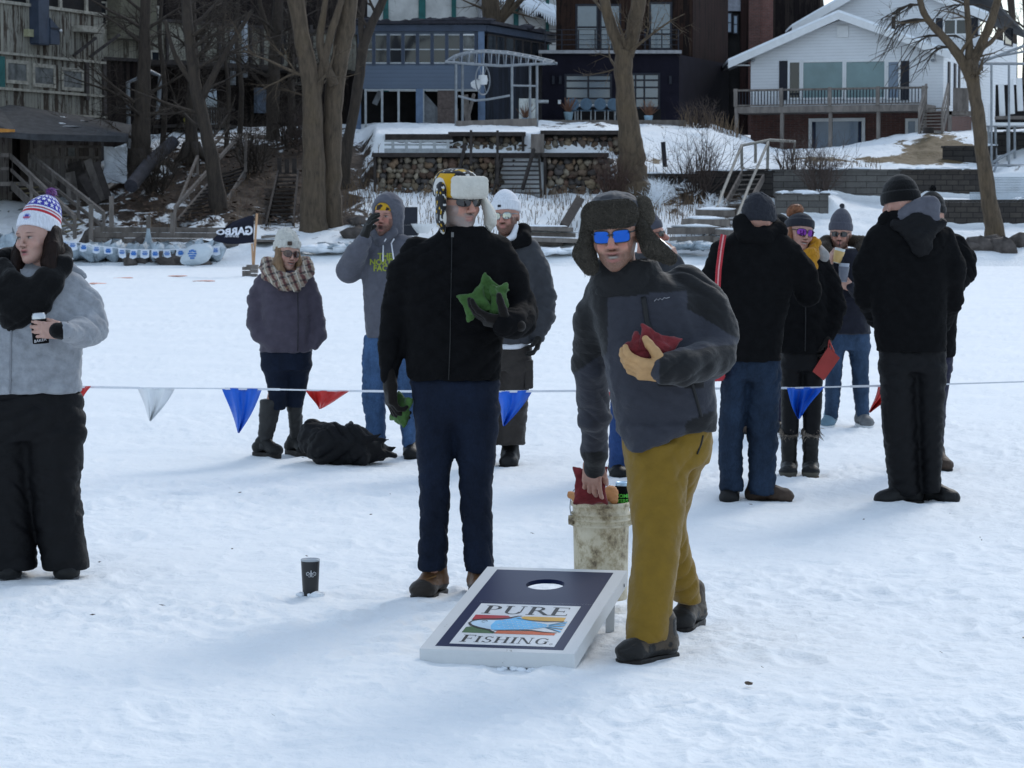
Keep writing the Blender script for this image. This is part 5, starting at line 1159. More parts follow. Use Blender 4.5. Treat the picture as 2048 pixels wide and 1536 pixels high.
def rotm(yaw=0, pitch=0, roll=0):
    """head-to-world: yaw>0 turns the face to the picture's right, pitch>0 looks down, roll>0 tips the crown right"""
    return np.array(Matrix.Rotation(R(yaw), 3, 'Z') @ Matrix.Rotation(R(pitch), 3, 'X') @ Matrix.Rotation(R(roll), 3, 'Y'))
class Head:
    def __init__(s, per, px, py, dy=0, h=1.0, yaw=0, pitch=0, roll=0): s.p = per; s.c = per.J(px, py, dy); s.M = rotm(yaw, pitch, roll); s.h = h
    def w(s, q): return s.c + (s.M @ (np.array(q, float) * s.h))
    def W(s, V): return s.c + (V * s.h) @ s.M.T
    def face(s, tone, beard=None, beard_amt=0.0, mouth=0.0, smile=0.0, res=.0036, jaw=1.0, fem=False, stub=None, eyes=True, moust=1.0, brow=(.09, .06, .045), lip=(.36, .14, .12), flush=.25, neck=True, teeth=False, nose=1.0):
        q = S(); j = jaw
        q.ell((0, .014, .036), (.076, .096, .086), .03)
        q.stack([(-.118, 0, -.054, .020*j, .020), (-.104, 0, -.048, .036*j, .036), (-.082, 0, -.034, .051*j, .056), (-.05, 0, -.018, .061*j, .072), (0, 0, -.004, .068, .084), (.045, 0, .002, .071, .09)], 2.2, .03)
        q.cone((-.036, -.083, .020), (.036, -.083, .020), .011, .011, .02)
        for x in (-.032, .032): q.ell((x, -.096, .001), (.017, .014, .0105), .014, 'd'); q.ell((x, -.079, .0), (.0135, .0125, .0115), .006)
        for x in (-.040, .040): q.ell((x, -.062, -.03), (.026, .024, .022 + .004 * smile), .02)
        n = nose; q.cone((0, -.088, .012), (0, -.108 - .006*n, -.032), .0085, .0125 * n, .012)
        for x in (-.012, .012): q.ell((x, -.100, -.037), (.0095, .011, .008), .008)
        zl = -.061; sp = .023 + .006 * smile
        q.path([(-sp, -.082, zl + .004 * smile), (-.008, -.094, zl + .004), (0, -.095, zl + .002), (.008, -.094, zl + .004), (sp, -.082, zl + .004 * smile)], [.005, .007, .006, .007, .005], .006)
        q.path([(-sp * .9, -.082, zl + .002 * smile - .006 - mouth*.4), (0, -.091, zl - .012 - mouth), (sp * .9, -.082, zl + .002 * smile - .006 - mouth*.4)], [.005, .0085, .005], .006)
        if mouth > .003: cz = .004 * smile; q.path([(-sp * .82, -.092, zl - .002 + cz), (-sp * .4, -.098, zl - .004 - mouth * .3 + cz * .2), (0, -.100, zl - .005 - mouth * .4), (sp * .4, -.098, zl - .004 - mouth * .3 + cz * .2), (sp * .82, -.092, zl - .002 + cz)], [.002, .002 + mouth * .38, .0025 + mouth * .5, .002 + mouth * .38, .002], .003, 'd')
        q.ell((0, -.076, -.101 - mouth*.6), (.020*j, .018, .016), .018)
        for x in (-.077, .077): q.ell((x, .012, -.008), (.010, .02, .032), .01); q.ell((x * 1.07, .006, -.006), (.005, .011, .019), .006, 'd')
        if neck: q.cone((0, .022, -.06), (0, .05, -.20), .056 * (.86 if fem else 1), .062 * (.86 if fem else 1), .03)
        V, F = q.mesh(res / s.h, 1); x, y, z = V.T; tone = np.array(tone); C = np.tile(tone, (len(V), 1)); fr = y < -.03
        def mixin(mk, c): nonlocal C; mk = np.clip(mk, 0, 1)[:, None]; C = C * (1 - mk) + np.array(c) * mk
        g = lambda cx, cz, rx, rz, pw=1.0: np.exp(-(((x - cx) / rx) ** 2 + ((z - cz) / rz) ** 2) ** pw) * fr
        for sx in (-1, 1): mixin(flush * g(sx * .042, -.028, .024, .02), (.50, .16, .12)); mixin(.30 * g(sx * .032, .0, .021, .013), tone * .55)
        mixin(flush * (.2 if fem else 1.1) * g(0, -.034, .014, .015), (.50, .16, .13))
        if beard is not None:
            jm = np.clip((-.047 - z + .30 * np.maximum(0, np.abs(x) - .035)) / .018, 0, 1) * (y < .012); mo = g(0, -.050, .030, .009, 2) * moust
            sides = ((np.abs(x) > .052) & (z < -.012) & (y < .012)) * .9
            k = np.clip(np.maximum(np.maximum(jm, mo), sides), 0, 1); k *= 1 - g(0, zl - .006, sp * .9, .010 + mouth * .6, 2); k *= .9 + .25 * vnoise(V * 420, 3); k *= (z > -.128)
            mixin(k * beard_amt, beard)
        mixin(.85 * g(0, zl + .001, sp * .95, .0055, 2) * (y < -.072), lip); mixin(.9 * g(0, zl - .012 - mouth, sp * .85, .006, 2) * (y < -.07), lip)
        if mouth > .003:
            mixin(np.exp(-((x / (sp * .85)) ** 4 + ((z - (zl - .005 - mouth * .4 + .006 * smile * (x / sp) ** 2)) / (.003 + mouth * .5)) ** 4)) * fr, (.05, .016, .014))
            if teeth: mixin(.95 * np.exp(-((x / (sp * .56)) ** 4 + ((z - (zl - .0090 - mouth * .28 + .0035 * smile * (x / sp) ** 2)) / (.0014 + mouth * .2)) ** 4)) * fr, (.44, .39, .34))
        if eyes:
            for sx in (-1, 1):
                mixin(.95 * g(sx * .032, -.001, .013, .0050, 2), (.36, .33, .31)); mixin(g(sx * .032 + getattr(s, 'gaze', 0), -.0005, .0060, .0058, 2), (.045, .028, .02)); mixin(.92 * g(sx * .032, .0050, .0155, .0036 if fem else .0026, 2), (.02, .015, .012))
                mixin(.85 * g(sx * .034, .0205 if not fem else .022, .018, .0036 if not fem else .0026, 2), brow)
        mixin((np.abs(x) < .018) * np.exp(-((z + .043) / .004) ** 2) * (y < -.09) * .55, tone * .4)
        s.p.bodypart(s.W(V), F, C); return s
    def obj(s, name, q, res, mat, wr=None, colf=None, parent=None, smooth=1):
        V, F = q.mesh(res / s.h, smooth); c = colf(V) if colf else None; V = s.W(V)
        if wr: V = wrinkle(V, F, *wr)
        s.lastV, s.lastF = V, F
        return mesh_obj(name, V, F, mat, parent or s.p.root, True, c)
    def glasses(s, framec, lens, wide=1.0, tall=1.0, rnd=2.6, z=.001):
        fm = MB(); lm = MB(); pts = lambda cx, a, b, y: [s.w((cx + a * np.sign(math.cos(t)) * abs(math.cos(t)) ** (2/rnd), y + .55 * (cx + a * np.sign(math.cos(t)) * abs(math.cos(t)) ** (2/rnd)) ** 2 / .08, z + b * np.sign(math.sin(t)) * abs(math.sin(t)) ** (2/rnd))) for t in np.linspace(0, 2*math.pi, 25)[:-1]]
        for sx in (-1, 1):
            ring = pts(sx * .0335, .0255 * wide, .0195 * tall, -.1065); fm.tube([Vector(p) for p in ring + ring[:1]], .0019 * s.h, 6, False)
            c = s.w((sx * .0335, -.109 + .55 * .0335**2/.08, z)); inner = [np.array(c) + (np.array(p) - np.array(c)) * .5 + s.M @ np.array((0, -.0012, 0)) for p in ring]
            lm.add([Vector(c)] + [Vector(p) for p in inner] + [Vector(p) for p in ring], [(0, 1 + i, 1 + (i+1) % 24) for i in range(24)] + [(1 + i, 25 + i, 25 + (i+1) % 24, 1 + (i+1) % 24) for i in range(24)])
            fm.tube([Vector(s.w((sx * .060 * (wide*.4+.6), -.088, z + .010))), Vector(s.w((sx * .076, -.04, z + .010))), Vector(s.w((sx * .079, .012, z + .006)))], .0028 * s.h, 6)
        fm.tube([Vector(s.w((-.010, -.110, z + .006))), Vector(s.w((0, -.112, z + .008))), Vector(s.w((.010, -.110, z + .006)))], .0026 * s.h, 6)
        o = fm.build('sunglasses', framec, s.p.root, True); lm.build('lens', lens, o, True); return o
def lens_mat(name, c, metal=0.0, rough=.08): m, t, b = nt(name); b.inputs['Base Color'].default_value = (*c, 1); b.inputs['Metallic'].default_value = metal; b.inputs['Roughness'].default_value = rough; b.inputs['Specular IOR Level'].default_value = .8; return m

def hand(per, wrist, fwd, palm_n, size=1.0, curl=(.5, .6, .7, .8), thumb=(.55, .5), side=1, tone=(.45, .26, .2), glove=None, res=.0042, fat=1.0, spread=.14, name='glove', gcol=None, mat=None):
    """palm, four jointed fingers, thumb off the side of the palm. fwd: wrist to knuckles; palm_n: out of the palm; curl per finger"""
    f = np.array(fwd, float); f /= np.linalg.norm(f); n = np.array(palm_n, float); n -= f * (n @ f); n /= np.linalg.norm(n); x = np.cross(f, n) * side; w = np.array(wrist, float); z = size
    T = lambda a, b, c: w + (x * a + f * b + n * c) * z
    q = S(); q.cone(T(0, -.03, 0), T(0, .02, 0), .029*z*fat, .031*z*fat, .02, flat=n, ratio=.72)
    q.box(T(.002, .052, 0), np.array((.040, .046, .0150*fat)) * z, .012*z, .02, rot=np.stack([x, f, n], 1))
    Ls = (.042, .047, .044, .034); rr = (.0094, .0096, .0092, .0082)
    for i in range(4):
        bx = (-.030 + .020 * i); by = .094 - .004 * abs(i - 1.2); c = curl[i] * 1.5; a = (i - 1.3) * spread * (1 - .6 * curl[i]); p = T(bx, by, .002); ang = c * .55; r = rr[i] * z * fat; pts = [T(bx * .9, by - .03, 0), p]
        for k, l in enumerate((Ls[i], Ls[i] * .62, Ls[i] * .5)):
            d = (f * math.cos(ang) + n * math.sin(ang)) ; d = d + x * a * math.cos(ang); p = p + d * l * z; pts.append(p); ang += c * (.75 if k == 0 else .6)
        q.path(pts, [r * 1.1, r * 1.12, r, r * .92, r * .8], .005)
    a, b = thumb; p0 = T(-.030, .022, .008); d = (-x * math.sin(a) + f * math.cos(a)) + n * b; d /= np.linalg.norm(d); p1 = p0 + d * .040 * z; d2 = (-x * math.sin(a * .6) + f * math.cos(a * .6)) + n * b * 1.6; d2 /= np.linalg.norm(d2); p2 = p1 + d2 * .032 * z; p3 = p2 + (d2 + n * .3) / np.linalg.norm(d2 + n * .3) * .024 * z
    q.path([p0, p1, p2, p3], [.0165*z*fat, .0125*z*fat, .011*z*fat, .009*z*fat], .010)
    V, F = q.mesh(res, 1)
    if mat is None: per.bodypart(V, F, np.tile(np.array(tone), (len(V), 1)) * (1 + .12 * vnoise(V * 90, 4))[:, None])
    else: return mesh_obj(name, V, F, mat, per.root, True, gcol(V) if gcol else None)
    return None
def boot(per, name, ax, ay, toe, mat, solem, L=.30, H=.16, w=.052, dy=0.0, tdy=0.0, colf=None, sole_h=.016, shaft=None, toe_up=.0):
    """shoe from the ankle (photo px) towards the toe (photo px); flat sole with welt and heel as a sub-part"""
    a = per.J(ax, ay, dy); a[2] = -.014; t = per.J(toe[0], toe[1], tdy); d = t - a; d[2] = 0; d /= np.linalg.norm(d) + 1e-9; u = np.array((0, 0, 1.)); sx = np.cross(d, u); z0 = sole_h
    X = lambda f, s_, z: a + d * f + sx * s_ + u * z
    q = S(); q.cone(X(-.02, 0, H), X(-.02, 0, z0 + .05), w * .98, w * 1.0, .03); q.ell(X(-.045, 0, z0 + .035), (.05, .05, .048), .03)
    q.cone(X(-.01, 0, z0 + .055), X(L * .45, 0, z0 + .032), w * .98, w * .95, .03, flat=u, ratio=.82); q.ell(X(L * .50, 0, z0 + .026 + toe_up), (.062, .062, .042), .03); q.cone(X(0, 0, z0 + .10), X(L * .3, 0, z0 + .06), .04, .034, .03)
    V, F = q.mesh(.007, 1); V[:, 2] = np.maximum(V[:, 2], z0 * .6 - .014); c = colf(V, lambda p: np.stack([(p - a) @ d, (p - a) @ sx, p[:, 2]], 1)) if colf else None
    V = wrinkle(V, F, .0025, 16, 3); o = mesh_obj(name, V, F, mat, per.root, True, c)
    m = MB(); prof = [(-.092, .026), (-.075, .042), (-.03, .047), (.04, .046), (L * .35, .056), (L * .55, .058), (L * .65, .042), (L * .69, .018)]; ring = [(f, s_) for f, s_ in prof] + [(f, -s_) for f, s_ in prof[::-1]]
    for zz, g in ((0.0, 1.0), (sole_h * .8, 1.06), (sole_h * 1.05, 1.0)): pass
    n = len(ring); VV = []; 
    for zz, g in ((-.012, .92), (.004, .96), (sole_h, .97), (sole_h + .006, .92)): VV += [Vector(X(f * g + (.0), s_ * g * w / .052, zz + (toe_up if f > L * .3 else 0))) for f, s_ in ring]
    FF = [tuple(range(n))] + [tuple(range(3*n, 4*n))] + [(k*n + i, k*n + (i+1) % n, (k+1)*n + (i+1) % n, (k+1)*n + i) for k in range(3) for i in range(n)]; m.add(VV, FF); m.build('sole', solem, o); return o
def text_mesh(txt, size, mat, parent, place, name='lettering', flip=False, bold=.0, align='CENTER', font_scale=1.0):
    """built-in font converted to a mesh; place(u, v) maps flat text coordinates onto the surface"""
    cu = bpy.data.curves.new('txt', 'FONT'); cu.body = txt; cu.size = size; cu.align_x = align; cu.offset = bold; cu.resolution_u = 3; ob = bpy.data.objects.new('txt', cu); col.objects.link(ob)
    dg = bpy.context.evaluated_depsgraph_get(); me = ob.evaluated_get(dg).to_mesh(); V = [(-v.co.x if flip else v.co.x, v.co.y) for v in me.vertices]; F = [tuple(p.vertices) for p in me.polygons]
    ob.evaluated_get(dg).to_mesh_clear(); bpy.data.objects.remove(ob); bpy.data.curves.remove(cu)
    return mesh_obj(name, np.array([tuple(place(u, v)) for u, v in V]), F, mat, parent)
class Drape:
    """lets flat marks lie on the front of a built mesh"""
    def __init__(s, o):
        from mathutils.bvhtree import BVHTree
        off = wloc(o); s.t = BVHTree.FromPolygons([v.co + off for v in o.data.vertices], [tuple(p.vertices) for p in o.data.polygons])
    def hit(s, x, z, y0, out=.003):
        h = s.t.ray_cast(Vector((x, y0, z)), Vector((0, 1, 0)))
        return (h[0] + Vector((0, -out, 0))) if h[0] is not None else Vector((x, y0 + .5, z))
# ------------------------------------------------------------------ cloth and other wearing materials
def denim(name, c, fade=.4):
    m, t, b = nt(name); f = noise(t, 7, 5, .65, st=(1, 1, .5)); g = noise(t, 260, 2, .5, st=(1, 1, .2))
    base = ramp(t, f, [(.3, tuple(x * (1 - fade) for x in c)), (.72, tuple(min(1, x * (1 + fade)) for x in c))]); k = ramp(t, g, [(.3, (.75,) * 3), (.7, (1.1,) * 3)])
    t.links.new(mixc(t, 1.0, base, k, 'MULTIPLY'), b.inputs['Base Color']); b.inputs['Roughness'].default_value = .9; b.inputs['Specular IOR Level'].default_value = .2
    bump(t, b, noise(t, 16, 5, .6, st=(1, 1, 1.6), dist=.8), .5, .02); return m
M_BLK = fabric('black_softshell', (.0045, .0045, .0052), .9, var=.3, sheen=.0, spec=.12); M_BLKW = fabric('black_wool_coat', (.005, .005, .0056), .95, var=.3, sheen=.0, spec=.12); M_BLKP = fabric('black_snow_pants', (.0045, .0045, .0055), .62, var=.25, sheen=.0, spec=.18, fold=9, fstr=.35)
M_HEATHER = fabric('heather_grey_fleece', (.28, .295, .32), .95, var=.22, sheen=.25, weave=700, bstr=.5); M_PLUM = fabric('plum_grey_softshell', (.060, .051, .070), .8, var=.15); M_HOODIE = fabric('grey_hoodie', (.095, .097, .118), .92, var=.15, sheen=.15)
M_GREYJ = fabric('grey_ski_jacket', (.040, .042, .048), .75, var=.15, fold=9); M_ZONED = fabric('two_tone_ski_jacket', None, .72, var=.14, fold=11, fstr=.35); M_OLIVE = fabric('mustard_snow_pants', (.205, .120, .010), .7, var=.10, fold=8, fstr=.35)
M_CARGO = fabric('brown_cargo_cloth', (.040, .034, .030), .88, var=.2); M_NAVY = fabric('navy_parka', (.007, .008, .016), .8, var=.25); M_NAVYP = fabric('indigo_snow_pants', (.008, .008, .026), .8, var=.2)
M_JEAND = denim('dark_indigo_denim', (.0075, .0125, .027), .4); M_JEANM = denim('mid_blue_denim', (.017, .030, .055), .5); M_JEANL = denim('light_blue_denim', (.055, .11, .22), .45); M_JEANB = denim('worn_blue_denim', (.036, .064, .115), .45)
M_SCARFB = knit('black_knit_scarf', (.0045, .0045, .005), 60, (1, 1, 1)); M_KNITW = knit('cream_cable_knit', (.58, .57, .52), 75, (1, 1, .5), .8); M_KNITG = knit('charcoal_knit', (.024, .026, .034), 120); M_KNITGL = knit('grey_knit', (.075, .077, .098), 120); M_KNITB = knit('black_knit', (.004, .004, .0045), 120); M_KNITC = knit('coloured_knit', None, 130, str_=.35); M_WHITEK = knit('white_knit', (.74, .76, .80), 130, str_=.35)
M_FLEECE = plain('cream_sherpa', (.62, .60, .54), .98, .06, 30, 220, .6, bd=.006, spec=.1); M_PATCH = fabric('patterned_hat_cloth', None, .85, var=.1)
M_FURG = fabric('grey_brown_fur', None, .95, var=.3, spec=.1); M_GLOVEB = fabric('dark_brown_glove', (.010, .008, .007), .8, var=.3, spec=.12); M_GLOVET = plain('tan_leather', (.46, .27, .12), .6, .18, 14, 60, .3); M_GLOVEO = fabric('dark_olive_glove', (.012, .0115, .010), .85)
M_BOOTBR = plain('brown_leather', (.105, .050, .020), .6, .35, 12, 50, .3); M_RUBBER = plain('dark_rubber', (.012, .010, .009), .55, .35, 10, 40, .3); M_BOOTBK = plain('black_boot', (.006, .006, .006), .55, .3, 12, 40, .3); M_BOOTBN = plain('brown_boot', (.050, .032, .022), .6, .35, 12, 40, .3); M_DUCK = fabric('duck_boot', None, .55, var=.25); M_SNEAK = plain('grey_sneaker', (.14, .145, .15), .7, .4, 14)
M_HAIRD = plain('dark_brown_hair', (.012, .006, .0045), .55, .45, 60, 160, .5, st=(1, 1, .1), spec=.15); M_HAIRL = plain('dark_blond_hair', (.20, .12, .06), .5, .4, 60, 160, .5, st=(1, 1, .1), spec=.4); M_HAIRR = plain('auburn_hair', (.22, .085, .035), .5, .4, 60, 160, .5, spec=.4)
M_BAGG = fabric('green_bag_cloth', (.050, .115, .028), .9, var=.3, weave=500, bstr=.6); M_BAGR = fabric('red_bag_cloth', (.17, .022, .026), .9, var=.35, weave=500, bstr=.6); M_ORLEA = plain('orange_leather', (.50, .23, .09), .65, .25, 14, 40, .3)
M_FRAME = lens_mat('black_frame', (.01, .01, .01), 0, .3); L_DARK = lens_mat('smoke_lens', (.006, .006, .007), 0, .08); L_BLUE = lens_mat('blue_mirror_lens', (.005, .10, .52), .7, .25); L_PURP = lens_mat('purple_mirror_lens', (.16, .03, .26), .75, .16); L_GOLD = lens_mat('gold_mirror_lens', (.42, .45, .40), .8, .12); L_BROWN = lens_mat('brown_lens', (.05, .02, .015), 0, .1)
M_RED = fabric('red_webbing', (.42, .028, .04), .7); M_CLUTCH = plain('red_vinyl', (.34, .045, .038), .5, .12, 8, 30, .15); M_MUST = knit('mustard_knit', (.50, .23, .018), 70, (1, 1, .3)); M_WHITEC = plain('white_cloth', (.72, .74, .78), .9, .08, 10)
FAIR = (.46, .250, .180); RUDDY = (.50, .275, .205); TAN = (.36, .20, .145)

def beanie(h, name, mat, tilt=-12, z0=.012, H=.135, a=.088, b=.108, cuff=.055, colf=None, pom=None, slouch=(0, 0), res=.0042, roll=0, off=(0, .008, .012), wr=None):
    Rm = np.array(Matrix.Rotation(R(tilt), 3, 'X') @ Matrix.Rotation(R(roll), 3, 'Y')); of = np.array(off); q = S(); sx, sy = slouch
    q.stack([(z0, 0, 0, a * .98, b * .98), (z0 + H * .25, 0, 0, a, b), (z0 + H * .5, sx*.2, sy*.2, a * .95, b * .95), (z0 + H * .72, sx*.5, sy*.5, a * .78, b * .8), (z0 + H * .9, sx*.8, sy*.8, a * .50, b * .52), (z0 + H, sx, sy, a * .22, b * .24)], 2.1, .01, rd=.012)
    if cuff: q.stack([(z0 - .004, 0, 0, a + .006, b + .006), (z0 + cuff * .5, 0, 0, a + .008, b + .008), (z0 + cuff, 0, 0, a + .005, b + .005)], 2.1, .004, rd=.006)
    V, F = q.mesh(res / h.h, 1); c = colf(V) if colf else None; VW = h.W(V @ Rm.T + of)
    if wr: VW = wrinkle(VW, F, *wr)
    o = mesh_obj(name, VW, F, mat, h.p.root, True, c); h.hatV, h.hatF = VW, F; h.hatf = lambda q_: h.w(Rm @ np.array(q_, float) + of)
    if pom:
        r, cols = pom; ct = h.hatf((sx, sy, z0 + H + r * .6)); q = S(); q.ell(ct, (r * .6,) * 3, .01); V, F = q.mesh(.008, 1)
        rgp = np.array(cols); fur('pompom', V, F, 1500, r * .8, .0022, M_FURG, o, 3, .05, jit=.7, colors=lambda c_, g: rgp[g.integers(0, len(rgp), len(c_))])
    return o
def star(u, v, r):
    a = np.arctan2(u, v); q = np.sqrt(u*u + v*v); k = 2 * np.pi / 5; t = np.abs((a + k/2) % k - k/2); return q < r * .40 / np.maximum(.36, np.cos(.63 - np.minimum(t, .63)) ** 3 * 1.0 - (np.cos(.63 - np.minimum(t, .63)) ** 3 - .40) * (1 - t / .63) )
def zip_line(per, jacket, pts, mat, w=.008, name='zip', y0=-1.0, parent=None):
    d = Drape(jacket); L = [d.hit(P(a, b, per.D).x, P(a, b, per.D).z, per.D + y0, .002) for a, b in pts]; Q = []
    for i in range(len(L) - 1):
        for k in range(8):
            c = lerp(L[i], L[i+1], k / 8); Q.append(d.hit(c.x, c.z, per.D + y0, .002))
    m = MB(); m.tube(Q + [L[-1]], w / 2, 6); return m.build(name, mat, parent or jacket, True)
def bones(per, neck, pelvis, arms, legs, tone):
    g = [(per.J(*neck), per.J(pelvis[0], pelvis[1] - 25, pelvis[2]), .055, .07)]
    for L in arms:
        g.append((per.J(*neck), per.J(L[0][0], L[0][1] + 20, L[0][2]), .03, .03))
        for i in range(len(L) - 1): g.append((per.J(*L[i]), per.J(*L[i+1]), .036 - .004 * i, .032 - .006 * i))
    for L in legs:
        g.append((per.J(pelvis[0], pelvis[1] - 25, pelvis[2]), per.J(*L[0]), .05, .045))
        for i in range(len(L) - 1): g.append((per.J(*L[i]), per.J(*L[i+1]), .048 - .012 * i, .036 - .008 * i))
    per.inner(g, tone)

# ================================================================== 1 man in black jacket and trapper hat
p = Person(895, 1190, 'man in a black jacket and yellow-black trapper hat with white fleece, holding green bags', D=11.9)
bones(p, (915, 475, .02), (905, 770, 0), [[(825, 515, 0), (792, 630, .02), (778, 750, -.02)], [(1000, 515, 0), (1040, 632, .0), (1012, 645, -.2)]], [[(865, 800, 0), (868, 960, 0), (866, 1140, .0)], [(955, 800, 0), (955, 960, 0), (958, 1140, 0)]], FAIR)
h = Head(p, 915, 404, .0, 1.06, 36, 2, 0)
h.face(RUDDY, beard=(.25, .235, .225), beard_amt=.85, mouth=0.0, jaw=1.05, flush=.3, lip=(.34, .15, .13), eyes=True)
q = S(); q.stack(p.rows([(452, 882, 968, .0, .085), (468, 868, 985, .01, .105), (482, 836, 1006, .015, .125), (505, 814, 1016, .01, .135), (545, 808, 1016, 0, .145), (610, 808, 1012, -.01, .15), (680, 811, 1008, -.01, .15), (730, 812, 1005, -.01, .148), (760, 813, 1004, -.01, .146)]), 2.5, .03)
p.limb(q, [(832, 502, .01, 30), (808, 550, .015, 33), (793, 625, .03, 31), (782, 690, .01, 26), (777, 752, -.02, 19)], .035); p.limb(q, [(996, 500, .01, 32), (1020, 555, .01, 35), (1041, 625, .0, 33), (1038, 642, -.12, 32), (1024, 647, -.21, 29), (1008, 649, -.27, 25)], .035)
jk = sdf_obj('jacket', q, .0095, M_BLK, p.root, (.0055, 9, 2, (1, 1, 1.5)))
zip_line(p, jk, [(905, 462), (904, 560), (902, 680), (899, 755)], plain('dark_zip', (.009, .009, .0095), .4), .006)
m = MB(); c = p.J(905, 468, -.14); m.box(c[0] - .006, c[0] + .006, c[1] - .004, c[1] + .004, c[2] - .014, c[2] + .008); m.build('zip_pull', plain('pull_metal', (.12, .12, .12), .4, metal=.5), jk)
q = S(); q.stack(p.rows([(752, 816, 1002, 0, .135), (790, 822, 1001, 0, .135), (822, 826, 1000, 0, .125), (850, 846, 978, 0, .10)]), 2.3, .05, rd=.03)
q.stack(p.rows([(815, 826, 912, 0, .125), (880, 830, 909, -.01, .11), (960, 836, 902, -.02, .10), (1040, 837, 899, -.01, .092), (1105, 836, 898, 0, .09), (1140, 836, 893, .0, .092)]), 2.3, .03); q.stack(p.rows([(815, 904, 1000, 0, .125), (880, 909, 996, -.01, .11), (960, 917, 987, -.02, .10), (1040, 921, 986, -.01, .092), (1105, 924, 988, 0, .09), (1143, 928, 989, 0, .092)]), 2.3, .03)
J = p.J
tr = sdf_obj('jeans', q, .009, M_JEAND, p.root, (.006, 8, 4, (1, 1, 1.3)), folds=[(J(842, 1082, -.1), J(890, 1074, -.1), .010, .016), (J(836, 1110, -.1), J(895, 1118, -.1), .010, .014), (J(925, 1090, -.1), J(985, 1080, -.1), .009, .015), (J(925, 1120, -.1), J(985, 1128, -.1), .009, .014), (J(905, 860, -.1), J(850, 880, -.1), .006, .02), (J(912, 862, -.1), J(975, 888, -.1), .006, .02), (J(850, 985, -.1), J(898, 975, -.1), .006, .02)])
duck = lambda V, loc: np.where((loc(V)[:, 2] < .036 + .20 * np.maximum(0, loc(V)[:, 0] - .04))[:, None] | (loc(V)[:, 0] > .15)[:, None], np.array((.028, .021, .016)), np.array((.175, .075, .022)))
for nm, a, b, d1, d2 in (('boot', 868, 1165, (806, 1196), .06), ('boot', 960, 1160, (966, 1210), .04)):
    bo = boot(p, nm, a, b, d1, M_DUCK, M_RUBBER, .28, .18, .054, d2, -.30 if a < 900 else -.2, duck)
    m = MB(); c = p.J(a - 8 if a < 900 else a, 1165, -.03); m.tube([Vector(c) + Vector((-.02, -.04, -.02)), Vector(c) + Vector((.02, -.05, .0)), Vector(c) + Vector((-.015, -.045, .02)), Vector(c) + Vector((.03, -.03, .035))], .004, 5); m.build('lace', plain('tan_lace', (.2, .1, .03)), bo)
hand(p, J(780, 762, -.02), (.05, -.1, -1), (1, .3, 0), 1.12, (.45, .55, .65, .75), (.5, .35), 1, mat=M_GLOVEB, fat=1.25); hand(p, J(1018, 648, -.25), (-1, -.12, .22), (.1, .35, 1), 1.15, (.35, .4, .45, .5), (.9, .9), 1, mat=M_GLOVEB, fat=1.25)
h.glasses(M_FRAME, L_DARK, 1.08, .98, 2.8, .004)
# trapper hat: patterned crown, white front flap, white-lined ear flaps
BLACK_Y = lambda V, s=60, k=7: np.where((vnoise(V * s, k) > .52)[:, None], np.array((.50, .30, .012)), np.where((vnoise(V * s * 1.3, k + 1) > .42)[:, None], np.array((.6, .6, .58)), np.array((.010, .010, .012))))
q = S(); q.stack([(.018, 0, .008, .090, .110), (.06, 0, .01, .094, .114), (.10, 0, .012, .088, .106), (.128, 0, .014, .066, .080), (.142, 0, .014, .03, .04)], 2.1, .01, rd=.014)
def crown_col(V):
    C = BLACK_Y(V); yel = (V[:, 0] < -.058) & (V[:, 0] > -.086) & (V[:, 1] < .03) & (V[:, 2] < .12); C[yel] = (.62, .34, .008); wh = (V[:, 0] < -.086) & (V[:, 1] < .07) & (V[:, 2] < .105); C[wh] = (.62, .61, .58); return C
hat = h.obj('trapper_hat', q, .0042, M_PATCH, None, crown_col)
q = S(); q.box((-.012, -.104, .064), (.088, .028, .049), .022, .01); q.ell((-.010, -.114, .060), (.074, .028, .036), .02)
fl = h.obj('front_flap', q, .0045, M_FLEECE, (.0018, 60, 2), parent=hat)
q = S(); q.cone((.090, -.045, .03), (.108, -.090, -.050), .036, .056, .02, flat=(.75, -.5, .3), ratio=.42); q.cone((.108, -.090, -.050), (.104, -.078, -.088), .056, .040, .02, flat=(.75, -.5, .3), ratio=.42)
fr = h.obj('ear_flap', q, .0045, M_FLEECE, (.0015, 60, 2), parent=hat)
q = S(); q.cone((-.090, -.005, .04), (-.098, -.022, -.07), .046, .040, .02, flat=(1, -.15, 0), ratio=.34); q.cone((-.098, -.022, -.07), (-.090, -.025, -.115), .038, .022, .02, flat=(1, -.15, 0), ratio=.34)
def flap_col(V): C = BLACK_Y(V, 75, 21); C[(V[:, 0] > -.090) | (V[:, 1] < -.058) | (V[:, 2] < -.125)] = (.60, .58, .53); return C
h.obj('ear_flap', q, .0042, M_PATCH, None, flap_col, parent=hat)
P4 = p; p.finish()

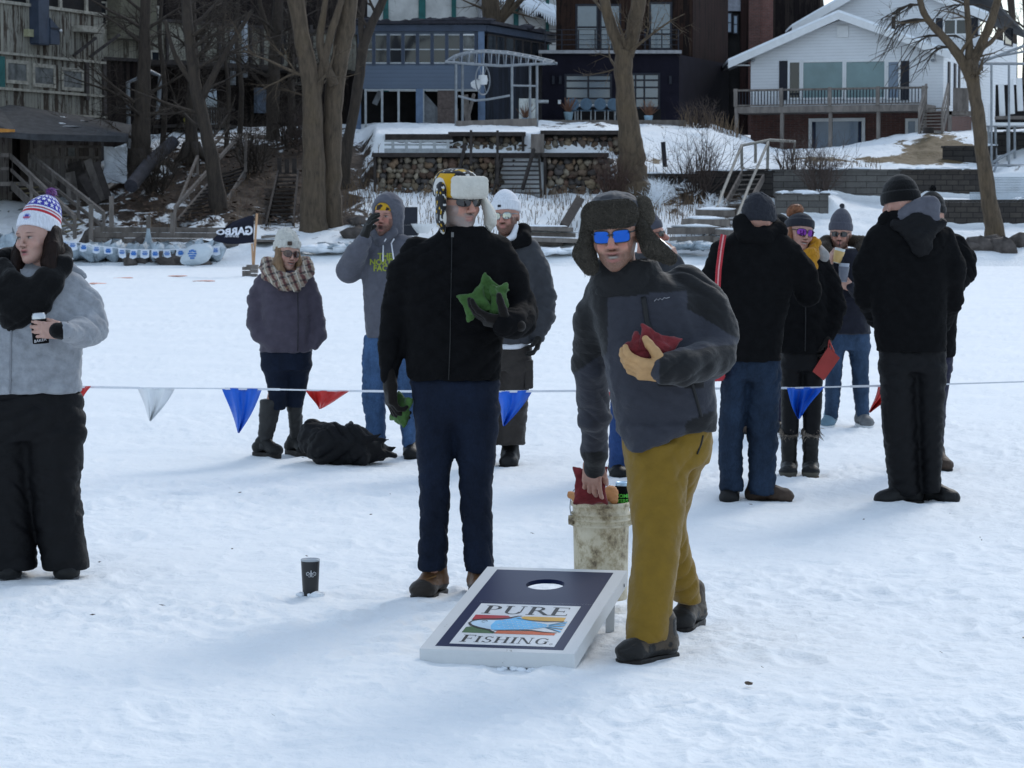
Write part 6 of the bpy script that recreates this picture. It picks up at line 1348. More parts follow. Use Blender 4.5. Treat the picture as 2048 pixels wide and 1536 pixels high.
# ================================================================== 2 leaning man in fur hat, blue mirror glasses, mustard pants
p = Person(1300, 1310, 'leaning man in fur trapper hat, blue mirrored sunglasses and mustard pants', D=10.45); J = p.J
bones(p, (1265, 555, .0), (1330, 870, .05), [[(1195, 600, .05), (1178, 745, .25), (1188, 915, .6)], [(1395, 580, .0), (1436, 690, -.08), (1340, 735, -.28)]], [[(1300, 900, .0), (1312, 1080, -.1), (1300, 1270, -.2)], [(1378, 920, .12), (1345, 1050, .36), (1372, 1190, .54)]], FAIR)
h = Head(p, 1230, 466, -.10, 1.15, -10, 6, -4)
h.face(RUDDY, beard=(.105, .055, .032), beard_amt=.80, mouth=.010, smile=.8, jaw=1.04, flush=.55, teeth=True, nose=1.0)
q = S(); q.stack(p.rows([(520, 1188, 1305, -.02, .10), (545, 1186, 1330, 0, .125), (570, 1178, 1372, .0, .145), (600, 1176, 1406, .0, .155), (650, 1186, 1420, .0, .165), (720, 1206, 1428, 0, .17), (790, 1216, 1434, .0, .17), (835, 1226, 1438, .02, .168), (862, 1236, 1434, .03, .16)]), 2.5, .03)
q.stack(p.rows([(845, 1234, 1400, -.02, .15), (880, 1246, 1350, -.04, .13), (903, 1252, 1290, -.05, .11)]), 2.4, .04)
p.limb(q, [(1200, 590, .03, 34), (1186, 640, .08, 38), (1180, 730, .22, 37), (1188, 830, .42, 34), (1190, 900, .56, 28), (1189, 938, .63, 25)], .035); p.limb(q, [(1372, 572, .02, 46), (1408, 610, -.0, 46), (1432, 660, -.03, 45), (1428, 712, -.10, 42), (1396, 726, -.22, 38), (1362, 735, -.30, 36), (1328, 740, -.35, 31)], .03)
SLATE, CHARC = np.array((.032, .034, .046)), np.array((.0085, .0085, .0095))
def zones(V):
    px, py = project(V); n = 5 * vnoise(V * 14, 3); C = np.tile(SLATE, (len(V), 1)); dark = py < 596 - (px - 1209) * .10
    dark |= (px < 1214) & (py < 745 - (px - 1150) * .6) & ((px - 1150) < 76 - (py - 600) * .10)
    arm = (px > 1372 + (py - 600) * .10) & (V[:, 1] < 11.2); dark |= arm & (py < 655 - (px - 1440) * -.6) & (px > 1375) & (py < 640 + (px - 1375) * .55)
    dark |= (py > 688 + (px - 1326) * -.10 + 14) & (py < 775) & (px > 1318) & (px < 1480) & (V[:, 1] < p.D - .13); dark |= (py > 690) & (px > 1440)
    dark |= (py > 815 + (1440 - px) * .45) & (px > 1370); dark |= (py > 905) & (px < 1216)
    C[dark] = CHARC; return C * (1 + .10 * vnoise(V * 60, 9))[:, None]
FO = [((1215, 700), (1222, 840), -.010, .02, -.1), ((1222, 720), (1262, 660), -.006, .02, -.2), ((1240, 800), (1300, 770), .008, .02, -.2), ((1235, 840), (1330, 815), .008, .022, -.2), ((1290, 880), (1400, 830), .008, .02, -.2), ((1320, 800), (1400, 790), .006, .025, -.2), ((1360, 600), (1392, 690), -.010, .018, -.15), ((1385, 690), (1440, 640), .010, .02, -.1), ((1400, 720), (1462, 690), .010, .02, -.15), ((1160, 830), (1215, 815), .005, .018, .3), ((1160, 870), (1215, 862), .005, .016, .4), ((1158, 905), (1216, 898), .005, .014, .5), ((1160, 770), (1212, 752), .005, .02, .2)]
jk = sdf_obj('jacket', q, .0085, M_ZONED, p.root, (.0065, 7, 12, (1, 1, 1.5)), zones, folds=[(J(*a, y), J(*b, y), d, w) for a, b, d, w, y in FO])
zip_line(p, jk, [(1283, 592), (1290, 640), (1301, 668)], plain('black_zip', (.012, .012, .013), .5), .022, 'chest_zip'); zip_line(p, jk, [(1378, 760), (1390, 800), (1398, 828)], bpy.data.materials['black_zip'], .014, 'pocket_zip')
d = Drape(jk); c = P(1319, 596, p.D); c2 = P(1300, 600, p.D)
mk = MB(); Q = [d.hit(P(a, b, p.D).x, P(a, b, p.D).z, p.D - 1, .003) for a, b in ((1304, 600), (1309, 595), (1312, 598), (1316, 594), (1320, 597), (1324, 593), (1329, 594), (1335, 592))]; mk.tube(Q, .0017, 4); mk.build('stitched_signature', plain('pale_thread', (.32, .32, .34)), jk)
q = S(); q.stack(p.rows([(514, 1190, 1316, -.01, .118), (548, 1182, 1330, -.01, .132), (596, 1172, 1350, .0, .150)]), 2.2, .02, rd=.02); q.stack(p.rows([(490, 1204, 1302, -.01, .094), (548, 1200, 1312, -.01, .108), (575, 1206, 1306, -.01, .10)]), 2.2, .02, 'd'); q.cone(J(1246, 500, -.2), J(1252, 562, -.2), .085, .012, .02, 'd')
sdf_obj('jacket_collar', q, .008, M_ZONED, jk, (.004, 14, 4), lambda V: np.tile(CHARC * 1.15, (len(V), 1)))
q = S(); q.stack(p.rows([(520, 1206, 1276, .0, .075), (560, 1196, 1296, .0, .1)]), 2.2, .02); sdf_obj('neck_gaiter', q, .008, M_BLK, p.root, (.004, 20, 3))
q = S(); q.stack(p.rows([(845, 1244, 1428, .05, .15), (900, 1246, 1427, .05, .15), (930, 1247, 1420, .05, .14)]), 2.4, .04)
q.stack(p.rows([(880, 1247, 1380, .0, .14), (960, 1253, 1378, -.03, .13), (1030, 1262, 1368, -.09, .125), (1080, 1264, 1364, -.12, .12), (1150, 1258, 1356, -.16, .115), (1220, 1253, 1346, -.20, .115), (1282, 1248, 1336, -.22, .115)]), 2.3, .04)
q.stack(p.rows([(880, 1340, 1427, .12, .13), (960, 1325, 1400, .20, .125), (1040, 1312, 1374, .33, .12), (1100, 1312, 1384, .42, .12), (1160, 1322, 1402, .5, .115), (1204, 1345, 1405, .55, .112)]), 2.3, .04)
FO = [((1262, 1030), (1340, 1015), .010, .025, -.2), ((1350, 1024), (1300, 1080), .008, .025, -.2), ((1300, 930), (1285, 1010), -.006, .02, -.15), ((1280, 1230), (1340, 1210), .007, .02, -.3), ((1290, 1140), (1350, 1120), .006, .03, -.3), ((1255, 920), (1290, 900), .008, .015, -.1), ((1340, 900), (1410, 870), .006, .02, -.1), ((1375, 1160), (1400, 1150), .008, .02, .45)]
tr = sdf_obj('snow_pants', q, .0095, M_OLIVE, p.root, (.0062, 6, 24, (1, 1, 1.1)), folds=[(J(*a, y), J(*b, y), d_, w) for a, b, d_, w, y in FO])
zip_line(p, tr, [(1404, 868), (1400, 885), (1392, 905)], bpy.data.materials['black_zip'], .008, 'pocket_zip')
hik = lambda V, loc: np.where(((loc(V)[:, 0] > .13) | (loc(V)[:, 2] < .03) | (vnoise(V * 22, 3) > .3))[:, None], np.array((.012, .011, .010)), np.array((.075, .055, .036)))
boot(p, 'boot', 1316, 1290, (1236, 1330), M_DUCK, M_RUBBER, .29, .15, .060, -.22, -.36, hik); boot(p, 'boot', 1382, 1220, (1330, 1262), M_DUCK, M_RUBBER, .29, .15, .056, .62, .30, hik)
hand(p, J(1332, 740, -.33), (-1, -.22, .06), (.1, .75, .65), 1.14, (.55, .6, .65, .7), (.75, .75), 1, mat=M_GLOVET, fat=1.35)
hand(p, J(1187, 921, .63), (-.08, -.05, -1), (.25, 1, 0), 1.02, (.42, .6, .68, .72), (.35, .5), -1, tone=(.45, .25, .19))
h.glasses(M_FRAME, L_BLUE, 1.1, 1.08, 4.2, -.002)
FURC = lambda c, g: np.array((.085, .074, .058))[None] * (g.uniform(.7, 1.15, (len(c), 1)) + (g.random((len(c), 1)) > .85) * g.uniform(.3, 1.0, (len(c), 1)))
q = S(); q.stack([(.02, 0, .012, .088, .108), (.07, 0, .016, .092, .110), (.11, 0, .018, .082, .098), (.135, 0, .02, .05, .065), (.142, 0, .02, .02, .03)], 2.2, .01, rd=.014)
hat = h.obj('trapper_hat', q, .005, M_GREYJ, (.003, 22, 3))
FURB = np.array((.060, .052, .042)); fb = lambda V: np.tile(FURB, (len(V), 1))
q = S(); q.cone((-.050, -.090, .072), (.052, -.098, .074), .047, .047, .02, flat=(0, 1, 0), ratio=.6); a_ = h.obj('fur_brim', q, .006, M_FURG, None, fb, hat); fur('fur_hair', h.lastV, h.lastF, 9000, .017, .0010, M_FURG, a_, 5, .25, jit=.8, colors=FURC)
q = S(); q.cone((-.085, -.02, .03), (-.105, -.03, -.06), .040, .042, .02, flat=(1, .3, 0), ratio=.62); q.cone((-.105, -.03, -.06), (-.088, -.04, -.105), .040, .028, .02); a_ = h.obj('ear_flap', q, .006, M_FURG, None, fb, hat); fur('fur_hair', h.lastV, h.lastF, 7000, .017, .0010, M_FURG, a_, 6, .35, jit=.8, colors=FURC)
q = S(); q.cone((.085, .0, .02), (.125, -.02, -.055), .036, .036, .02, flat=(.5, .5, .6), ratio=.7); q.cone((.125, -.02, -.055), (.185, -.03, -.095), .036, .022, .02); a_ = h.obj('ear_flap', q, .006, M_FURG, None, fb, hat); fur('fur_hair', h.lastV, h.lastF, 7000, .017, .0010, M_FURG, a_, 7, .35, jit=.8, colors=FURC)
q = S(); q.cone((.098, .03, .085), (.106, .02, .045), .030, .030, .02); a_ = h.obj('fur_side', q, .006, M_FURG, None, lambda V: np.tile(FURB * 1.6, (len(V), 1)), hat); fur('fur_hair', h.lastV, h.lastF, 4200, .020, .0010, M_FURG, a_, 8, .15, jit=.8, colors=lambda c, g: FURC(c, g) * 1.9)
P6 = p; p.finish()

# ================================================================== 3 woman at the left edge
p = Person(60, 1140, 'woman in stars-and-stripes pompom beanie and black scarf at left, holding a can', D=12.5); J = p.J
bones(p, (70, 560, .0), (60, 800, 0), [[(150, 600, 0), (185, 675, -.02), (125, 664, -.22)], [(-40, 600, 0), (-75, 690, 0), (-70, 790, -.1)]], [[(110, 840, 0), (118, 980, 0), (120, 1120, 0)], [(5, 840, 0), (5, 980, 0), (5, 1120, 0)]], FAIR)
h = Head(p, 72, 476, -.02, 1.0, -29, -1, -4); h.gaze = -.003
h.face((.47, .29, .235), mouth=.0045, jaw=.94, fem=True, flush=.14, lip=(.36, .11, .12), brow=(.05, .03, .022), nose=.6)
q = S(); q.stack(p.rows([(514, 46, 104, .04, .06), (545, 30, 118, .03, .09)]), 2.1, .03); q.stack(p.rows([(535, 0, 125, .02, .10), (552, -40, 160, .02, .125), (580, -70, 172, .01, .15), (640, -68, 168, -.01, .17), (700, -62, 166, -.01, .17), (745, -60, 164, 0, .168), (786, -58, 165, 0, .165)]), 2.4, .03)
p.limb(q, [(145, 572, .01, 30), (170, 615, .01, 36), (182, 655, -.02, 34), (164, 664, -.12, 29), (130, 662, -.29, 20)], .035); p.limb(q, [(-45, 572, .01, 30), (-70, 640, .01, 34), (-78, 700, -.02, 30), (-72, 790, -.1, 18)], .035)
jk = sdf_obj('fleece_jacket', q, .0095, M_HEATHER, p.root, (.005, 8, 31, (1, 1, 1.6)), folds=[(J(130, 640, -.15), J(190, 640, -.1), -.008, .015), (J(60, 748, -.17), J(160, 752, -.12), .006, .012), (J(-50, 752, -.15), J(60, 748, -.17), .006, .012)])
zip_line(p, jk, [(37, 655), (35, 720), (33, 782)], plain('grey_zip', (.2, .21, .23), .5), .010)
q = S(); q.path([J(126, 520, .06), J(138, 548, .04), J(120, 558, -.02)], [.035, .035, .03], .03); q.path([J(130, 525, .06), J(168, 552, .03)], [.02, .018], .02); sdf_obj('hood', q, .009, M_HEATHER, jk, (.004, 12, 3))
q = S(); q.path([J(95, 500, .12), J(124, 508, .04), J(124, 532, -.07), J(102, 566, -.13), J(74, 604, -.16), J(30, 628, -.17), J(-8, 590, -.15), J(-20, 535, -.06)], [.04, .046, .05, .058, .066, .07, .066, .055], .04, 'u', (0, 1, 0), .6)
q.path([J(112, 528, -.05), J(88, 556, -.12), J(60, 580, -.15), J(26, 560, -.14), J(8, 530, -.07)], [.04, .045, .046, .046, .04], .03, 'u', (0, 1, 0), .7); q.path([J(116, 506, .04), J(60, 508, .12), J(0, 520, .02)], [.045, .05, .05], .03); q.cone(J(35, 600, -.15), J(18, 648, -.17), .085, .035, .03, flat=(0, 1, 0), ratio=.5)
sdf_obj('scarf', q, .008, M_SCARFB, p.root, (.006, 9, 7, (1, 1, 1)))
q = S(); q.stack(p.rows([(778, -56, 166, .01, .15), (830, -62, 174, .01, .155), (880, -64, 174, .01, .15)]), 2.4, .03)
q.stack(p.rows([(860, 50, 174, 0, .14), (960, 58, 162, 0, .13), (1040, 70, 168, 0, .125), (1090, 78, 174, -.01, .125), (1140, 86, 182, -.02, .13)]), 2.3, .03); q.stack(p.rows([(860, -64, 66, 0, .14), (960, -52, 62, 0, .13), (1040, -46, 66, 0, .125), (1090, -44, 72, -.01, .125), (1140, -40, 78, -.02, .13)]), 2.3, .03)
sdf_obj('snow_pants', q, .010, M_BLKP, p.root, (.009, 6, 40, (1, 1, 1.5)))
boot(p, 'boot', 138, 1130, (118, 1160), M_BOOTBK, plain('grey_rubber', (.10, .10, .105), .6), .22, .12, .054, .02, -.4); boot(p, 'boot', 22, 1130, (5, 1162), M_BOOTBK, bpy.data.materials['grey_rubber'], .22, .12, .054, .02, -.4)
hand(p, J(124, 661, -.305), (-1, -.10, .04), (-.1, 1, 0), .95, (.50, .54, .58, .60), (.3, .7), 1, tone=(.47, .29, .235)); q = S(); q.cone(J(130, 662, -.29), J(114, 661, -.305), .043, .040, .01); sdf_obj('cuff', q, .006, M_SCARFB, jk)
q = S(); q.path([h.w((.074, .025, .03)), h.w((.090, .0, -.05)), h.w((.088, -.02, -.12)), J(114, 560, -.12)], [.034, .036, .036, .02], .03); q.path([h.w((.04, .06, .02)), h.w((.06, .06, -.09)), J(105, 560, -.05)], [.055, .05, .05], .03); q.path([h.w((-.066, .0, .03)), h.w((-.082, -.03, -.07)), h.w((-.085, -.05, -.14)), J(25, 560, -.15)], [.03, .032, .036, .02], .03)
V, F = q.mesh(.006, 2); V = wrinkle(V, F, .0028, 60, 3, (1, 1, .08)); mesh_obj('hair', V, F, M_HAIRD, p.root, True)
def flag_col(V):
    x, y, z = V.T; th = np.arctan2(x, -y); C = np.tile((.70, .73, .80), (len(V), 1)); z = z - .012 + .0
    C[(z > .072) & (z < .086)] = (.50, .035, .05); C[(z > .094) & (z < .101)] = (.38, .05, .09); C[z > .110] = (.035, .035, .33)
    for i in range(4):
        for k in range(-8, 9):
            c = k * .42 + (i % 2) * .21; zc = .128 + i * .026; C[star((th - c) * .085 * (1 - i * .12), z - zc, .0135) & (z > .113)] = (.72, .75, .82)
    em = (((th - .1) * .09) ** 2 / .017 ** 2 + (z - .036) ** 2 / .017 ** 2) < 1; C[em] = (.42, .48, .72); C[em & (np.abs(z - .030) < .005)] = (.42, .12, .2); C[em & (np.abs(z - .040) < .006) & (np.abs((th - .1) * .09) < .009)] = (.05, .06, .32); return C
beanie(h, 'beanie', M_KNITC, -24, .012, .205, .088, .104, .066, flag_col, (.036, ((.25, .07, .32), (.10, .05, .38), (.45, .12, .30), (.55, .35, .6))), (0, .03), .0034)
P1 = p; p.finish()

# ================================================================== 4 woman in the cream knit hat
p = Person(560, 908, 'smiling woman in a cream knit hat, plaid scarf, plum jacket and tall boots', D=18.75); J = p.J
bones(p, (578, 545, 0), (572, 715, 0), [[(525, 570, 0), (512, 640, 0), (545, 690, -.12)], [(612, 570, 0), (634, 640, .02), (632, 690, -.08)]], [[(552, 730, 0), (546, 800, -.03), (536, 880, -.05)], [(596, 740, .02), (594, 800, .05), (592, 880, .09)]], FAIR)
h = Head(p, 574, 506, -.02, .98, 28, 4, 6); h.face((.47, .28, .22), mouth=.006, smile=1.2, jaw=.92, fem=True, teeth=True, flush=.35, nose=.7, res=.0042)
q = S(); q.stack(p.rows([(540, 538, 612, .0, .085), (553, 522, 622, 0, .115), (585, 516, 622, 0, .145), (630, 522, 620, -.01, .16), (670, 522, 624, -.01, .165), (704, 518, 626, 0, .16)]), 2.4, .03)
p.limb(q, [(527, 562, 0, 18), (515, 595, 0, 20), (511, 645, -.02, 18), (520, 668, -.08, 17), (548, 692, -.14, 11)], .03); p.limb(q, [(614, 562, 0, 17), (626, 600, 0, 18), (635, 645, .0, 16), (638, 670, -.04, 15), (630, 692, -.1, 10)], .03)
jk = sdf_obj('jacket', q, .012, M_PLUM, p.root, (.005, 9, 50, (1, 1, 2.2))); zip_line(p, jk, [(598, 575), (600, 640), (599, 700)], plain('dark_zip2', (.025, .022, .028), .5), .008)
def plaid(V): 
    x, y, z = V.T; C = np.tile((.30, .235, .18), (len(V), 1)); a = (x * 14 + z * 6) % 1; b = (z * 15 - x * 5 + y * 4) % 1; C[a < .28] = (.12, .05, .045); C[b < .22] = (.09, .075, .068); C[(a > .55) & (a < .68)] = (.50, .46, .38); C[(a < .28) & (b < .22)] = (.03, .02, .02); return C
q = S(); q.path([J(536, 530, .04), J(540, 548, -.09), J(568, 566, -.17), J(596, 560, -.16), J(614, 540, -.06), J(612, 526, .05)], [.058, .06, .062, .06, .055, .05], .03); q.path([J(536, 530, .04), J(574, 525, .12), J(612, 526, .05)], [.055, .055, .05], .03); q.cone(J(592, 560, -.17), J(594, 578, -.19), .055, .03, .02)
sdf_obj('scarf', q, .009, M_PATCH, p.root, (.010, 16, 8, (1, 1, 1)), plaid)
q = S(); q.path([h.w((.06, -.03, .03)), h.w((.082, -.05, -.07)), h.w((.075, -.075, -.14)), J(604, 560, -.2)], [.024, .026, .026, .014], .02); q.path([h.w((-.066, -.01, .03)), h.w((-.085, -.05, -.07)), h.w((-.06, -.09, -.16)), J(574, 575, -.22)], [.03, .034, .034, .012], .02); V, F = q.mesh(.007, 2); V = wrinkle(V, F, .003, 55, 3, (1, 1, .1)); mesh_obj('hair', V, F, M_HAIRL, p.root, True)
q = S(); q.stack(p.rows([(698, 519, 625, 0, .145), (740, 523, 623, 0, .14)]), 2.4, .03); q.stack(p.rows([(725, 522, 586, 0, .12), (770, 533, 580, -.02, .1), (820, 541, 571, -.04, .075)]), 2.2, .03); q.stack(p.rows([(725, 576, 622, .02, .12), (770, 576, 616, .04, .1), (815, 574, 606, .06, .08)]), 2.2, .03)
sdf_obj('jeans', q, .011, M_JEAND, p.root, (.004, 9, 52))
for rr, tp, tdy, dd in (([(797, 519, 566, -.04, .078), (840, 517, 556, -.05, .066), (878, 515, 546, -.05, .056), (900, 514, 546, -.05, .055)], (562, 914), -.16, -.05), ([(790, 570, 607, .06, .075), (840, 576, 606, .08, .066), (880, 580, 606, .1, .056), (896, 580, 606, .1, .055)], (612, 905), .0, .1)):
    q = S(); q.stack(p.rows(rr), 2.1, .02); o = sdf_obj('tall_boot', q, .010, plain('dark_grey_leather', (.022, .022, .022), .55, .3, 8, 30, .3), p.root, (.005, 12, 5)); c = (rr[-1][1] + rr[-1][2]) / 2; boot(p, 'boot_foot', c - 4, 905, tp, M_BOOTBK, M_RUBBER, .24, .10, .042, dd, tdy, sole_h=.03).parent = p.root
def cable(V): th = np.arctan2(V[:, 0], -V[:, 1]); return np.tile((1, 1, 1), (len(V), 1))
beanie(h, 'knit_hat', M_KNITW, -14, .010, .17, .090, .110, .06, None, None, (.0, .03), .0046, wr=(.006, 40, 3, (1, 1, .5)))
m = MB(); c = h.hatf((-.03, -.118, .035)); m.box(c[0] - .016, c[0] + .016, c[1] - .008, c[1] + .006, c[2] - .014, c[2] + .014); m.build('leather_tag', plain('brown_tag', (.06, .04, .03)), p.root)
h.glasses(M_FRAME, L_BROWN, 1.1, 1.15, 2.4); p.finish()

# ================================================================== 5 man in the grey hood, shouting
p = Person(785, 905, 'man in a grey hooded sweatshirt cupping his gloved hand to his open mouth', D=18.6); J = p.J
bones(p, (775, 485, .02), (775, 690, 0), [[(722, 500, 0), (690, 545, -.06), (732, 470, -.24)], [(826, 500, 0), (838, 580, 0), (832, 660, 0)]], [[(748, 710, 0), (748, 790, 0), (752, 880, 0)], [(808, 710, 0), (812, 790, 0), (818, 880, 0)]], FAIR)
h = Head(p, 773, 434, -.02, 1.06, -20, -4, 3); h.face((.48, .25, .19), beard=(.06, .03, .02), beard_amt=.85, mouth=.022, jaw=1.06, flush=.5, res=.0042, nose=1.1)
q = S(); q.stack(p.rows([(468, 748, 812, .03, .09), (480, 734, 826, .02, .115), (510, 722, 834, 0, .145), (570, 724, 838, -.02, .165), (630, 728, 838, -.02, .165), (676, 732, 838, -.01, .155)]), 2.4, .03)
p.limb(q, [(736, 498, .0, 24), (712, 525, -.04, 27), (697, 540, -.08, 25), (712, 508, -.18, 21), (728, 482, -.24, 17)], .03); p.limb(q, [(824, 495, 0, 24), (838, 560, 0, 25), (836, 620, -.02, 20), (832, 670, -.04, 14)], .03)
jk = sdf_obj('hooded_sweatshirt', q, .0115, M_HOODIE, p.root, (.005, 8, 60, (1, 1, 1.6)))
q = S(); q.ell(h.w((0, .020, .045)), np.array((.108, .125, .125)) * 1.06, .02, rot=h.M); q.cone(h.w((0, .045, -.04)), J(778, 480, .06), .105, .11, .04); q.path([h.w((-.07, -.03, -.10)), h.w((0, -.06, -.165)), h.w((.07, -.03, -.10))], [.035, .04, .035], .02); q.ell(h.w((0, -.11, -.012)), np.array((.070, .10, .105)) * 1.06, .015, 'd', rot=h.M)
sdf_obj('hood', q, .008, M_HOODIE, jk, (.004, 13, 6))
m = MB(); dj = Drape(jk)
for a, b in ((768, 778), (784, 790)): Q = [J(a + 4, 478, -.14), *[dj.hit(P(lerp(a, b, t) - (10 * t if a < 775 else 0), lerp(486, 522, t), p.D).x, P(a, lerp(486, 522, t), p.D).z, p.D - 1, .006) for t in (0, .4, .8, 1)]]; m.tube([Vector(v) for v in Q], .005, 6)
m.build('drawstring', M_WHITEC, jk)
M_LIME = plain('yellow_green_print', (.29, .33, .05), .8, .1, 8)
for tx, cx, cy, sz in (('THE', 772, 511, .055), ('NORTH', 769, 523, .055), ('FACE', 767, 535, .055)):
    cc = P(cx, cy, p.D); text_mesh(tx, sz, M_LIME, jk, lambda u, v, cc=cc: dj.hit(cc.x + u, cc.z + v - .02, p.D - 1, .004), 'printed_word', bold=.0022)
q = S(); q.stack(p.rows([(668, 727, 834, 0, .14), (700, 724, 836, 0, .14), (730, 724, 836, 0, .135)]), 2.4, .03); q.stack(p.rows([(715, 724, 776, 0, .125), (790, 722, 772, -.01, .105), (840, 730, 772, 0, .1), (878, 732, 774, 0, .1)]), 2.2, .03); q.stack(p.rows([(715, 782, 836, 0, .125), (790, 792, 834, 0, .105), (850, 800, 836, .0, .1), (896, 806, 834, .0, .1)]), 2.2, .03)
sdf_obj('jeans', q, .011, M_JEANL, p.root, (.007, 8, 62)); boot(p, 'shoe', 822, 900, (824, 925), M_BOOTBK, M_RUBBER, .27, .12, .05, .0, -.25); boot(p, 'shoe', 752, 890, (748, 915), M_BOOTBK, M_RUBBER, .27, .12, .05, .05, -.2)
hand(p, J(727, 478, -.24), (.30, -.05, .9), (1, .35, 0), 1.1, (.25, .3, .3, .35), (.4, .5), -1, mat=M_GLOVEO, fat=1.3)
q = S(); q.stack([(.030, 0, .004, .080, .100), (.06, 0, .006, .082, .102), (.09, 0, .008, .074, .092)], 2.1, .01); h.obj('headband', q, .005, M_PATCH, None, lambda V: np.where((vnoise(V * 60, 5) > .15)[:, None], np.array((.03, .02, .02)), np.array((.56, .32, .02)))); p.finish()

# ================================================================== 6 man in the white beanie
p = Person(1015, 925, 'man in a white beanie and mirrored glasses standing behind the black jacket', D=18.0); J = p.J
bones(p, (1015, 478, .02), (1010, 700, 0), [[(1058, 520, 0), (1088, 600, 0), (1075, 672, -.05)], [(968, 520, 0), (955, 600, 0), (960, 680, 0)]], [[(1028, 730, 0), (1025, 800, 0), (1020, 890, 0)], [(980, 730, 0), (978, 800, 0), (975, 890, 0)]], FAIR)
h = Head(p, 1012, 432, -.02, 1.05, -16, 0, -4); h.face((.47, .25, .19), beard=(.085, .040, .024), beard_amt=.95, jaw=1.03, flush=.4, res=.0042)
q = S(); q.stack(p.rows([(472, 985, 1046, .02, .09), (486, 968, 1062, .01, .12), (520, 958, 1072, 0, .15), (580, 958, 1074, -.01, .165), (640, 958, 1070, -.01, .165), (688, 960, 1066, 0, .158)]), 2.4, .03); p.limb(q, [(1054, 500, 0, 27), (1074, 545, .01, 28), (1086, 595, .0, 26), (1086, 635, -.03, 24), (1078, 672, -.06, 15)], .03); p.limb(q, [(972, 505, 0, 26), (955, 580, 0, 24), (956, 660, -.03, 15)], .03)
jk = sdf_obj('ski_jacket', q, .0115, M_GREYJ, p.root, (.006, 8, 70, (1, 1, 1.6))); q = S(); q.path([J(1046, 462, .03), J(1048, 480, -.06), J(1026, 492, -.13)], [.05, .05, .03], .03); q.path([J(1046, 462, .03), J(1010, 466, .1)], [.05, .05], .03); sdf_obj('jacket_collar', q, .01, M_BLK, jk, (.003, 14, 4))
q = S(); q.path([h.w((.07, -.02, -.07)), h.w((.05, -.05, -.14)), J(1016, 478, -.14)], [.018, .022, .018], .02); sdf_obj('white_neckband', q, .008, M_WHITEC, p.root)
q = S(); q.stack(p.rows([(684, 975, 1060, 0, .145), (697, 977, 1050, 0, .148)]), 2.4, .02); sdf_obj('white_shirt', q, .010, M_WHITEC, p.root)
q = S(); q.stack(p.rows([(690, 963, 1064, .01, .14), (740, 963, 1064, .01, .14)]), 2.4, .03); q.stack(p.rows([(725, 1000, 1064, .01, .125), (800, 998, 1058, 0, .11), (850, 994, 1054, 0, .105), (890, 992, 1051, 0, .105)]), 2.2, .03); q.stack(p.rows([(725, 960, 1012, .01, .125), (800, 956, 1000, 0, .11), (888, 952, 996, 0, .105)]), 2.2, .03)
cg = sdf_obj('cargo_pants', q, .011, M_CARGO, p.root, (.007, 8, 72)); q = S(); q.box(J(1058, 748, -.01), (.03, .09, .10), .012, .01); sdf_obj('cargo_pocket', q, .010, M_CARGO, cg, (.003, 14, 3))
boot(p, 'boot', 1020, 905, (1014, 938), M_BOOTBK, M_RUBBER, .30, .17, .062, .02, -.3); boot(p, 'boot', 972, 905, (966, 935), M_BOOTBK, M_RUBBER, .30, .17, .062, .02, -.3)
beanie(h, 'white_beanie', M_WHITEK, -10, .016, .150, .088, .107, .062, None, None, (-.01, .02), .0048); m = MB(); c = h.hatf((-.012, -.116, .034)); m.box(c[0] - .011, c[0] + .011, c[1] - .006, c[1] + .006, c[2] - .008, c[2] + .008); m.build('hat_label', M_SHUT, p.root)
h.glasses(M_GALV, L_GOLD, 1.05, 1.1, 2.3); hand(p, J(1079, 672, -.06), (-.2, -.3, -1), (-1, 0, 0), .95, (.5, .5, .5, .5), (.4, .3), 1, mat=M_GLOVEO, fat=1.2); p.finish()

# ================================================================== 7 man drinking, behind the fur hat
p = Person(1285, 958, 'man in a grey beanie drinking from a can in profile behind the fur trapper hat', D=17.2); J = p.J
bones(p, (1290, 520, .02), (1260, 720, 0), [[(1330, 560, 0), (1368, 590, -.03), (1348, 515, -.1)]], [[(1240, 740, 0), (1238, 840, 0), (1236, 930, 0)], [(1285, 740, 0), (1288, 840, 0), (1290, 930, 0)]], FAIR)
h = Head(p, 1297, 470, 0, 1.0, 72, -6, -3); h.face((.48, .24, .18), jaw=1.0, flush=.6, res=.0045, mouth=.004, nose=1.5)
q = S(); q.stack(p.rows([(505, 1265, 1325, .02, .1), (530, 1232, 1345, 0, .14), (600, 1222, 1350, 0, .16), (700, 1222, 1345, 0, .16), (735, 1222, 1342, 0, .155)]), 2.4, .03); p.limb(q, [(1335, 545, 0, 26), (1362, 585, -.03, 25), (1362, 560, -.08, 22), (1350, 522, -.1, 16)], .03); p.limb(q, [(1235, 545, 0, 26), (1225, 640, 0, 24), (1228, 720, 0, 16)], .03)
sdf_obj('jacket', q, .013, M_GREYJ, p.root, (.005, 8, 80)); q = S(); q.stack(p.rows([(725, 1222, 1335, 0, .14), (775, 1220, 1330, 0, .14)]), 2.4, .03); q.stack(p.rows([(760, 1220, 1270, 0, .12), (850, 1218, 1256, 0, .1), (940, 1217, 1254, 0, .1)]), 2.2, .03); q.stack(p.rows([(760, 1276, 1330, 0, .12), (850, 1276, 1322, 0, .1), (940, 1276, 1318, 0, .1)]), 2.2, .03)
sdf_obj('jeans', q, .012, denim('royal_blue_denim', (.03, .07, .20), .35), p.root, (.006, 8, 82)); boot(p, 'shoe', 1234, 945, (1240, 972), M_BOOTBK, M_RUBBER, .28, .13, .052, .02, -.2); boot(p, 'shoe', 1300, 945, (1308, 972), M_BOOTBK, M_RUBBER, .28, .13, .052, .02, -.2)
